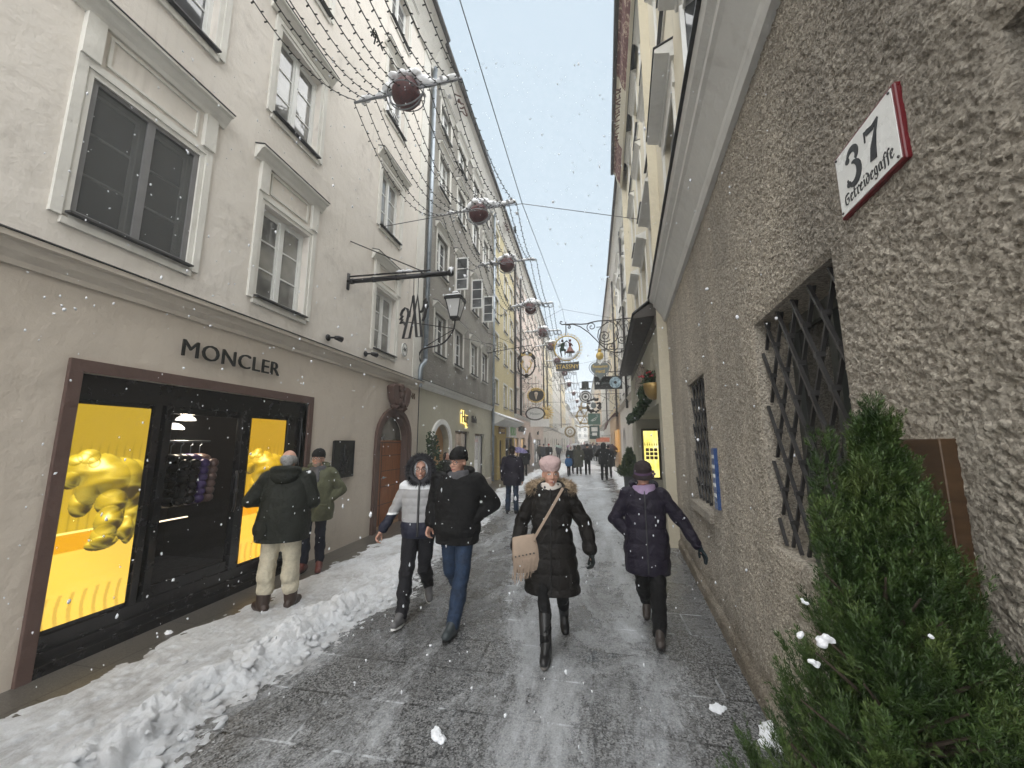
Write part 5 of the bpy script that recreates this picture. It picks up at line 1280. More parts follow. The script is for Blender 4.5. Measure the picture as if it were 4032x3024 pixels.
m.ell((cx_, 0, cz_-RR+.04), (.2, .04, .04)); m.build('snow_rim', MT['snow_clean'], t, smooth=True)
p0 = c5(93, 540); p1 = c5(307, 528); p2 = c5(307, 600); p3 = c5(97, 625)
n = 10; top = [(X_(p0[0])+(X_(p1[0])-X_(p0[0]))*i/n, Z_(p0[1])-.03*math.sin(PI*i/n)+(p1[1]-p0[1])*i/n) for i in range(n+1)]
m = MB()
for a, b in zip(top, top[1:]): m.prism([(a[0], a[1]-.27), (b[0], b[1]-.27), b, a], -.03, .02)
bd = m.build('name_board', MT['sign_black'], t)
text_obj('name_letters', 'STASSNY', .19, MT['gold_paint'], bd, (cx_+.0, -.033, Z_(p0[1])-.155), extrude=.004, bold=.0005, xs=.9, space=1.05)
m = MB(); m.tube([(cx_-.2, 0, cz_-RR), (cx_-.2, 0, cz_-RR-.1)], .006, 5); m.tube([(cx_+.2, 0, cz_-RR), (cx_+.2, 0, cz_-RR-.1)], .006, 5); m.build('board_hooks', MT['iron_dark'], bd)
# oval antler sign
P = px(1137, 760, 16.5); t = thing('antler_sign', 'oval black wreath sign with golden antlers and the word Bellboyd on a long rod', 'hanging sign', P, 0)
m = MB(); m.tube([(LX-P.x, 0, .02), (.25, 0, .3)], .016, 6); m.tube([(LX-P.x, -.0, 1.0), (-.35, 0, .27)], .008, 5); m.tube([(0, 0, .3), (0, 0, .12)], .01, 5)
m.tube([(.08*math.cos(a*PI/8), 0, .05+.08*math.sin(a*PI/8)) for a in range(16)], .02, 6, True)
for cx, cz, r_ in ((-1.7, .2, .3), (-1.3, .05, .2), (-1.9, -.1, .22), (-1.2, .35, .16)): m.tube(spiral(cx, cz, .03, r_, cx, 1.7), .01, 5)
m.build('bracket', MT['iron_dark'], t)
m = MB(); m.tube([(.37*math.cos(a*PI/20), .02*math.sin(a*3), -.58+.5*math.sin(a*PI/20)) for a in range(40)], .026, 6, True)
for a in range(0, 40, 1): m.ell((.39*math.cos(a*PI/20), 0, -.58+.52*math.sin(a*PI/20)), (.035, .03, .03), 6, 5, noise=.3)
m.ring((0, -.58), .4, .15, -.03, .03, .25*PI*.6, PI*.85, 16, .52); m.build('wreath', MT['iron_dark'], t)
m = MB()
for s in (-1, 1):
    m.tube([(s*.02, 0, -.95), (s*.06, 0, -.82), (s*.2, 0, -.66), (s*.2, 0, -.45), (s*.14, 0, -.34)], [.035, .03, .024, .02, .01], 6); m.tube([(s*.2, 0, -.6), (s*.27, 0, -.48)], .014, 5); m.tube([(s*.1, 0, -.78), (s*.2, 0, -.76)], .013, 5); m.tube([(s*.2, 0, -.5), (s*.1, 0, -.42)], .012, 5)
m.build('antlers', MT['gold_paint'], t, smooth=True)
text_obj('letters', 'Bellboyd', .17, MT['gold_paint'], t, (0, -.035, -.14), extrude=.004, bold=.003, xs=.8)
m = MB(); m.ell((0, 0, -1.08), (.1, .06, .1)); m.tube([(-.25, 0, -1.2), (0, 0, -1.15), (.25, 0, -1.2), (.1, 0, -1.28), (0, 0, -1.17), (-.1, 0, -1.3), (-.05, 0, -1.4)], .015, 5)
for s in (-1, 1): m.tube([(s*.25, 0, .0), (s*.32, 0, .14), (s*.36, 0, .2)], .02, 5)
m.build('ornament', MT['iron_dark'], t)
MT['slate'] = simple('slate_grey_sign', (.2, .23, .23), .5)
# heart sign
P = px(1296, 782, 17); t = hanging('heart_sign', 'grey heart shaped restaurant sign with golden blackletter hanging on the right', P, 2.08, .55)
m = MB(); n = 40; hp = [(.41*16*math.sin(a)**3/16, -.36+.41*(13*math.cos(a)-5*math.cos(2*a)-2*math.cos(3*a)-math.cos(4*a))/15) for a in [2*PI*i/n for i in range(n)]][::-1]
m.prism(hp, -.02, .02); m.build('heart', MT['slate'], t)
m = MB(); m.tube([(x*1.16, 0, -.36+(z+.36)*1.14) for x, z in hp], .012, 5, True); m.build('wire_outline', MT['iron_dark'], t)
text_obj('letters', 'Restaurant', .17, MT['gold_paint'], t, (0, -.025, -.2), extrude=.004, bold=.004, xs=.85); text_obj('letters', 'Herzl', .2, MT['gold_paint'], t, (0, -.025, -.42), extrude=.004, bold=.004, xs=.9)
m = MB(); m.ell((0, 0, .28), (.17, .09, .18)); m.ell((0, 0, .52), (.08, .06, .09)); m.build('orb', MT['gold_paint'], t, smooth=True)
# eye gallery sign
P = px(1313, 812, 18); t = hanging('eye_sign', 'black board sign with pale blue eye iris and white lettering', P, 2.1, .2)
m = MB(); m.box(-.62, .62, -.03, .03, -.62, -.02); m.build('board', MT['sign_black'], t)
k = N('iris_picture'); co = k.coord(); x_ = k.n('ShaderNodeTexGradient', gradient_type='RADIAL'); k.l(co, x_.inputs[0]); nz = k.noise(9, co, 5); k.set(col=k.ramp(nz, [(.35, (.12, .22, .3)), (.65, (.6, .75, .82))]), rough=.4)
m = MB(); m.prism([(.26*math.cos(i*PI/14), .26*math.sin(i*PI/14)) for i in range(28)], -.012, 0); ir = m.build('iris', k.m, t, (.32, -.032, -.32))
m = MB(); m.prism([(.07*math.cos(i*PI/8), .07*math.sin(i*PI/8)) for i in range(16)], -.018, -.001); m.build('pupil', MT['ink'], ir)
text_obj('letters', 'iris', .16, MT['white'], t, (-.47, -.034, -.33), extrude=.003, bold=.008, xs=.85); text_obj('letters', 'galerie', .16, MT['slate'], t, (-.12, -.034, -.33), extrude=.003, xs=.8)
# top hat and ring sign
P = px(1264, 832, 28); t = hanging('top_hat_sign', 'black top hat sign above a white ring with black spiral', P, 2.2, .25)
m = MB(); m.lathe([(.26, -.25), (.25, .25), (.0, .25)], (0, 0, .0), 16); m.lathe([(.4, -.3), (.4, -.25), (0, -.25)], (0, 0, 0), 16); m.build('hat', MT['sign_black'], t)
m = MB(); m.prism([(.46*math.cos(i*PI/14), -.85+.46*math.sin(i*PI/14)) for i in range(28)], -.02, .02); m.build('disc', MT['white'], t)
m = MB(); m.ring((0, -.85), .4, .06, -.04, -.021); m.ring((0, -.85), .25, .07, -.04, -.021); m.prism([(.1*math.cos(i*PI/8), -.85+.1*math.sin(i*PI/8)) for i in range(16)], -.04, -.021); m.build('rings', MT['ink'], t)
# leafy wreath sign
P = px(1282, 860, 24); t = hanging('wreath_sign', 'dark leaf wreath sign with pale flower centre on the right', P, 2.15, .25)
random.seed(3); m = MB()
for i in range(46): a = random.uniform(0, 6.28); m.ell((.34*math.cos(a)+random.uniform(-.08, .08), random.uniform(-.05, .05), -.45+.4*math.sin(a)+random.uniform(-.08, .08)), (.08, .04, .06), 7, 5, noise=.4)
m.build('leaves', MT['iron_dark'], t); m = MB(); m.ell((0, 0, -.45), (.16, .05, .18), noise=.3); m.build('flower', MT['slate'], t)
# two green boards
P = px(1283, 893, 33); t = hanging('green_board_sign', 'green hanging board sign over a smaller dark green one', P, 2.2, .2, False)
mg = simple('bottle_green_sign', (.05, .13, .1), .4); m = MB(); m.box(-.5, .5, -.03, .03, -.95, 0); m.build('board', mg, t); m = MB(); m.box(-.42, .42, -.03, .03, -2.1, -1.0); m.build('lower_board', simple('dark_green_sign', (.02, .06, .05), .4), t)
m = MB(); m.tube([(-.25, -.04, -.6), (.0, -.04, -.45), (.3, -.04, -.25), (.1, -.04, -.55), (-.2, -.04, -.65)], .02, 5); m.box(-.25, .25, -.045, -.031, -1.5, -1.15); m.box(-.2, .2, -.045, -.031, -1.85, -1.6); m.build('emblem', MT['white'], t)
# left: ice cream sign
P = px(1158, 838, 26); t = hanging('ice_cream_sign', 'dark oval gilded sign with ice cream cone and banner, left side', P, LX, .3)
m = MB(); m.prism([(.55*math.cos(i*PI/14), -.5+.45*math.sin(i*PI/14)) for i in range(28)], -.03, .03); m.build('oval', MT['iron_dark'], t)
m = MB()
for i in range(24): a = i*PI/12; m.ell((.57*math.cos(a), -.02, -.5+.47*math.sin(a)), (.07, .04, .06), 6, 5, noise=.4)
m.tube([(-.3, -.04, -.2), (-.1, -.04, -.14), (.1, -.04, -.14), (.3, -.04, -.2)], .03, 5); m.build('gilded_edge', MT['gold_paint'], t)
m = MB(); m.add([(-.12, -.05, -.45), (.12, -.05, -.45), (0, -.05, -.85), (0, -.1, -.5)], [(0, 3, 2), (3, 1, 2), (0, 1, 3), (0, 2, 1)]); m.ell((0, -.06, -.4), (.13, .06, .12)); m.build('cone', simple('cone_cream', (.6, .5, .38), .6), t)
m = MB(); m.tube([(-.45, 0, -.9), (-.3, 0, -1.2), (0, 0, -1.3), (.3, 0, -1.2), (.45, 0, -.9)], .02, 5); m.tube([(-.35, 0, -1.0), (0, 0, -1.12), (.35, 0, -1.0)], .02, 5); m.build('banner', MT['white'], t)
# left: white oval with black laurel
P = px(1156, 880, 27); t = hanging('oval_sign', 'white oval sign in a black laurel rim, left side', P, LX, .25)
m = MB(); m.prism([(.6*math.cos(i*PI/14), -.45+.38*math.sin(i*PI/14)) for i in range(28)], -.02, .02); m.build('oval', MT['white'], t)
m = MB()
for i in range(44): a = i*PI/22; m.ell((.66*math.cos(a), 0, -.45+.43*math.sin(a)), (.06, .04, .045), 6, 5, noise=.5)
m.build('laurel', MT['iron_dark'], t); text_obj('letters', 'Mozart', .26, MT['slate'], t, (0, -.025, -.45), extrude=.004)
# golden sun
P = px(1179, 872, 33); t = hanging('sun_sign', 'gilded sunburst sign with curling rays on the left', P, LX, .2)
m = MB(); m.ell((0, 0, -.8), (.28, .08, .28), 14, 10)
for i in range(16): a = i*PI/8; m.tube([(.3*math.cos(a), 0, -.8+.3*math.sin(a)), (.5*math.cos(a+.08), 0, -.8+.5*math.sin(a+.08)), (.72*math.cos(a), 0, -.8+.72*math.sin(a))], [.06, .05, .012], 5)
m.tube([(.45*math.cos(i*PI/12), 0, -.8+.45*math.sin(i*PI/12)) for i in range(24)], .025, 5, True); m.build('sunburst', MT['gold_paint'], t, smooth=True)
for i, (lab, x, y, Y_, sh, wl_) in enumerate([('pale rectangular board sign beside the golden sun', 1166, 905, 30, 'board', LX), ('pale oval sign hanging low on the left, further along', 1226, 922, 42, 'oval', LX),
     ('round gilded wreath sign low over the street, left', 1231, 928, 40, 'wreath', LX), ('gilded six spoke wheel sign under a small crown', 1262, 872, 38, 'wheel', LX), ('tiny white crescent sign with red bowl in the distance', 1262, 965, 62, 'crescent', LX),
     ('small dark board sign deep in the street', 1284, 940, 60, 'board', 2.0), ('small pale oval sign deep in the street, right', 1292, 930, 50, 'oval', 2.2), ('small glowing red shop sign above the right hand crowd', 1302, 945, 36, 'glow', 2.2)]):
    P = px(x, y, Y_) if sh not in ('wreath',) else px(x, y-8, Y_); t = hanging('far_sign', lab, P, wl_, .2, i % 2 == 0)
    m = MB()
    if sh == 'board': m.box(-.75, .75, -.03, .03, -.6, 0); m.build('board', MT['white'] if i == 0 else MT['iron_dark'], t)
    elif sh == 'oval': m.prism([(1.0*math.cos(q*PI/10), -.4+.38*math.sin(q*PI/10)) for q in range(20)], -.03, .03); m.build('board', MT['white'], t)
    elif sh == 'wreath':
        [m.ell((.5*math.cos(q*PI/9), 0, -.6+.5*math.sin(q*PI/9)), (.09, .06, .09), 7, 5, noise=.5) for q in range(18)]; m.ring((0, -.6), .42, .06, -.04, .04); m.ring((0, -.6), .2, .07, -.04, .04); m.build('ring', simple('dull_gilt', (.28, .22, .1), .5, .4), t)
    elif sh == 'wheel':
        m.ring((0, -1.2), .75, .12, -.03, .03)
        for q in range(6): a = q*PI/3; m.tube([(0, 0, -1.2), (.75*math.cos(a), 0, -1.2+.75*math.sin(a))], .05, 5); m.ell((.75*math.cos(a), 0, -1.2+.75*math.sin(a)), .16, 8, 6)
        m.ring((0, -.1), .3, .12, -.03, .03); m.box(-.6, .6, -.03, .03, -.42, -.34); m.tube([(-.9, 0, -2.1), (-.4, 0, -2.3), (0, 0, -2.2), (.4, 0, -2.3), (.9, 0, -2.1)], .06, 5); m.build('wheel', simple('antique_gilt', (.36, .28, .13), .5, .3), t)
    elif sh == 'crescent':
        m.ring((0, -.6), .8, .2, -.03, .03, PI*.9, PI*2.3); m.build('crescent', MT['white'], t); m = MB(); m.prism([(-.8, -.8), (-.5, -1.2), (.5, -1.2), (.8, -.8)], -.05, .05); m.build('bowl', simple('bright_red_sign', (.4, .03, .04), .4), t)
    else: m.box(-.6, .6, -.05, .05, -.4, 0); m.build('board', emit('red_orange_sign', (1, .3, .14), .25), t)
# ===================================================================== people
def cloth(name, col, rough=.75, flakes=0.0, shine=0.0, weave=220, var=.25):
    k = N(name); co = k.coord(); nz = k.noise(9, co, 6, .65)
    c = k.ramp(nz, [(.3, tuple(q*(1-var) for q in col)), (.7, tuple(q*(1+var) for q in col))])
    if flakes:
        fc = k.coord((1, 1, .6)); v = k.vor(15, fc); sz = k.vor(15, fc, out='Color'); b = k.n('ShaderNodeRGBToBW'); k.l(sz, b.inputs[0])
        f = k.math('LESS_THAN', v, k.math('MULTIPLY', k.math('GREATER_THAN', b.outputs[0], .55), flakes))
        c = k.mix(f, c, (.75, .78, .82))
    k.set(col=c, rough=rough, spec=.22)
    b1 = k.bump(k.noise(weave, co, 3, .7), .25, .002); k.bump(k.noise(12, co, 7, .62, .9), .8, .03, b1); return k.m
def fabric_fur(name, a, b):
    k = N(name); co = k.coord(); k.set(col=k.ramp(k.noise(40, co, 4, .7), [(.3, a), (.7, b)]), rough=.8, spec=.2); return k.m
MS = dict(skin=None)
k = N('winter_skin'); co = k.coord(); k.set(col=k.ramp(k.noise(14, co, 4), [(.3, (.44, .235, .17)), (.7, (.56, .33, .25))]), rough=.5, sss=0.0); MS['skin'] = k.m
MS['lip'] = simple('lips', (.33, .11, .1), .4); MS['eye'] = simple('eye_white', (.62, .6, .58), .2, var=.02, bump=0); MS['iris'] = simple('dark_iris', (.02, .018, .016), .15, bump=0)
MS['brow'] = simple('brown_brow', (.07, .045, .03), .8); MS['teeth'] = simple('teeth', (.6, .57, .5), .3, bump=0)
MS['frame'] = simple('glasses_frame', (.02, .018, .018), .3)
C_ = {}
def cl(key, col, **k):
    if key not in C_: C_[key] = cloth(key, col, **k)
    return C_[key]

def fur(path, rad, n, ln, w, mat, name, parent, seed=1, out=None):
    """tufts standing off a closed or open path"""
    rng = random.Random(seed); P = [Vector(p) for p in path]; m = MB(); c = sum(P, Vector())/len(P)
    for i in range(n):
        t = rng.random()*(len(P)-1); a = int(t); p = P[a].lerp(P[a+1], t-a)
        d = Vector((rng.gauss(0, 1), rng.gauss(0, 1), rng.gauss(0, 1))).normalized()
        o = (p-c).normalized(); d = (d+o*.9).normalized()
        if out is not None: d = (d+Vector(out)*.6).normalized()
        s = p+d*rad*rng.uniform(.5, 1); e = s+d*ln*rng.uniform(.6, 1.2)+Vector((0, 0, -ln*.25)); q = d.cross(Vector((rng.gauss(0, 1), rng.gauss(0, 1), 1))).normalized()*w
        q2 = d.cross(q).normalized()*w*.6
        m.add([s-q, s+q, s+q2, e], [(0, 1, 3), (1, 2, 3), (2, 0, 3)])
    core = [p for p in P]; m.tube(core, rad*.9, 7); return m.build(name, mat, parent)

def hand_caps(m, wr, d, nrm, s=1.0, curl=.5, thumb=1, glove=0.0):
    """palm, four unequal bent fingers, thumb from the side of the palm"""
    d = Vector(d).normalized(); nrm = Vector(nrm); nrm = (nrm-d*nrm.dot(d)).normalized(); a = d.cross(nrm).normalized()*thumb; wr = Vector(wr); g = glove
    m.cap(wr-d*.03*s, (.026+g)*s, wr+d*.02*s, (.027+g)*s, 10)
    for q in (-.022, -.007, .008, .022): m.cap(wr+d*.015*s+a*q*.7*s, (.016+g)*s, wr+d*.085*s+a*q*1.1*s, (.0125+g)*s, 10)
    for q, L in ((.028, .068), (.0095, .078), (-.0095, .073), (-.027, .056)):
        b = wr+d*.088*s+a*q*1.15*s; c1 = d*math.cos(curl*.7)+nrm*math.sin(curl*.7); c2 = d*math.cos(curl*1.9)+nrm*math.sin(curl*1.9)
        k1 = b+c1*L*.52*s; m.cap(b, (.0098+g)*s, k1, (.009+g)*s, 8); m.cap(k1, (.009+g)*s, k1+c2*L*.5*s, (.0075+g)*s, 8)
    b = wr+d*.03*s+a*.03*s; k1 = b+(d*.6+a*.65+nrm*.35).normalized()*.04*s; m.cap(b, (.0135+g)*s, k1, (.0115+g)*s, 8); m.cap(k1, (.0115+g)*s, k1+(d*.85+a*.15+nrm*.45).normalized()*.032*s, (.009+g)*s, 8)

def person(label, xy, face, H=1.7, coat=None, trousers=None, boots=None, J=None, head=None, hat=None, hands='skin', far=False, z=0.0, group=None, sw=.185, feet=None, scarf=None, belly=1.0):
    """face = direction looked along in the ground plane; joints in metres for a height of 1.7"""
    s = H/1.7; rz = math.atan2(face[0], -face[1]); head = head or {}; J0 = dict(
        hipL=(.088, .0, .9), hipR=(-.088, .0, .9), kneeL=(.1, -.02, .49), kneeR=(-.1, -.02, .49), ankL=(.105, .03, .095), ankR=(-.105, .03, .095), toeL=(.15, -1, 0), toeR=(-.15, -1, 0),
        shL=(sw, .01, 1.385), shR=(-sw, .01, 1.385), elL=(sw+.06, .04, 1.12), elR=(-sw-.06, .04, 1.12), wrL=(sw+.06, -.06, .87), wrR=(-sw-.06, -.06, .87), pel=(0, 0, .93), neck=(0, .01, 1.45), hd=(0, -.015, 1.588))
    J0.update(J or {}); j = {q: Vector(v)*s if not q.startswith('toe') else Vector(v).normalized() for q, v in J0.items()}
    t = thing('person', label, 'person', (xy[0], xy[1], z), rz, group)
    vx = .0075 if not far else .018
    # head in its own frame
    Mh = Matrix.Translation(j['hd']) @ Matrix.Rotation(R(head.get('yaw', 0)), 4, 'Z') @ Matrix.Rotation(R(head.get('pitch', 0)), 4, 'X') @ Matrix.Rotation(R(head.get('roll', 0)), 4, 'Y') @ Matrix.Scale(s*head.get('size', 1.0), 4)
    def inhead(mb):
        mb.v = [tuple(Mh @ Vector(p)) for p in mb.v]; return mb
    hm = MB()
    hm.ell((0, .012, .025), (.073, .092, .09), 20, 14); hm.ell((0, -.025, -.03), (.058, .066, .08), 18, 12); hm.ell((0, -.055, -.085), (.034, .034, .028), 14, 10)
    hm.cap((0, -.088, .012), .009, (0, -.106, -.026), .013, 10); hm.ell((-.012, -.094, -.03), (.009, .01, .008), 8, 6); hm.ell((.012, -.094, -.03), (.009, .01, .008), 8, 6)
    for q in (-1, 1):
        hm.ell((q*.074, .01, -.01), (.011, .02, .032), 10, 8); hm.ell((q*.033, -.062, -.03), (.024, .024, .022), 10, 8); hm.cap((q*.014, -.083, .028), .01, (q*.045, -.07, .028), .008, 8)
    hm.ell((0, -.085, -.062), (.024, .012, .012), 10, 8)
    inhead(hm); b = MB(); b.v = hm.v; b.f = hm.f
    b.cap(j['neck'], .055*s, j['hd']+Vector((0, .02, -.06))*s, .05*s, 14)
    b.cap(j['shL'], .06*s, j['shR'], .06*s, 12); b.cap(j['neck'], .08*s, j['pel'], .09*s, 12); b.cap(j['hipL'], .07*s, j['hipR'], .07*s, 12)
    for q in 'LR':
        b.cap(j['sh'+q], .05*s, j['el'+q], .038*s, 12); b.cap(j['el'+q], .038*s, j['wr'+q], .026*s, 12)
        b.cap(j['hip'+q], .07*s, j['knee'+q], .05*s, 12); b.cap(j['knee'+q], .05*s, j['ank'+q], .035*s, 12)
        b.cap(j['ank'+q], .035*s, j['ank'+q]+Vector((j['toe'+q].x, j['toe'+q].y, j['toe'+q].z))*.1*s+Vector((0, 0, -.05*s)), .025*s, 8)
    hv = head.get('hands', {})
    for q, sgn in (('L', 1), ('R', -1)):
        d = (j['wr'+q]-j['el'+q]).normalized(); d = Vector(hv.get('d'+q, d)); nr = Vector(hv.get('n'+q, (-sgn, -.25, 0)))
        if hands == 'skin' and not far: hand_caps(b, j['wr'+q]+d*.03*s, d, nr, s, hv.get('c'+q, .55), sgn if d.z < -.3 else sgn)
        else: b.cap(j['wr'+q], .024*s, j['wr'+q]+d*.09*s, .022*s, 8)
    me = modmesh(b, vx, 3 if not far else 2, 'body'); link('body', me, MS['skin'], t)
    def part(mb, name, mat, voxel=None, sm=4, post=None, par=None):
        me = modmesh(mb, (voxel or vx*1.5), sm, name)
        if post:
            co = np.zeros(len(me.vertices)*3, np.float32); me.vertices.foreach_get('co', co); co = co.reshape(-1, 3); no = np.zeros_like(co); me.vertices.foreach_get('normal', no.ravel()) if False else None
            nn = np.array([v.normal[:] for v in me.vertices]); co = post(co, nn); me.vertices.foreach_set('co', co.astype(np.float32).ravel()); me.update()
        return link(name, me, mat, par or t)
    # trousers
    tr = trousers or {}; r0, r1, r2 = tr.get('r', (.098, .07, .06)); m = MB()
    m.ell(j['pel']+Vector((0, .01, -.02))*s, (.165*s, .12*s, .12*s), 16, 10)
    for q in 'LR':
        m.cap(j['hip'+q]+Vector((0, 0, -.02))*s, r0*s, j['knee'+q], r1*s); e = j['ank'+q].lerp(j['knee'+q], tr.get('up', -.0)); m.cap(j['knee'+q], r1*s, e, r2*s)
        c = j['knee'+q]+(j['knee'+q]-j['hip'+q])*.0; m.ell(j['knee'+q].lerp(e, .45)+Vector((0, .02, 0))*s, ((r1+.004)*s, (r1+.008)*s, .12*s), 12, 8)
    def wr(co, nn):
        a = vnoise(co*np.array([1, 1, 1.8]), 22/s, int(H*1000), 3); k_ = np.exp(-((co[:, 2]-.5*s)/.13)**2)+np.exp(-((co[:, 2]-.2*s)/.12)**2)+.35
        return co+nn*(a*.011*k_)[:, None]
    part(m, 'trousers', tr['mat'], post=None if far else wr)
    # boots
    bo = boots or {}; hb = bo.get('h', .16)
    for q in 'LR':
        m = MB(); a = j['ank'+q]; td = j['toe'+q]; kn = (j['knee'+q]-a).normalized(); rb = bo.get('r', .052); dn = Vector((0, 0, -1)); dn = (dn-td*dn.dot(td)).normalized()
        m.cap(a+dn*.01*s, (rb-.004)*s, a+kn*(hb)*s, rb*s*bo.get('fl', 1.05))
        hl = a+dn*.05*s-td*.045*s; m.cap(hl, .046*s, a+dn*.052*s+td*.08*s, .049*s); m.cap(a+dn*.052*s+td*.08*s, .049*s, a+dn*.058*s+td*.155*s, .041*s); m.cap(a+kn*.03*s, .05*s, a+dn*.04*s+td*.1*s, .038*s)
        def fl(co, nn, a=a, dn=dn):
            h = (co-np.array(a)) @ np.array(dn); ex = np.clip(h-.088*s, 0, 1); return co-ex[:, None]*np.array(dn)
        o = part(m, 'boot', bo['mat'], vx*1.2, 2, fl)
        if not far:
            m = MB(); sd = td.cross(dn).normalized(); n_ = 18; pts = []
            for i in range(n_): an = 2*PI*i/n_; pts.append((math.cos(an), math.sin(an)))
            vs = []
            for lv in (.076, .096):
                for cx, cy in pts: w = .047-.006*(cx < 0); vs.append(a+dn*lv*s+td*(.052+.145*cx)*s+sd*(w*cy*(1 if cx > -.5 else .92))*s)
            m.add(vs, [tuple(range(n_-1, -1, -1)), tuple(range(n_, 2*n_))]+[(i, (i+1) % n_, (i+1) % n_+n_, i+n_) for i in range(n_)]); m.build('sole', bo.get('sole', MT['ink']), o)
    # coat
    ct = coat; hem = ct['hem']; rx = ct.get('hemr', .24); ry = ct.get('hemy', rx*.78); wx = ct.get('waist', .19); cxr = ct.get('chest', .2); m = MB()
    px_, py_ = j['pel'].x, j['pel'].y; nk = j['neck']
    def mid(z): f = max(0, min(1, (z*s-j['pel'].z)/(nk.z-j['pel'].z))); return (j['pel'].x*(1-f)+nk.x*f, j['pel'].y*(1-f)+nk.y*f)
    RG = [(hem, rx, ry), (hem+.02, rx, ry)]
    if hem < .85: RG.append(((hem+1.05)/2, (rx+wx*1.1)/2+.01, (ry+wx*.85)/2+.01))
    RG += [(1.06, wx*1.02, wx*.8*belly), (1.2, (wx+cxr)/2+.005, wx*.78), (1.31, cxr, .15), (1.39, sw+.005, .125), (1.445, .13, .1), (1.49, .088, .085)]
    m.loft([(z_*s, *mid(z_), a*s, b_*s) for z_, a, b_ in RG], 30, 2.3)
    sr = ct.get('sleeve', (.074, .062, .052))
    for q in 'LR':
        m.cap(nk+Vector((0, 0, -.05))*s, .07*s, j['sh'+q], .078*s); m.cap(j['sh'+q], sr[0]*1.05*s, j['el'+q], sr[1]*s); m.cap(j['el'+q], sr[1]*s, j['wr'+q], sr[2]*s)
    ql = ct.get('quilt', 0)
    def post(co, nn):
        a = vnoise(co*np.array([1, 1, 1.5]), 13/s, int(H*777), 3)*.013+vnoise(co*np.array([1, 1, .6]), 30/s, 5, 3)*.008
        if ql: ph = co[:, 2]/s/ql+.1*vnoise(co, 4, 3, 2); a = a*.8+ct.get('puff', .012)*(np.abs(np.sin(PI*ph))**.6-.6)
        lim = np.clip((co[:, 2]-hem*s)/.03, 0, 1)
        return co+nn*(a*s*lim)[:, None]
    cm = part(m, 'coat', ct['mat'], vx*1.35, 3, None if far else post)
    if ct.get('collar'):
        m = MB(); cr = ct['collar']; ring = [(nk.x+cr*1.15*math.cos(a*PI/10)*s, nk.y+(.01+cr*math.sin(a*PI/10))*s, nk.z+(-.02+.05*math.sin(a*PI/10))*s) for a in range(20)]
        m.tube(ring, ct.get('collarr', .035)*s, 8, True); part(m, 'collar', ct.get('collarmat', ct['mat']), vx*1.4, 2, par=cm)
    if ct.get('hooddown'):
        m = MB(); m.ell(nk+Vector((0, .1, -.02))*s, (.15*s, .09*s, .1*s), 16, 10); m.tube([(nk.x+.125*math.cos(a*PI/10)*s, nk.y+(.06+.1*math.sin(a*PI/10))*s, nk.z+(.035+.02*math.sin(a*PI/10))*s) for a in range(-2, 13)], .04*s, 8); part(m, 'hood', ct['mat'], vx*1.5, 3, par=cm)
    if ct.get('zip') and not far:
        m = MB(); zs_ = [hem+.03+(1.42-hem)*i/12 for i in range(13)]; pts = []
        for z_ in zs_:
            ys = np.interp(z_, [q[0] for q in RG], [q[2] for q in RG]); mc = mid(z_); pts.append((mc[0]*1+ct.get('zipx', 0)*s, mc[1]-ys*s-.004, z_*s))
        me_ = cm.data; kd = np.array([v.co[:] for v in me_.vertices])
        P = []
        for p in pts:
            q = kd[(abs(kd[:, 2]-p[2]) < .02) & (abs(kd[:, 0]-p[0]) < .03)]
            P.append((p[0], (q[:, 1].min() if len(q) else p[1])-.001, p[2]))
        m.tube(P, ct.get('zipr', .009), 6); m.build('zip', ct.get('zipmat', MT['ink']), cm)
    for q in (ct.get('pockets') or []):
        if far: break
        m = MB(); kd = np.array([v.co[:] for v in cm.data.vertices]); sel = kd[(abs(kd[:, 2]-q[1]*s) < .05) & (abs(kd[:, 0]-q[0]*s) < .05) & ((kd[:, 1] < 0) if q[2] < 0 else (kd[:, 1] > 0))]
        yy = sel[:, 1].min() if q[2] < 0 else sel[:, 1].max(); M_r = Matrix.Rotation(math.atan2(q[0], .25)*.55*(1 if q[2] < 0 else -1), 3, 'Z')
        m.ell((q[0]*s, yy+.004*(-q[2]), q[1]*s), (.085*s, .022, .1*s), 14, 10, M=M_r); m.box(q[0]*s-.085*s, q[0]*s+.085*s, yy-.012, yy+.02, q[1]*s+.06*s, q[1]*s+.1*s) if q[2] < 0 else None
        part(m, 'pocket', ct['mat'], vx, 2, par=cm)
    if hands == 'glove':
        for q, sgn in (('L', 1), ('R', -1)):
            m = MB(); d = Vector(hv.get('d'+q, (j['wr'+q]-j['el'+q]).normalized())); nr = Vector(hv.get('n'+q, (-sgn, -.25, 0))); hand_caps(m, j['wr'+q]+d*.035*s, d, nr, s, hv.get('c'+q, .6), sgn, .004); m.cap(j['wr'+q]-d*.01, .042*s, j['wr'+q]+d*.03*s, .036*s); part(m, 'glove', head.get('glovemat', MT['ink']), .007 if not far else vx, 1)
    if hands == 'cuff':
        pass
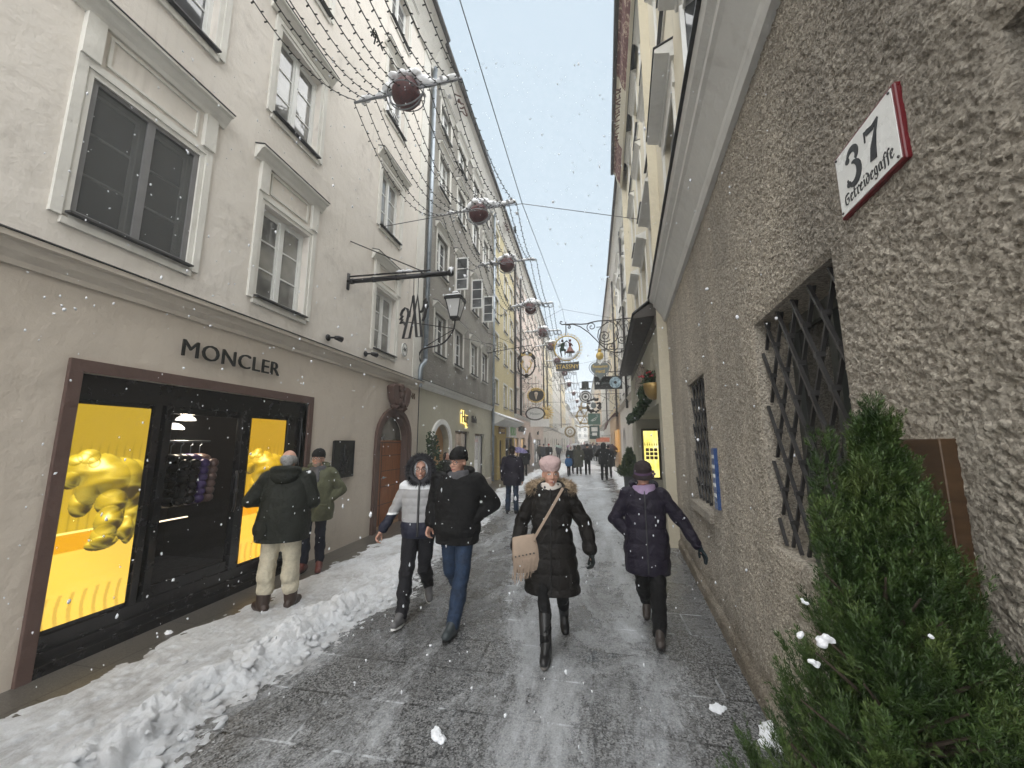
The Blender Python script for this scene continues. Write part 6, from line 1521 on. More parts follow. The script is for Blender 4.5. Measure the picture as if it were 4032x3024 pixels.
    # face
    if not far or head.get('face'):
        for q in (-1, 1):
            m = inhead(MB().ell((q*.032, -.0755, .006), (.0125, .009, .0085), 10, 8)); e = m.build('eye', MS['eye'], t, smooth=True)
            m = inhead(MB().ell((q*.032+head.get('gaze', 0), -.0815, .006), (.0058, .005, .0065), 8, 6)); m.build('iris', MS['iris'], e, smooth=True)
            m = inhead(MB().tube([(q*.016, -.0895, .027), (q*.032, -.0905, .033), (q*.05, -.079, .029)], [.003, .004, .002], 5)); m.build('eyebrow', head.get('browmat', MS['brow']), t)
        sm = head.get('smile', 0); m = inhead(MB().tube([(-.024, -.087, -.062+sm*.006), (-.012, -.0965, -.064-sm*.001), (0, -.099, -.0645-sm*.003), (.012, -.0965, -.064-sm*.001), (.024, -.087, -.062+sm*.006)], [.003, .0052, .006, .0052, .003], 6)); mo = m.build('mouth', MS['lip'], t, smooth=True)
        if sm > .5: inhead(MB().tube([(-.016, -.098, -.0615), (0, -.1035, -.0645), (.016, -.098, -.0615)], [.002, .0042, .002], 5)).build('teeth', MS['teeth'], mo)
    if head.get('glasses'):
        m = MB(); w = .026
        for q in (-1, 1):
            m.tube([(q*.034+w*math.cos(a*PI/8), -.102, .004+.02*math.sin(a*PI/8)) for a in range(16)], .0026, 5, True); m.tube([(q*.06, -.1, .008), (q*.076, -.05, .006), (q*.078, .01, .004)], .0024, 5)
        m.tube([(-.009, -.103, .008), (.009, -.103, .008)], .0024, 5); inhead(m).build('glasses', MS['frame'], t)
    if head.get('beard'):
        m = MB(); m.ell((0, -.04, -.07), (.058, .056, .045), 14, 10); part(inhead(m), 'beard', head['beard'], vx, 2)
    hr = head.get('hair')
    if hr:
        m = MB(); ty = hr['type']
        if ty == 'ring':
            for a in range(-9, 28):
                an = a*PI/18; m.ell((.072*math.cos(an), .018+.09*math.sin(an), .005+.02*math.sin(an*1.0)), (.017, .02, .045), 8, 6)
            m.ell((0, .075, -.02), (.06, .04, .05))
        elif ty == 'long':
            m.ell((0, .03, .03), (.088, .095, .1), 16, 12)
            for q in (-1, 1): m.cap((q*.075, .0, .02), .028, (q*.085, .02, -.12), .025)
            m.ell((0, .06, -.06), (.08, .055, .12))
        elif ty == 'short': m.ell((0, .028, .04), (.083, .096, .092), 16, 12); m.ell((0, .05, -.03), (.075, .06, .07), 12, 8)
        part(inhead(m), 'hair', hr['mat'], vx*1.1, 2)
    # head wear
    if hat:
        ty = hat['type']; m = MB()
        if ty == 'beanie':
            m.loft([(.036, 0, .004, .08, .098), (.05, 0, .006, .088, .107), (.085, 0, .012, .087, .105), (.12, 0, .02, .072, .088), (.145, 0, .026, .045, .058), (.156, 0, .028, .015, .02)], 22); m.ell((0, .05, .03), (.082, .07, .05))
            o = part(inhead(m), 'beanie', hat['mat'], vx*1.1, 2); m = MB(); m.loft([(.028, 0, .004, .086, .106), (.072, 0, .01, .093, .112)], 22); part(inhead(m), 'hat_cuff', hat.get('mat2', hat['mat']), vx*1.1, 1, par=o)
        elif ty == 'beret':
            M_ = Matrix.Rotation(R(14), 3, 'X') @ Matrix.Rotation(R(hat.get('tilt', -8)), 3, 'Y')
            m.ell((0, .03, .105), (.108, .125, .058), 24, 14, M=M_); m.ell((0, .02, .075), (.1, .115, .06), 20, 12, M=M_); m.loft([(.03, 0, .01, .081, .1), (.075, 0, .012, .09, .108)], 22)
            o = part(inhead(m), 'beret', hat['mat'], vx, 3); inhead(MB().cap((.0, .04, .165), .006, (.005, .04, .18), .005, 8)).build('stalk', hat['mat'], o)
        elif ty == 'cloche':
            m.loft([(.0, 0, -.0, .104, .128), (.012, 0, .0, .1, .122), (.035, 0, .004, .089, .109), (.09, 0, .01, .089, .108), (.125, 0, .014, .075, .092), (.148, 0, .016, .042, .055), (.153, 0, .016, .015, .02)], 24); m.loft([(-.012, 0, -.002, .112, .138), (.004, 0, 0, .102, .125)], 24)
            o = part(inhead(m), 'hat', hat['mat'], vx*.9, 2); m = MB(); m.loft([(.03, 0, .004, .094, .114), (.052, 0, .006, .094, .114)], 24); inhead(m).build('band', hat['mat2'], o)
            m = MB(); [m.ell((.095+.018*math.cos(a), -.02+.02*math.sin(a*2), .03+.02*math.sin(a)), (.014, .014, .014), 7, 5) for a in (0, 1.3, 2.5, 3.8, 5)]; inhead(m).build('flower', hat['mat2'], o, smooth=True)
        elif ty == 'hood':
            m.ell((0, .05, .02), (.118, .115, .14), 20, 14); m.ell((0, .06, -.07), (.12, .1, .12), 16, 10); m.tube([(.112*math.cos(a*PI/12), -.025, .0+.135*math.sin(a*PI/12)) for a in range(24)], .028, 8, True)
            o = part(inhead(m), 'hood', hat['mat'], vx*1.2, 2)
            if hat.get('fur'):
                pth = [tuple(Mh @ Vector((.108*math.cos(a*PI/12), -.062, -.0+.13*math.sin(a*PI/12)))) for a in range(25)]; fur(pth, .038*s, 2600 if not far else 250, .055*s, .004 if not far else .012, hat['fur'], 'fur_trim', o)
    if scarf:
        m = MB(); nk2 = nk
        for lv in range(scarf.get('n', 3)):
            m.tube([(nk2.x+(scarf.get('r', .085)-.004*lv)*math.cos(a*PI/9)*s, nk2.y+(.0+(scarf.get('r', .085)-.004*lv)*.95*math.sin(a*PI/9))*s, nk2.z+(-.05+scarf.get('up', 0)+.027*lv+.012*math.sin(a*PI/9+lv))*s) for a in range(18)], .03*s, 8, True)
        if scarf.get('tail'): m.cap(nk2+Vector((.02, -.1, 0))*s, .035*s, nk2+Vector((.03, -.15, -.16))*s, .04*s)
        part(m, 'scarf', scarf['mat'], vx*1.2, 2)
    return t, j, s
def local_world(t, p):
    c, q = math.cos(t.rotation_euler.z), math.sin(t.rotation_euler.z); return Vector((t.location.x+p[0]*c-p[1]*q, t.location.y+p[0]*q+p[1]*c, t.location.z+p[2]))
def gnd(x, y):
    a = px(x, y, 1.0)-Vector((0, 0, 1.86)); k_ = -1.86/a.z; return (a.x*k_, a.y*k_)
blk = cl('black_coat_cloth', (.0055, .0055, .006), flakes=.1); navy = cl('navy_quilted_coat', (.014, .011, .022), flakes=.1, shine=1, rough=.5); brn = cl('black_brown_quilted_coat', (.009, .0076, .0066), flakes=.09, rough=.55, shine=1)
olive = cl('olive_parka_cloth', (.1, .105, .066), flakes=.05); dkg = cl('dark_green_wax_cloth', (.0115, .014, .0105), flakes=.1, rough=.6)
jean = cl('blue_denim', (.02, .036, .07), var=.5); jeand = cl('dark_denim', (.008, .011, .022)); cream = cl('cream_corduroy', (.5, .46, .36)); blkt = cl('black_trouser_cloth', (.0045, .0045, .005)); char = cl('charcoal_trousers', (.012, .012, .015), flakes=.05)
lthr = simple('brown_boot_leather', (.035, .02, .014), .5, var=.3); blkl = simple('black_boot_leather', (.012, .012, .013), .42); greyshoe = simple('grey_walking_shoe', (.11, .11, .115), .6); oxb = simple('ox_red_leather', (.1, .022, .018), .35)
greyscarf = cl('grey_wool_scarf', (.1, .1, .11), weave=90); greyhair = fabric_fur('grey_hair', (.16, .16, .16), (.38, .38, .37)); brownhair = fabric_fur('dark_brown_hair', (.018, .012, .01), (.05, .033, .025))
bn = cl('black_knit_beanie', (.006, .006, .0065), flakes=.1, weave=70)
# 1 bald man seen from behind
person('bald grey haired man in long dark green coat, cream trousers and brown boots, back turned', (-3.47, 4.06), (-.42, .91), 1.76, coat=dict(hem=.73, mat=dkg, hemr=.27, waist=.245, chest=.235, sleeve=(.088, .076, .06), hooddown=1, pockets=[(.17, .88, 1)]), trousers=dict(mat=cream, r=(.108, .088, .085), up=.3), boots=dict(mat=lthr, h=.27, r=.07, fl=1.12, sole=MT['door_dark']),
  J=dict(elR=(-.28, .0, 1.13), wrR=(-.12, -.22, 1.1), elL=(.36, -.02, 1.15), wrL=(.16, -.24, 1.12), ankL=(.13, .02, .095), ankR=(-.12, -.05, .095), toeL=(.75, -.8, 0), toeR=(-.25, -1, 0), kneeL=(.12, -.0, .5)), head=dict(hair=dict(type='ring', mat=greyhair), yaw=6), belly=1.12, sw=.2)
# 2 man in olive parka
person('man in olive parka, black beanie, glasses and grey scarf standing by the shop corner', (-4.0, 5.28), (.38, -.92), 1.72, coat=dict(hem=.72, mat=olive, hemr=.25, waist=.225, chest=.215, sleeve=(.085, .076, .06), hooddown=1, zip=1, zipmat=simple('brass_zip', (.2, .17, .08), .4, .5), pockets=[(-.13, .86, -1), (.13, .86, -1)]), trousers=dict(mat=jeand, r=(.092, .07, .062), up=.12), boots=dict(mat=oxb, h=.07),
  J=dict(elL=(.34, .06, 1.13), wrL=(.17, -.06, .98), elR=(-.3, .03, 1.12), wrR=(-.16, -.07, .98)), head=dict(size=1.05, glasses=1, smile=.4, yaw=-4, pitch=-3, beard=fabric_fur('grey_stubble', (.22, .17, .14), (.36, .3, .26))), hat=dict(type='beanie', mat=bn), scarf=dict(mat=greyscarf, tail=1, r=.1))
# 3 woman in grey and white ski jacket
grey = cl('light_grey_ski_cloth', (.36, .36, .37), flakes=.0, rough=.6); k = N('white_grey_navy_ski_jacket'); co = k.coord(); xyz = k.sep(co)
zb = xyz[2]; ax = k.math('ABSOLUTE', xyz[0]); arm = k.math('GREATER_THAN', ax, .24)
c1 = k.mix(k.math('GREATER_THAN', zb, 1.335), (.34, .34, .35), (.72, .74, .77)); low = k.math('LESS_THAN', zb, k.math('ADD', .985, k.math('MULTIPLY', arm, .07))); st_ = k.math('MULTIPLY', arm, k.math('LESS_THAN', k.math('ABSOLUTE', k.math('SUBTRACT', zb, 1.062)), .011))
c1 = k.mix(low, c1, (.012, .014, .03)); c1 = k.mix(st_, c1, (.75, .76, .78)); k.set(col=c1, rough=.6, spec=.3); b1 = k.bump(k.noise(200, co, 3), .2, .002); k.bump(k.noise(10, co, 5, .6, .8), .5, .02, b1); ski = k.m
darkfur = fabric_fur('dark_grey_fur', (.012, .012, .014), (.07, .07, .08)); white = cl('white_hood_cloth', (.7, .72, .75))
wj, jw, sw_ = person('woman in grey and white ski jacket with dark fur hood, smiling, hand in hand', (-1.89, 4.27), (.3, -.95), 1.66, coat=dict(hem=.83, mat=ski, hemr=.195, waist=.185, chest=.2, sleeve=(.068, .06, .052), quilt=.085, puff=.007, zip=1, zipr=.012, collar=.075, collarr=.04, collarmat=white), trousers=dict(mat=char, r=(.105, .077, .062)), boots=dict(mat=greyshoe, h=.05, sole=MT['white']),
  J=dict(kneeR=(-.1, -.17, .5), ankR=(-.12, -.27, .105), toeR=(-.3, -.95, .12), kneeL=(.07, .02, .48), ankL=(.1, .33, .2), toeL=(.2, -.75, -.62), elR=(-.29, .06, 1.13), wrR=(-.4, -.02, .93), elL=(.26, .07, 1.12), wrL=(.27, -.03, .95)), head=dict(size=1.06, glasses=1, smile=1, yaw=4, hands=dict(dL=(.1, -.25, -1), cL=.9, cR=.9), hair=dict(type='long', mat=brownhair)), hat=dict(type='hood', mat=white, fur=darkfur), sw=.165)
# 4 man in black jacket
mj, jm, sm_ = person('man in black winter jacket, black beanie and blue jeans holding the woman by the hand', (-1.4, 4.16), (.02, -1), 1.76, coat=dict(hem=.77, mat=blk, hemr=.225, waist=.225, chest=.235, sleeve=(.09, .08, .066), quilt=.17, puff=.008, hooddown=1, collar=.11, collarr=.042), trousers=dict(mat=jean, r=(.1, .078, .07)), boots=dict(mat=simple('dark_hiking_boot', (.035, .045, .05), .5), h=.12, r=.058),
  J=dict(kneeL=(.1, -.14, .5), ankL=(.06, -.26, .1), toeL=(-.1, -1, .1), kneeR=(-.07, .04, .49), ankR=(-.06, .36, .2), toeR=(-.1, -.75, -.6), elR=(-.27, .05, 1.15), wrR=(-.27, -.06, .98), elL=(.36, .09, 1.16), wrL=(.17, -.05, 1.0)), head=dict(size=1.05, glasses=1, smile=.3, yaw=-18, pitch=4, hands=dict(dR=(-.15, -.35, -1), cR=.8)), hat=dict(type='beanie', mat=bn), scarf=dict(mat=greyscarf, r=.1, up=.012), sw=.205)
# 5 woman with pink beret
pink = cl('dusty_pink_beret_wool', (.46, .34, .335), weave=120, var=.12); tanfur = fabric_fur('tan_fur', (.1, .065, .04), (.5, .4, .28))
k = N('white_black_print_scarf'); co = k.coord(); v = k.vor(15, co); n = k.noise(20, co, 4); k.set(col=k.ramp(k.math('ADD', v, k.math('MULTIPLY', n, .3)), [(.36, (.02, .02, .025)), (.42, (.6, .56, .52))]), rough=.8); prt = k.m
wb, jb, sb = person('woman in pink beret and long black quilted coat with tan fur collar', (-.36, 3.93), (.03, -1), 1.655, coat=dict(hem=.47, mat=brn, hemr=.275, hemy=.2, waist=.185, chest=.205, sleeve=(.078, .07, .066), quilt=.135, puff=.013, zip=1, zipr=.006, collar=.1, collarr=.045), trousers=dict(mat=blkt, r=(.09, .062, .05)), boots=dict(mat=blkl, h=.26, r=.056, sole=simple('grey_boot_sole', (.16, .15, .14), .7)),
  J=dict(kneeR=(-.07, -.16, .5), ankR=(-.045, -.3, .1), toeR=(-.05, -1, .06), kneeL=(.09, .02, .48), ankL=(.1, .3, .15), toeL=(.1, -.85, -.45), elL=(.33, .06, 1.1), wrL=(.375, -.04, .88), elR=(-.31, .06, 1.1), wrR=(-.345, -.06, .88)), head=dict(size=1.08, yaw=14, pitch=2, glovemat=cl('black_knit_glove', (.012, .016, .016)), hands=dict(cL=.8, cR=.8), browmat=fabric_fur('fair_brow', (.15, .1, .07), (.2, .14, .1))), hat=dict(type='beret', mat=pink), hands='glove', scarf=dict(mat=prt, n=4, r=.094, up=-.01), sw=.17)
nk = jb['neck']; fur([(nk.x+.19*math.cos(a)*1.0, nk.y+.02+.13*math.sin(a), nk.z+.02+.03*math.sin(a)-.02*abs(math.cos(a))) for a in [-.55+i*(PI+1.1)/20 for i in range(21)]], .046, 3400, .05, .0035, tanfur, 'fur_collar', wb, 4)
# shoulder bag with fringe
t = thing('shoulder_bag', 'beige fringed shoulder bag worn across the long black coat', 'bag', wb.location, wb.rotation_euler.z)
beige = simple('beige_suede', (.36, .275, .21), .75, var=.15); bx, by, bz = -.235, -.165, .84
m = MB(); Mr = Matrix.Rotation(R(-8), 3, 'Y') @ Matrix.Rotation(R(20), 3, 'Z')
m.loft([(-.17, 0, 0, .1, .035), (-.13, 0, 0, .135, .05), (0, 0, 0, .13, .05), (.1, 0, 0, .115, .035), (.15, 0, 0, .11, .02)], 20, 3); m.v = [tuple(Mr @ Vector(p)+Vector((bx, by, bz))) for p in m.v]
link('bag_body', modmesh(m, .008, 2, 'bag'), beige, t)
m = MB(); random.seed(8)
for i in range(46):
    x = -.12+.2*i/45; p = Mr @ Vector((x, -.055, -.04)); e = p+Vector((random.uniform(-.02, .01)-.015, random.uniform(-.012, .004), -.16-random.uniform(0, .06)+.05*i/45)); m.tube([Vector((bx, by, bz))+p, Vector((bx, by-.01, bz))+(p+e)/2, Vector((bx, by, bz))+e], .0032, 4)
m.build('fringe', beige, t); m = MB()
for i in range(6): m.ell(Vector((bx, by, bz))+Mr @ Vector((-.11+i*.035, -.054, -.01)), (.008, .004, .008), 8, 6)
m.build('studs', MT['iron_bar'], t); kd = np.array([v.co[:] for v in [c for c in wb.children if c.name.startswith('coat')][0].data.vertices])
P = []
for f in [i/16 for i in range(17)]:
    x = -.15+(.12+.15)*f; zz = .97+(1.42-.97)*f; sel = kd[(abs(kd[:, 0]-x) < .025) & (abs(kd[:, 2]-zz) < .03)]; P.append((x, (sel[:, 1].min() if len(sel) else -.14)-.008, zz))
m = MB()
for a, b in zip(P, P[1:]):
    d = (Vector(b)-Vector(a)).normalized(); n_ = d.cross(Vector((0, -1, 0))).normalized()*.0125
    m.add([Vector(a)-n_, Vector(a)+n_, Vector(b)+n_, Vector(b)-n_]+[v+Vector((0, .004, 0)) for v in (Vector(a)-n_, Vector(a)+n_, Vector(b)+n_, Vector(b)-n_)], [(0, 1, 2, 3), (7, 6, 5, 4), (0, 4, 5, 1), (1, 5, 6, 2), (2, 6, 7, 3), (3, 7, 4, 0)])
m.tube([P[0], (bx+.08, by-.0, bz+.1)], .012, 6); m.build('strap', beige, t)
# 6 woman in purple hat
lilac = cl('lilac_fleece', (.36, .27, .42)); wp, jp, sp_ = person('woman in dark purple cloche hat and navy quilted coat looking down by the rough wall', (.58, 4.37), (-.1, -1), 1.615, coat=dict(hem=.58, mat=navy, hemr=.235, hemy=.2, waist=.205, chest=.205, sleeve=(.078, .068, .058), quilt=.15, puff=.01, zip=1, zipr=.006, collar=.105, collarr=.04, hooddown=1), trousers=dict(mat=blkt, r=(.1, .08, .07)), boots=dict(mat=simple('brown_black_boot', (.04, .032, .028), .5), h=.13),
  J=dict(kneeL=(.09, -.14, .5), ankL=(.07, -.28, .1), toeL=(.0, -1, .12), kneeR=(-.06, .02, .48), ankR=(-.02, .32, .18), toeR=(-.1, -.8, -.55), elL=(.36, .04, 1.13), wrL=(.5, -.02, .9), elR=(-.33, .03, 1.1), wrR=(-.15, -.04, .95)), head=dict(size=1.06, yaw=-5, pitch=13, glovemat=cl('dark_teal_glove', (.012, .022, .028)), hands=dict(cL=.35, cR=1.0)), hat=dict(type='cloche', mat=cl('brown_black_felt', (.03, .022, .024), flakes=.12), mat2=cl('purple_hat_band', (.1, .06, .12))), hands='glove', scarf=dict(mat=lilac, n=3, r=.105, up=.01), sw=.175)
# 7 man walking away
person('man in dark hooded coat and jeans walking away along the snow edge', (-1.98, 10.35), (.03, 1), 1.72, coat=dict(hem=.72, mat=navy, hemr=.235, waist=.22, chest=.225, sleeve=(.08, .07, .06), collar=.1), trousers=dict(mat=jean, r=(.092, .07, .066)), boots=dict(mat=blkl, h=.1), J=dict(ankL=(.12, .0, .095), ankR=(-.1, -.05, .095)), head=dict(hair=dict(type='short', mat=brownhair)), hat=dict(type='beanie', mat=bn), sw=.2)
# people further down the street
def F(label, x, y, face, H, coatm, hem, trm, bootm, hatm=None, hood=False, furm=None, walk=.12, **k):
    J = dict(kneeL=(.09, -.1*walk/.12, .49), ankL=(.1, -walk, .095), kneeR=(-.09, .03, .49), ankR=(-.1, walk*1.3, .12), elL=(.27, .03, 1.13), wrL=(.24, -.12, .93), elR=(-.27, .03, 1.13), wrR=(-.24, -.12, .93)); J.update(k.pop('J', {}))
    return person(label, gnd(x, y) if y is not None else x, face, H, coat=dict(hem=hem, mat=coatm, hemr=.25, waist=.225, chest=.225, sleeve=(.08, .07, .06)), trousers=dict(mat=trm), boots=dict(mat=bootm, h=k.pop('bh', .15)), J=J, head=k.pop('head', {}), hat=dict(type='hood' if hood else 'beanie', mat=hatm or bn, fur=furm) if (hatm or hood) else None, far=True, sw=.195, group='passers-by further down the street', **k)
kh = cl('olive_long_coat', (.06, .06, .045), flakes=.06); wf = fabric_fur('white_fur', (.6, .58, .55), (.8, .79, .77)); blue = cl('bright_blue_jacket', (.03, .12, .3)); teal = cl('teal_knit', (.12, .28, .3)); redk = cl('red_knit', (.35, .03, .03)); gr = cl('mid_grey_coat', (.05, .055, .065))
F('tall man in black hooded coat striding away at the right', 1306, 1038, (.05, 1), 1.8, blk, .72, blkt, blkl, hood=True, hatm=blk, J=dict(elR=(-.36, .02, 1.2), wrR=(-.2, -.2, 1.2), elL=(.36, .02, 1.15), wrL=(.2, -.2, 1.1)))
F('dark dressed walker half hidden beside the tall hooded man', 1316, 1033, (0, 1), 1.66, blk, .6, blkt, blkl, hatm=bn)
F('man in black jacket with hood down walking away mid street', 1270, 1026, (0, 1), 1.74, blk, .8, blkt, blkl, hatm=bn)
F('woman in long olive quilted coat with fur hood and white boots', 1251, 1028, (0, 1), 1.66, kh, .5, blkt, simple('white_boots', (.6, .58, .55), .5), hood=True, hatm=kh, furm=tanfur)
F('child in bright blue jacket and teal hat on a small balance bike', 1229, 1028, (.1, 1), 1.12, blue, .8, blkt, blkl, hatm=teal, walk=.05)
F('woman in black coat with white fur hood facing the viewer', 1234, 1023, (.1, -1), 1.62, blk, .55, blkt, blkl, hood=True, hatm=white, furm=wf, head=dict(face=1))
F('walker in black coat, deeper in the street, nearer the middle', 1281, 996, (0, 1), 1.72, blk, .7, blkt, blkl, hatm=greyscarf)
F('walker in dark grey coat behind the tall hooded man', 1291, 997, (0, 1), 1.74, gr, .7, jeand, blkl, hatm=bn)
F('person in red knit hat and dark coat among the left group', 1186, 1004, (.2, -1), 1.7, blk, .7, blkt, blkl, hatm=redk, head=dict(face=1))
F('person in olive jacket in the left group by the arched doors', 1166, 1000, (.4, 1), 1.72, kh, .75, blkt, blkl, hatm=bn)
F('person in slate grey coat in the left group beside the red hat', 1175, 1001, (-.1, 1), 1.68, gr, .6, jeand, blkl, hatm=bn)
F('dark figure under the green and navy umbrella', 1207, 994, (.1, -1), 1.66, gr, .7, blkt, blkl, hatm=bn)
F('dark figure under the pale grey umbrella in mid street', 1243, 993, (0, 1), 1.7, blk, .6, blkt, blkl)
F('distant walker beside the pink umbrella', 1231, 991, (0, -1), 1.62, gr, .6, blkt, blkl, hatm=pink)
F('dark walker by the right hand house fronts', 1324, 1010, (0, -1), 1.7, gr, .6, blkt, blkl, hatm=bn)
F('figure in grey coat close to the right hand wall, deeper in', 1319, 1004, (0, 1), 1.66, blk, .6, blkt, blkl, hatm=greyscarf)
F('dark haired woman in black jacket and striped top beside the ivy arch', (-3.98, 10.7), None, (.9, -.4), 1.56, dkg, .8, blkt, blkl, head=dict(hair=dict(type='long', mat=brownhair), face=1))
F('person in dark coat beneath the purple umbrella', (-3.4, 21.5), None, (0, 1), 1.66, blk, .65, blkt, blkl, hatm=bn)
F('shopper in pale jacket at the wide shop window of the pink house', 1122, 1012, (-1, .2), 1.6, cl('pale_jacket', (.4, .37, .32)), .8, jeand, blkl, hatm=bn)
for i in range(9):
    rr_ = random.Random(90+i); x = rr_.uniform(1243, 1296); y = rr_.uniform(977, 988)
    F(['tiny dark figure far down the street, %s of the distant crowd' % q for q in ('first from the left end', 'second from the left end', 'third', 'fourth', 'in the middle', 'sixth', 'seventh', 'eighth', 'last on the right')][i], 1243+i*6.5, y, (0, rr_.choice((-1, 1))), rr_.uniform(1.6, 1.8), rr_.choice((blk, gr, navy)), .6, blkt, blkl, hatm=rr_.choice((bn, redk, greyscarf)))
# things carried
def umbrella(label, P, r, mat, tilt=(0, 0), group='open umbrellas'):
    t = thing('umbrella', label, 'umbrella', P, 0, group); t.rotation_euler = (tilt[0], tilt[1], 0)
    m = MB(); n = 8; vs = [(0, 0, .0)]; rings = []
    for k_ in range(1, 6):
        f = k_/5
        for i in range(n*4):
            a = 2*PI*i/(n*4); sc_ = 1-.05*f*abs(math.sin(a*n/2)); vs.append((r*f*sc_*math.cos(a), r*f*sc_*math.sin(a), -r*.42*f**2+.02*f*abs(math.sin(a*n/2))))
    N_ = n*4; fs = [(0, 1+i, 1+(i+1) % N_) for i in range(N_)]
    for k_ in range(4):
        for i in range(N_): fs.append((1+k_*N_+i, 1+(k_+1)*N_+i, 1+(k_+1)*N_+(i+1) % N_, 1+k_*N_+(i+1) % N_))
    m.add(vs, fs); m.add([(v[0], v[1], v[2]-.006) for v in vs], [f[::-1] for f in fs]); m.build('canopy', mat, t, smooth=True)
    m = MB(); m.tube([(0, 0, .06), (0, 0, -.85), (.03, 0, -.9), (.05, 0, -.86)], .009, 6); m.build('shaft', MT['iron'], t)
    m = MB()
    for i in range(n): a = 2*PI*i/n; m.tube([(0, 0, -.01), (r*.5*math.cos(a), r*.5*math.sin(a), -r*.11), (r*.99*math.cos(a), r*.99*math.sin(a), -r*.42)], .005, 4)
    m.build('ribs', MT['iron'], t); return t
k = N('purple_check_umbrella'); co = k.coord(); ck = k.n('ShaderNodeTexChecker'); ck.inputs[3].default_value = 9; ck.inputs[1].default_value = (.08, .06, .2, 1); ck.inputs[2].default_value = (.2, .18, .36, 1); k.l(co, ck.inputs[0]); k.set(col=ck.outputs[0], rough=.6)
umbrella('purple checked umbrella behind the man walking away', px(1121, 966, 21.3), .55, k.m, (.1, .15))
umbrella('pale grey umbrella in the middle of the street', px(1243, 957, 41), .55, simple('pale_umbrella_cloth', (.5, .53, .56), .6))
umbrella('green and navy umbrella over the left group', px(1208, 962, 40), .52, simple('green_umbrella_cloth', (.2, .26, .22), .6), (0, .3))
umbrella('pink umbrella among the distant walkers', px(1230, 961, 43), .42, simple('pink_umbrella_cloth', (.4, .2, .36), .6), (.1, -.2))
umbrella('rolled down dark purple umbrella at the right hand wall', px(1326, 962, 28), .5, simple('aubergine_umbrella', (.05, .035, .06), .6), (0, .5))
g = gnd(1241, 1019); t = thing('handbag', 'dark round handbag carried by the white hooded woman', 'bag', (g[0], g[1]-.1, .25), 0); m = MB(); m.ell((0, 0, .14), (.17, .09, .17), 12, 8); m.build('bag_body', blkl, t, smooth=True); m = MB(); m.tube([(-.1, 0, .28), (0, 0, .5), (.1, 0, .28)], .014, 6); m.build('strap', blkl, t)
g = gnd(1229, 1028); t = thing('balance_bike', 'small dark balance bike under the child in blue', 'bike', (g[0], g[1], 0), 0)
for y in (-.3, .32):
    m = MB(); m.tube([(0, y+.17*math.cos(a*PI/10), .19+.17*math.sin(a*PI/10)) for a in range(20)], .03, 6, True); wq = m.build('wheel', MT['ink'], t); m = MB(); m.tube([(0, y+.15*math.cos(a*PI/10), .19+.15*math.sin(a*PI/10)) for a in range(20)], .012, 5, True); m.build('rim', MT['rodmetal'], wq)
m = MB(); m.tube([(0, -.3, .19), (0, -.2, .4), (0, .15, .4), (0, .32, .19)], .02, 6); m.tube([(0, .2, .35), (0, .15, .62)], .016, 6); m.build('frame', simple('red_bike_frame', (.25, .03, .04), .4), t); m = MB(); m.tube([(-.2, .15, .62), (.2, .15, .62)], .015, 6); m.build('handlebar', MT['ink'], t)
m = MB(); m.ell((0, -.17, 0), (.14, .09, .17), 12, 8); tag(m.build('backpack', blue, None, (g[0], g[1], .72)), 'bright blue backpack on the child', 'backpack')
# ==================================================================== plants
def needle_mat(name, a, b, c):
    k = N(name); co = k.coord(); k.set(col=k.ramp(k.noise(9, co, 5, .7), [(.3, a), (.5, b), (.75, c)]), rough=.5, spec=.3); return k.m
MT['needle'] = needle_mat('conifer_needles', (.012, .028, .008), (.04, .075, .018), (.115, .155, .045))
def shoots_mesh(name, specs, seed, nl=.02, nw=.0013, per=34):
    """specs: (base, direction, length); each shoot carries needles round its stem"""
    rng = np.random.default_rng(seed); V = []; Fc = []; n0 = 0
    for p, d, L in specs:
        d = np.asarray(d, float); d /= np.linalg.norm(d); a = np.cross(d, [.3, .2, 1]); a /= np.linalg.norm(a)+1e-9; b = np.cross(d, a); k_ = per
        t = np.sort(rng.uniform(.05, 1, k_)); an = rng.uniform(0, 6.28, k_); out = a[None]*np.cos(an)[:, None]+b[None]*np.sin(an)[:, None]
        base = np.asarray(p)[None]+d[None]*(L*t)[:, None]; ln = nl*rng.uniform(.7, 1.2, k_)*(1.15-.5*t)
        nd = out*.75+d[None]*(.55+.5*t[:, None]); nd /= np.linalg.norm(nd, axis=1)[:, None]; tip = base+nd*ln[:, None]
        sd = np.cross(nd, d[None]+.01); sd /= np.linalg.norm(sd, axis=1)[:, None]+1e-9; w = sd*nw
        mid_ = base*.55+tip*.45
        V.append(np.stack([base, mid_+w, tip, mid_-w], 1).reshape(-1, 3)); i = np.arange(k_)*4+n0; Fc.append(np.stack([i, i+1, i+2, i+3], 1)); n0 += 4*k_
    return np_mesh(name, np.concatenate(V), np.concatenate(Fc), False)
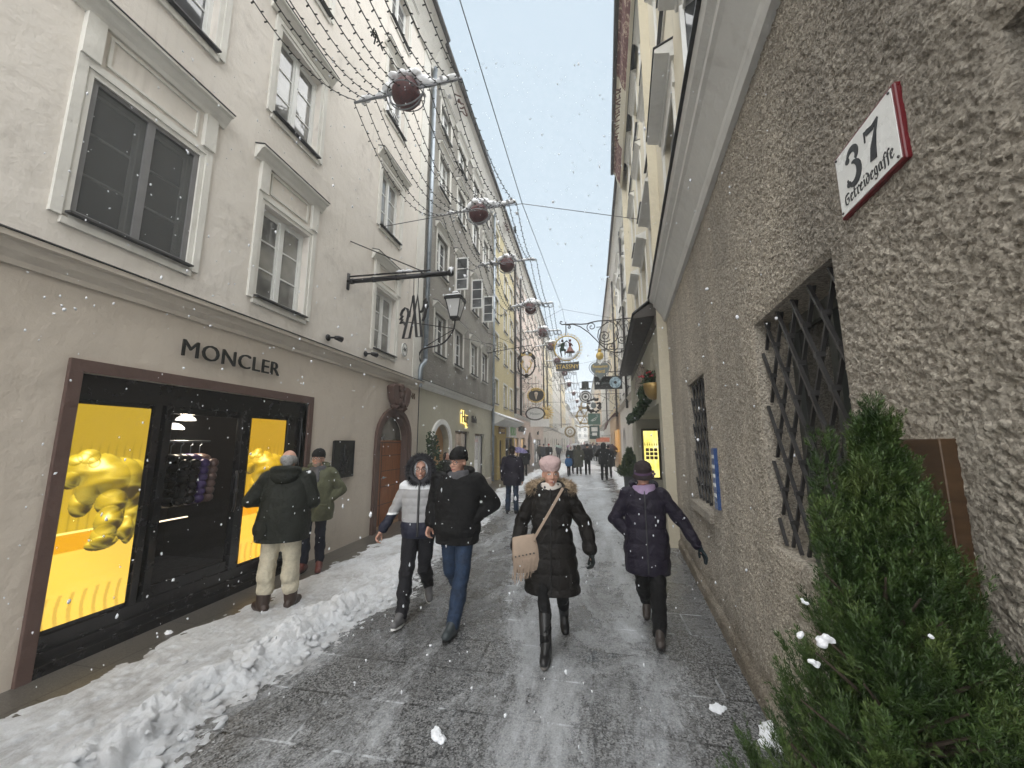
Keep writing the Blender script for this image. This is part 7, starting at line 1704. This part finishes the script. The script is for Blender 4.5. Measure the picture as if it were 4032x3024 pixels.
def conifer(name, label, loc, H, base_r, z0, n, seed, spread=1.0, wallx=None, leaders=((0, 0, 1.0),), nl=.02, L=(.05, .09), nw=.0013, per=24):
    t = thing(name, label, 'conifer', loc, 0); rng = random.Random(seed); specs = []; per_pl = 26
    for i in range(n//per_pl):
        # one upswept plume: many short shoots round a bent branch tip
        lx, ly, lh = leaders[0]; h = H*lh*.93; f = rng.random()**1.35; z = z0+(h-z0)*f; a = rng.uniform(0, 6.28)
        rad = base_r*(1-f)**1.12*rng.uniform(.3, 1.04)+.01; x = lx*(z/h)+rad*math.cos(a); y = ly*(z/h)+rad*math.sin(a)
        PL = base_r*rng.uniform(.36, .7)*(1-.55*f); dv = Vector((math.cos(a)*.55+rng.gauss(0, .12), math.sin(a)*.55+rng.gauss(0, .12), 1.0+.7*f)).normalized()
        if f > .8: PL *= 1.15
        b0 = Vector((x, y, z))-dv*PL*.55
        for s_ in range(per_pl):
            u = rng.random()**.8; p = b0+dv*PL*u; w_ = PL*.3*(1-u*.8); p += Vector((rng.gauss(0, w_*.45), rng.gauss(0, w_*.45), rng.gauss(0, w_*.3)))
            d = (dv+Vector((rng.gauss(0, .5), rng.gauss(0, .5), rng.gauss(0, .35)))*(1.2-u)).normalized()
            if wallx is not None and loc[0]+p.x > wallx-.05: p.x = wallx-.05-loc[0]-abs(rng.gauss(0, .025)); d.x = min(d.x, -.05)
            specs.append((tuple(p), tuple(d), rng.uniform(*L)*(1.1-.4*f)))
    for lx, ly, lh in leaders:
        for i in range(150 if n > 5000 else 40):
            u = rng.random(); z = H*lh*(1-.17*u); a = rng.uniform(0, 6.28); w_ = .008+.05*u*base_r/.5; specs.append(((lx*(z/(H*lh))+w_*math.cos(a), ly*(z/(H*lh))+w_*math.sin(a), z-.04), (math.cos(a)*.45, math.sin(a)*.45, 1), rng.uniform(.03, .06)*(1 if n > 5000 else 1.6)))
    link('foliage', shoots_mesh('foliage', specs, seed, nl, nw, per), MT['needle'], t)
    m = MB(); m.tube([(0, 0, 0), (0, 0, H*.4), (leaders[0][0]*.9, leaders[0][1]*.9, H*.93)], [.03, .02, .004], 8)
    for i in range(60):
        z = z0+(H-z0)*rng.random()**1.4*.85; a = rng.uniform(0, 6.28); f = (z-z0)/(H-z0); r_ = base_r*(1-f)**.85*.75; m.tube([(0, 0, z-.08), (r_*.5*math.cos(a), r_*.5*math.sin(a), z-.02), (r_*math.cos(a), r_*math.sin(a), z+.06)], [.008, .005, .002], 5)
    m.build('trunk', simple('conifer_bark', (.05, .035, .025), .8), t); return t
tc = (.745, 1.24, 0)
cf = conifer('conifer', 'dense green conifer close by in front of the bronze plaque and rough wall', tc, 2.0, .43, .5, 20000, 5, wallx=RX(1.24), leaders=((.05, .02, 1.0), (-.085, .02, .955), (-.03, -.06, .92), (.11, .0, .91), (-.13, -.05, .86), (.05, -.1, .87)))
m = MB(); m.lathe([(.16, 0), (.2, .1), (.24, .5), (.26, .52), (.26, .56), (.2, .56), (.0, .52)], n=24); m.build('pot', simple('dark_planter', (.04, .04, .042), .6), cf, smooth=False)
random.seed(12)
for i, (x, y, Y, r_) in enumerate([(1790, 1385, 1.0, .015), (1757, 1430, 1.01, .01), (1735, 1372, 1.02, .009), (1740, 1300, 1.04, .007), (2010, 1375, .96, .005)]):
    m = MB(); P = px(x, y, Y)
    for q in range(7): m.ell(P-Vector(tc)+Vector((random.uniform(-r_, r_), random.uniform(-r_, r_)*.5, random.uniform(-r_, r_)*.8)), (r_*.6, r_*.5, r_*.45), 8, 6, noise=.4)
    link('snow_clump', modmesh(m, .003, 1), MT['snow_clean'], cf)
pt = conifer('potted_conifer', 'slim potted conifer at the far corner of the open passage', (1.5, 14.6, 0), 1.62, .34, .7, 2600, 9, nl=.05, L=(.14, .22), nw=.008, per=26)
m = MB(); m.lathe([(.17, 0), (.2, .02), (.24, .75), (.25, .8), (.2, .8), (0, .76)], n=16); m.build('pot', simple('slate_planter', (.05, .055, .06), .5), pt)
MT['ivy'] = needle_mat('ivy_leaves', (.01, .022, .01), (.025, .05, .018), (.07, .11, .05))
def leafy(name, label, pts, rad, n, lsize, seed, cat='plant', mat='ivy', stem=True, z=None):
    rng = np.random.default_rng(seed); P = np.array(pts, float); b0 = P[0].copy(); seg = rng.integers(0, len(P)-1, n); f = rng.random(n)[:, None]; C = P[seg]*(1-f)+P[seg+1]*f-b0
    rr_ = np.interp(np.arange(n)*0+seg, range(len(P)), rad if isinstance(rad, (list, tuple)) else [rad]*len(P))
    d = rng.normal(size=(n, 3)); d /= np.linalg.norm(d, axis=1)[:, None]; C = C+d*(rr_*rng.random(n)**.4)[:, None]
    u = rng.normal(size=(n, 3)); u /= np.linalg.norm(u, axis=1)[:, None]; v = np.cross(u, rng.normal(size=(n, 3))); v /= np.linalg.norm(v, axis=1)[:, None]; s = lsize*rng.uniform(.6, 1.3, n)[:, None]; w = np.cross(u, v)*.2
    V = np.stack([C-u*s, C-v*s*.6+w*s, C+u*s, C+v*s*.6+w*s], 1).reshape(-1, 3); i = np.arange(n)[:, None]*4
    t = thing(name, label, cat, tuple(b0)); link('leaves', np_mesh('leaves', V, i+np.arange(4)[None], False), MT[mat], t)
    if stem: m = MB(); m.tube([tuple(p-b0) for p in P], .012, 5); m.build('stem', simple('ivy_stem', (.06, .045, .03), .8), t)
    return t
iv = leafy('ivy_plant', 'tall leafy ivy plant beside the white framed arch', [(-3.95, 9.75, .35), (-3.95, 9.75, 1.0), (-4.0, 9.75, 1.6), (-4.05, 9.75, 2.0)], [.24, .24, .18, .09], 900, .045, 3)
m = MB(); m.lathe([(.17, -.35), (.24, .0), (.25, .05), (.2, .05), (0, .02)], n=16); m.build('pot', simple('grey_pot', (.1, .1, .1), .7), iv)
g0 = [(HX(Y)-.16, Y, z) for Y, z in ((8.3, 3.0), (9.0, 2.78), (10, 2.68), (11.2, 2.64), (12.4, 2.6), (13.6, 2.72), (14.2, 2.6))]
leafy('evergreen_garland', 'evergreen garland draped along the passage edge below the brass planter', g0, [.17, .11, .13, .12, .13, .14, .1], 1500, .06, 4, 'garland')
P = (HX(8.3)-.02, 8.3, 2.72); t = thing('brass_planter', 'half round brass wall planter with red flowers near the passage entrance', 'planter', P, 0)
m = MB(); m.lathe([(.02, 0), (.1, .03), (.17, .12), (.2, .26), (.21, .34), (.19, .34), (0, .3)], (-.02, 0, 0), 20); m.build('bowl', simple('aged_brass', (.3, .2, .07), .4, .6), t, smooth=True)
lf = leafy('tmp', 'x', [(P[0]-.04, P[1], 3.12), (P[0]-.02, P[1], 3.2)], .19, 300, .045, 6, stem=False); c = lf.children[0]; c.parent = t; c.location = (-.04, 0, .4); bpy.data.objects.remove(lf)
rng = random.Random(4); m = MB()
for i in range(40): m.ell((rng.gauss(-.04, .09), rng.gauss(0, .09), .5+rng.uniform(-.03, .06)), (.028, .028, .022), 7, 5, noise=.5)
m.build('red_flowers', simple('red_flowers', (.3, .02, .03), .6, var=.4), t)
# --------------------------------------------------------------- falling snow
def flakes(name, n, zone, rmin, rmax, seed, label):
    rng = np.random.default_rng(seed); ico = bmesh.new(); bmesh.ops.create_icosphere(ico, subdivisions=1, radius=1); bv = np.array([v.co[:] for v in ico.verts]); bf = np.array([[v.index for v in f.verts] for f in ico.faces]); ico.free()
    a = R(10.85); Y = zone[0]+(zone[1]-zone[0])*rng.random(n)**zone[4]; sx = (rng.random(n)*2-1)*1.38; sz = rng.random(n)*2.15-.98
    X = -math.sin(a)*Y+sx*Y*math.cos(a)*.98; Yw = math.cos(a)*Y+sx*Y*math.sin(a); Z = 1.86+(sz+.0)*Y
    k_ = (Z > .05) & (Z < 16) & (X > -4.1) & (X < RX(np.minimum(Yw, 7))-.1) & (Yw > .3); X, Yw, Z = X[k_], Yw[k_], Z[k_]; n = len(X)
    r_ = np.exp(rng.uniform(math.log(rmin), math.log(rmax), n)); sc3 = np.stack([r_*rng.uniform(.7, 1.1, n), r_*rng.uniform(.7, 1.1, n), r_*rng.uniform(.9, 2.0, n)], 1)
    jit = 1+.35*rng.normal(size=(n, len(bv), 1)); V = (bv[None]*jit*sc3[:, None])+np.stack([X, Yw, Z], 1)[:, None]; Fq = bf[None]+(np.arange(n)*len(bv))[:, None, None]
    o = link(name, np_mesh(name, V.reshape(-1, 3), Fq.reshape(-1, 3), True), MT['flake']); return tag(o, label, kind='stuff')
k = N('snowflake'); k.set(col=(.66, .68, .72), rough=.6, sss=0); MT['flake'] = k.m
flakes('falling_snow', 26000, (1.4, 24, 0, 0, .7), .0022, .007, 3, 'falling snowflakes')
flakes('falling_snow', 16000, (10, 45, 0, 0, .8), .006, .015, 4, 'falling snowflakes further down the street')
flakes('falling_snow', 500, (1.6, 7, 0, 0, .8), .005, .008, 8, 'larger falling snowflakes close by')
# ------------------------------------------------------------------------ haze
HAZE = True
if HAZE:
    m = MB(); m.box(-60, 60, -30, 260, -1, 30); k = N('haze_air'); k.t.nodes.remove(k.b); pv = k.n('ShaderNodeVolumePrincipled'); pv.inputs['Color'].default_value = (.93, .96, 1, 1); pv.inputs['Density'].default_value = .004; pv.inputs['Anisotropy'].default_value = .2
    k.l(pv.outputs[0], k.t.nodes['Material Output'].inputs['Volume']); o = m.build('haze', k.m); tag(o, kind='stuff'); k.m.cycles.homogeneous_volume = True
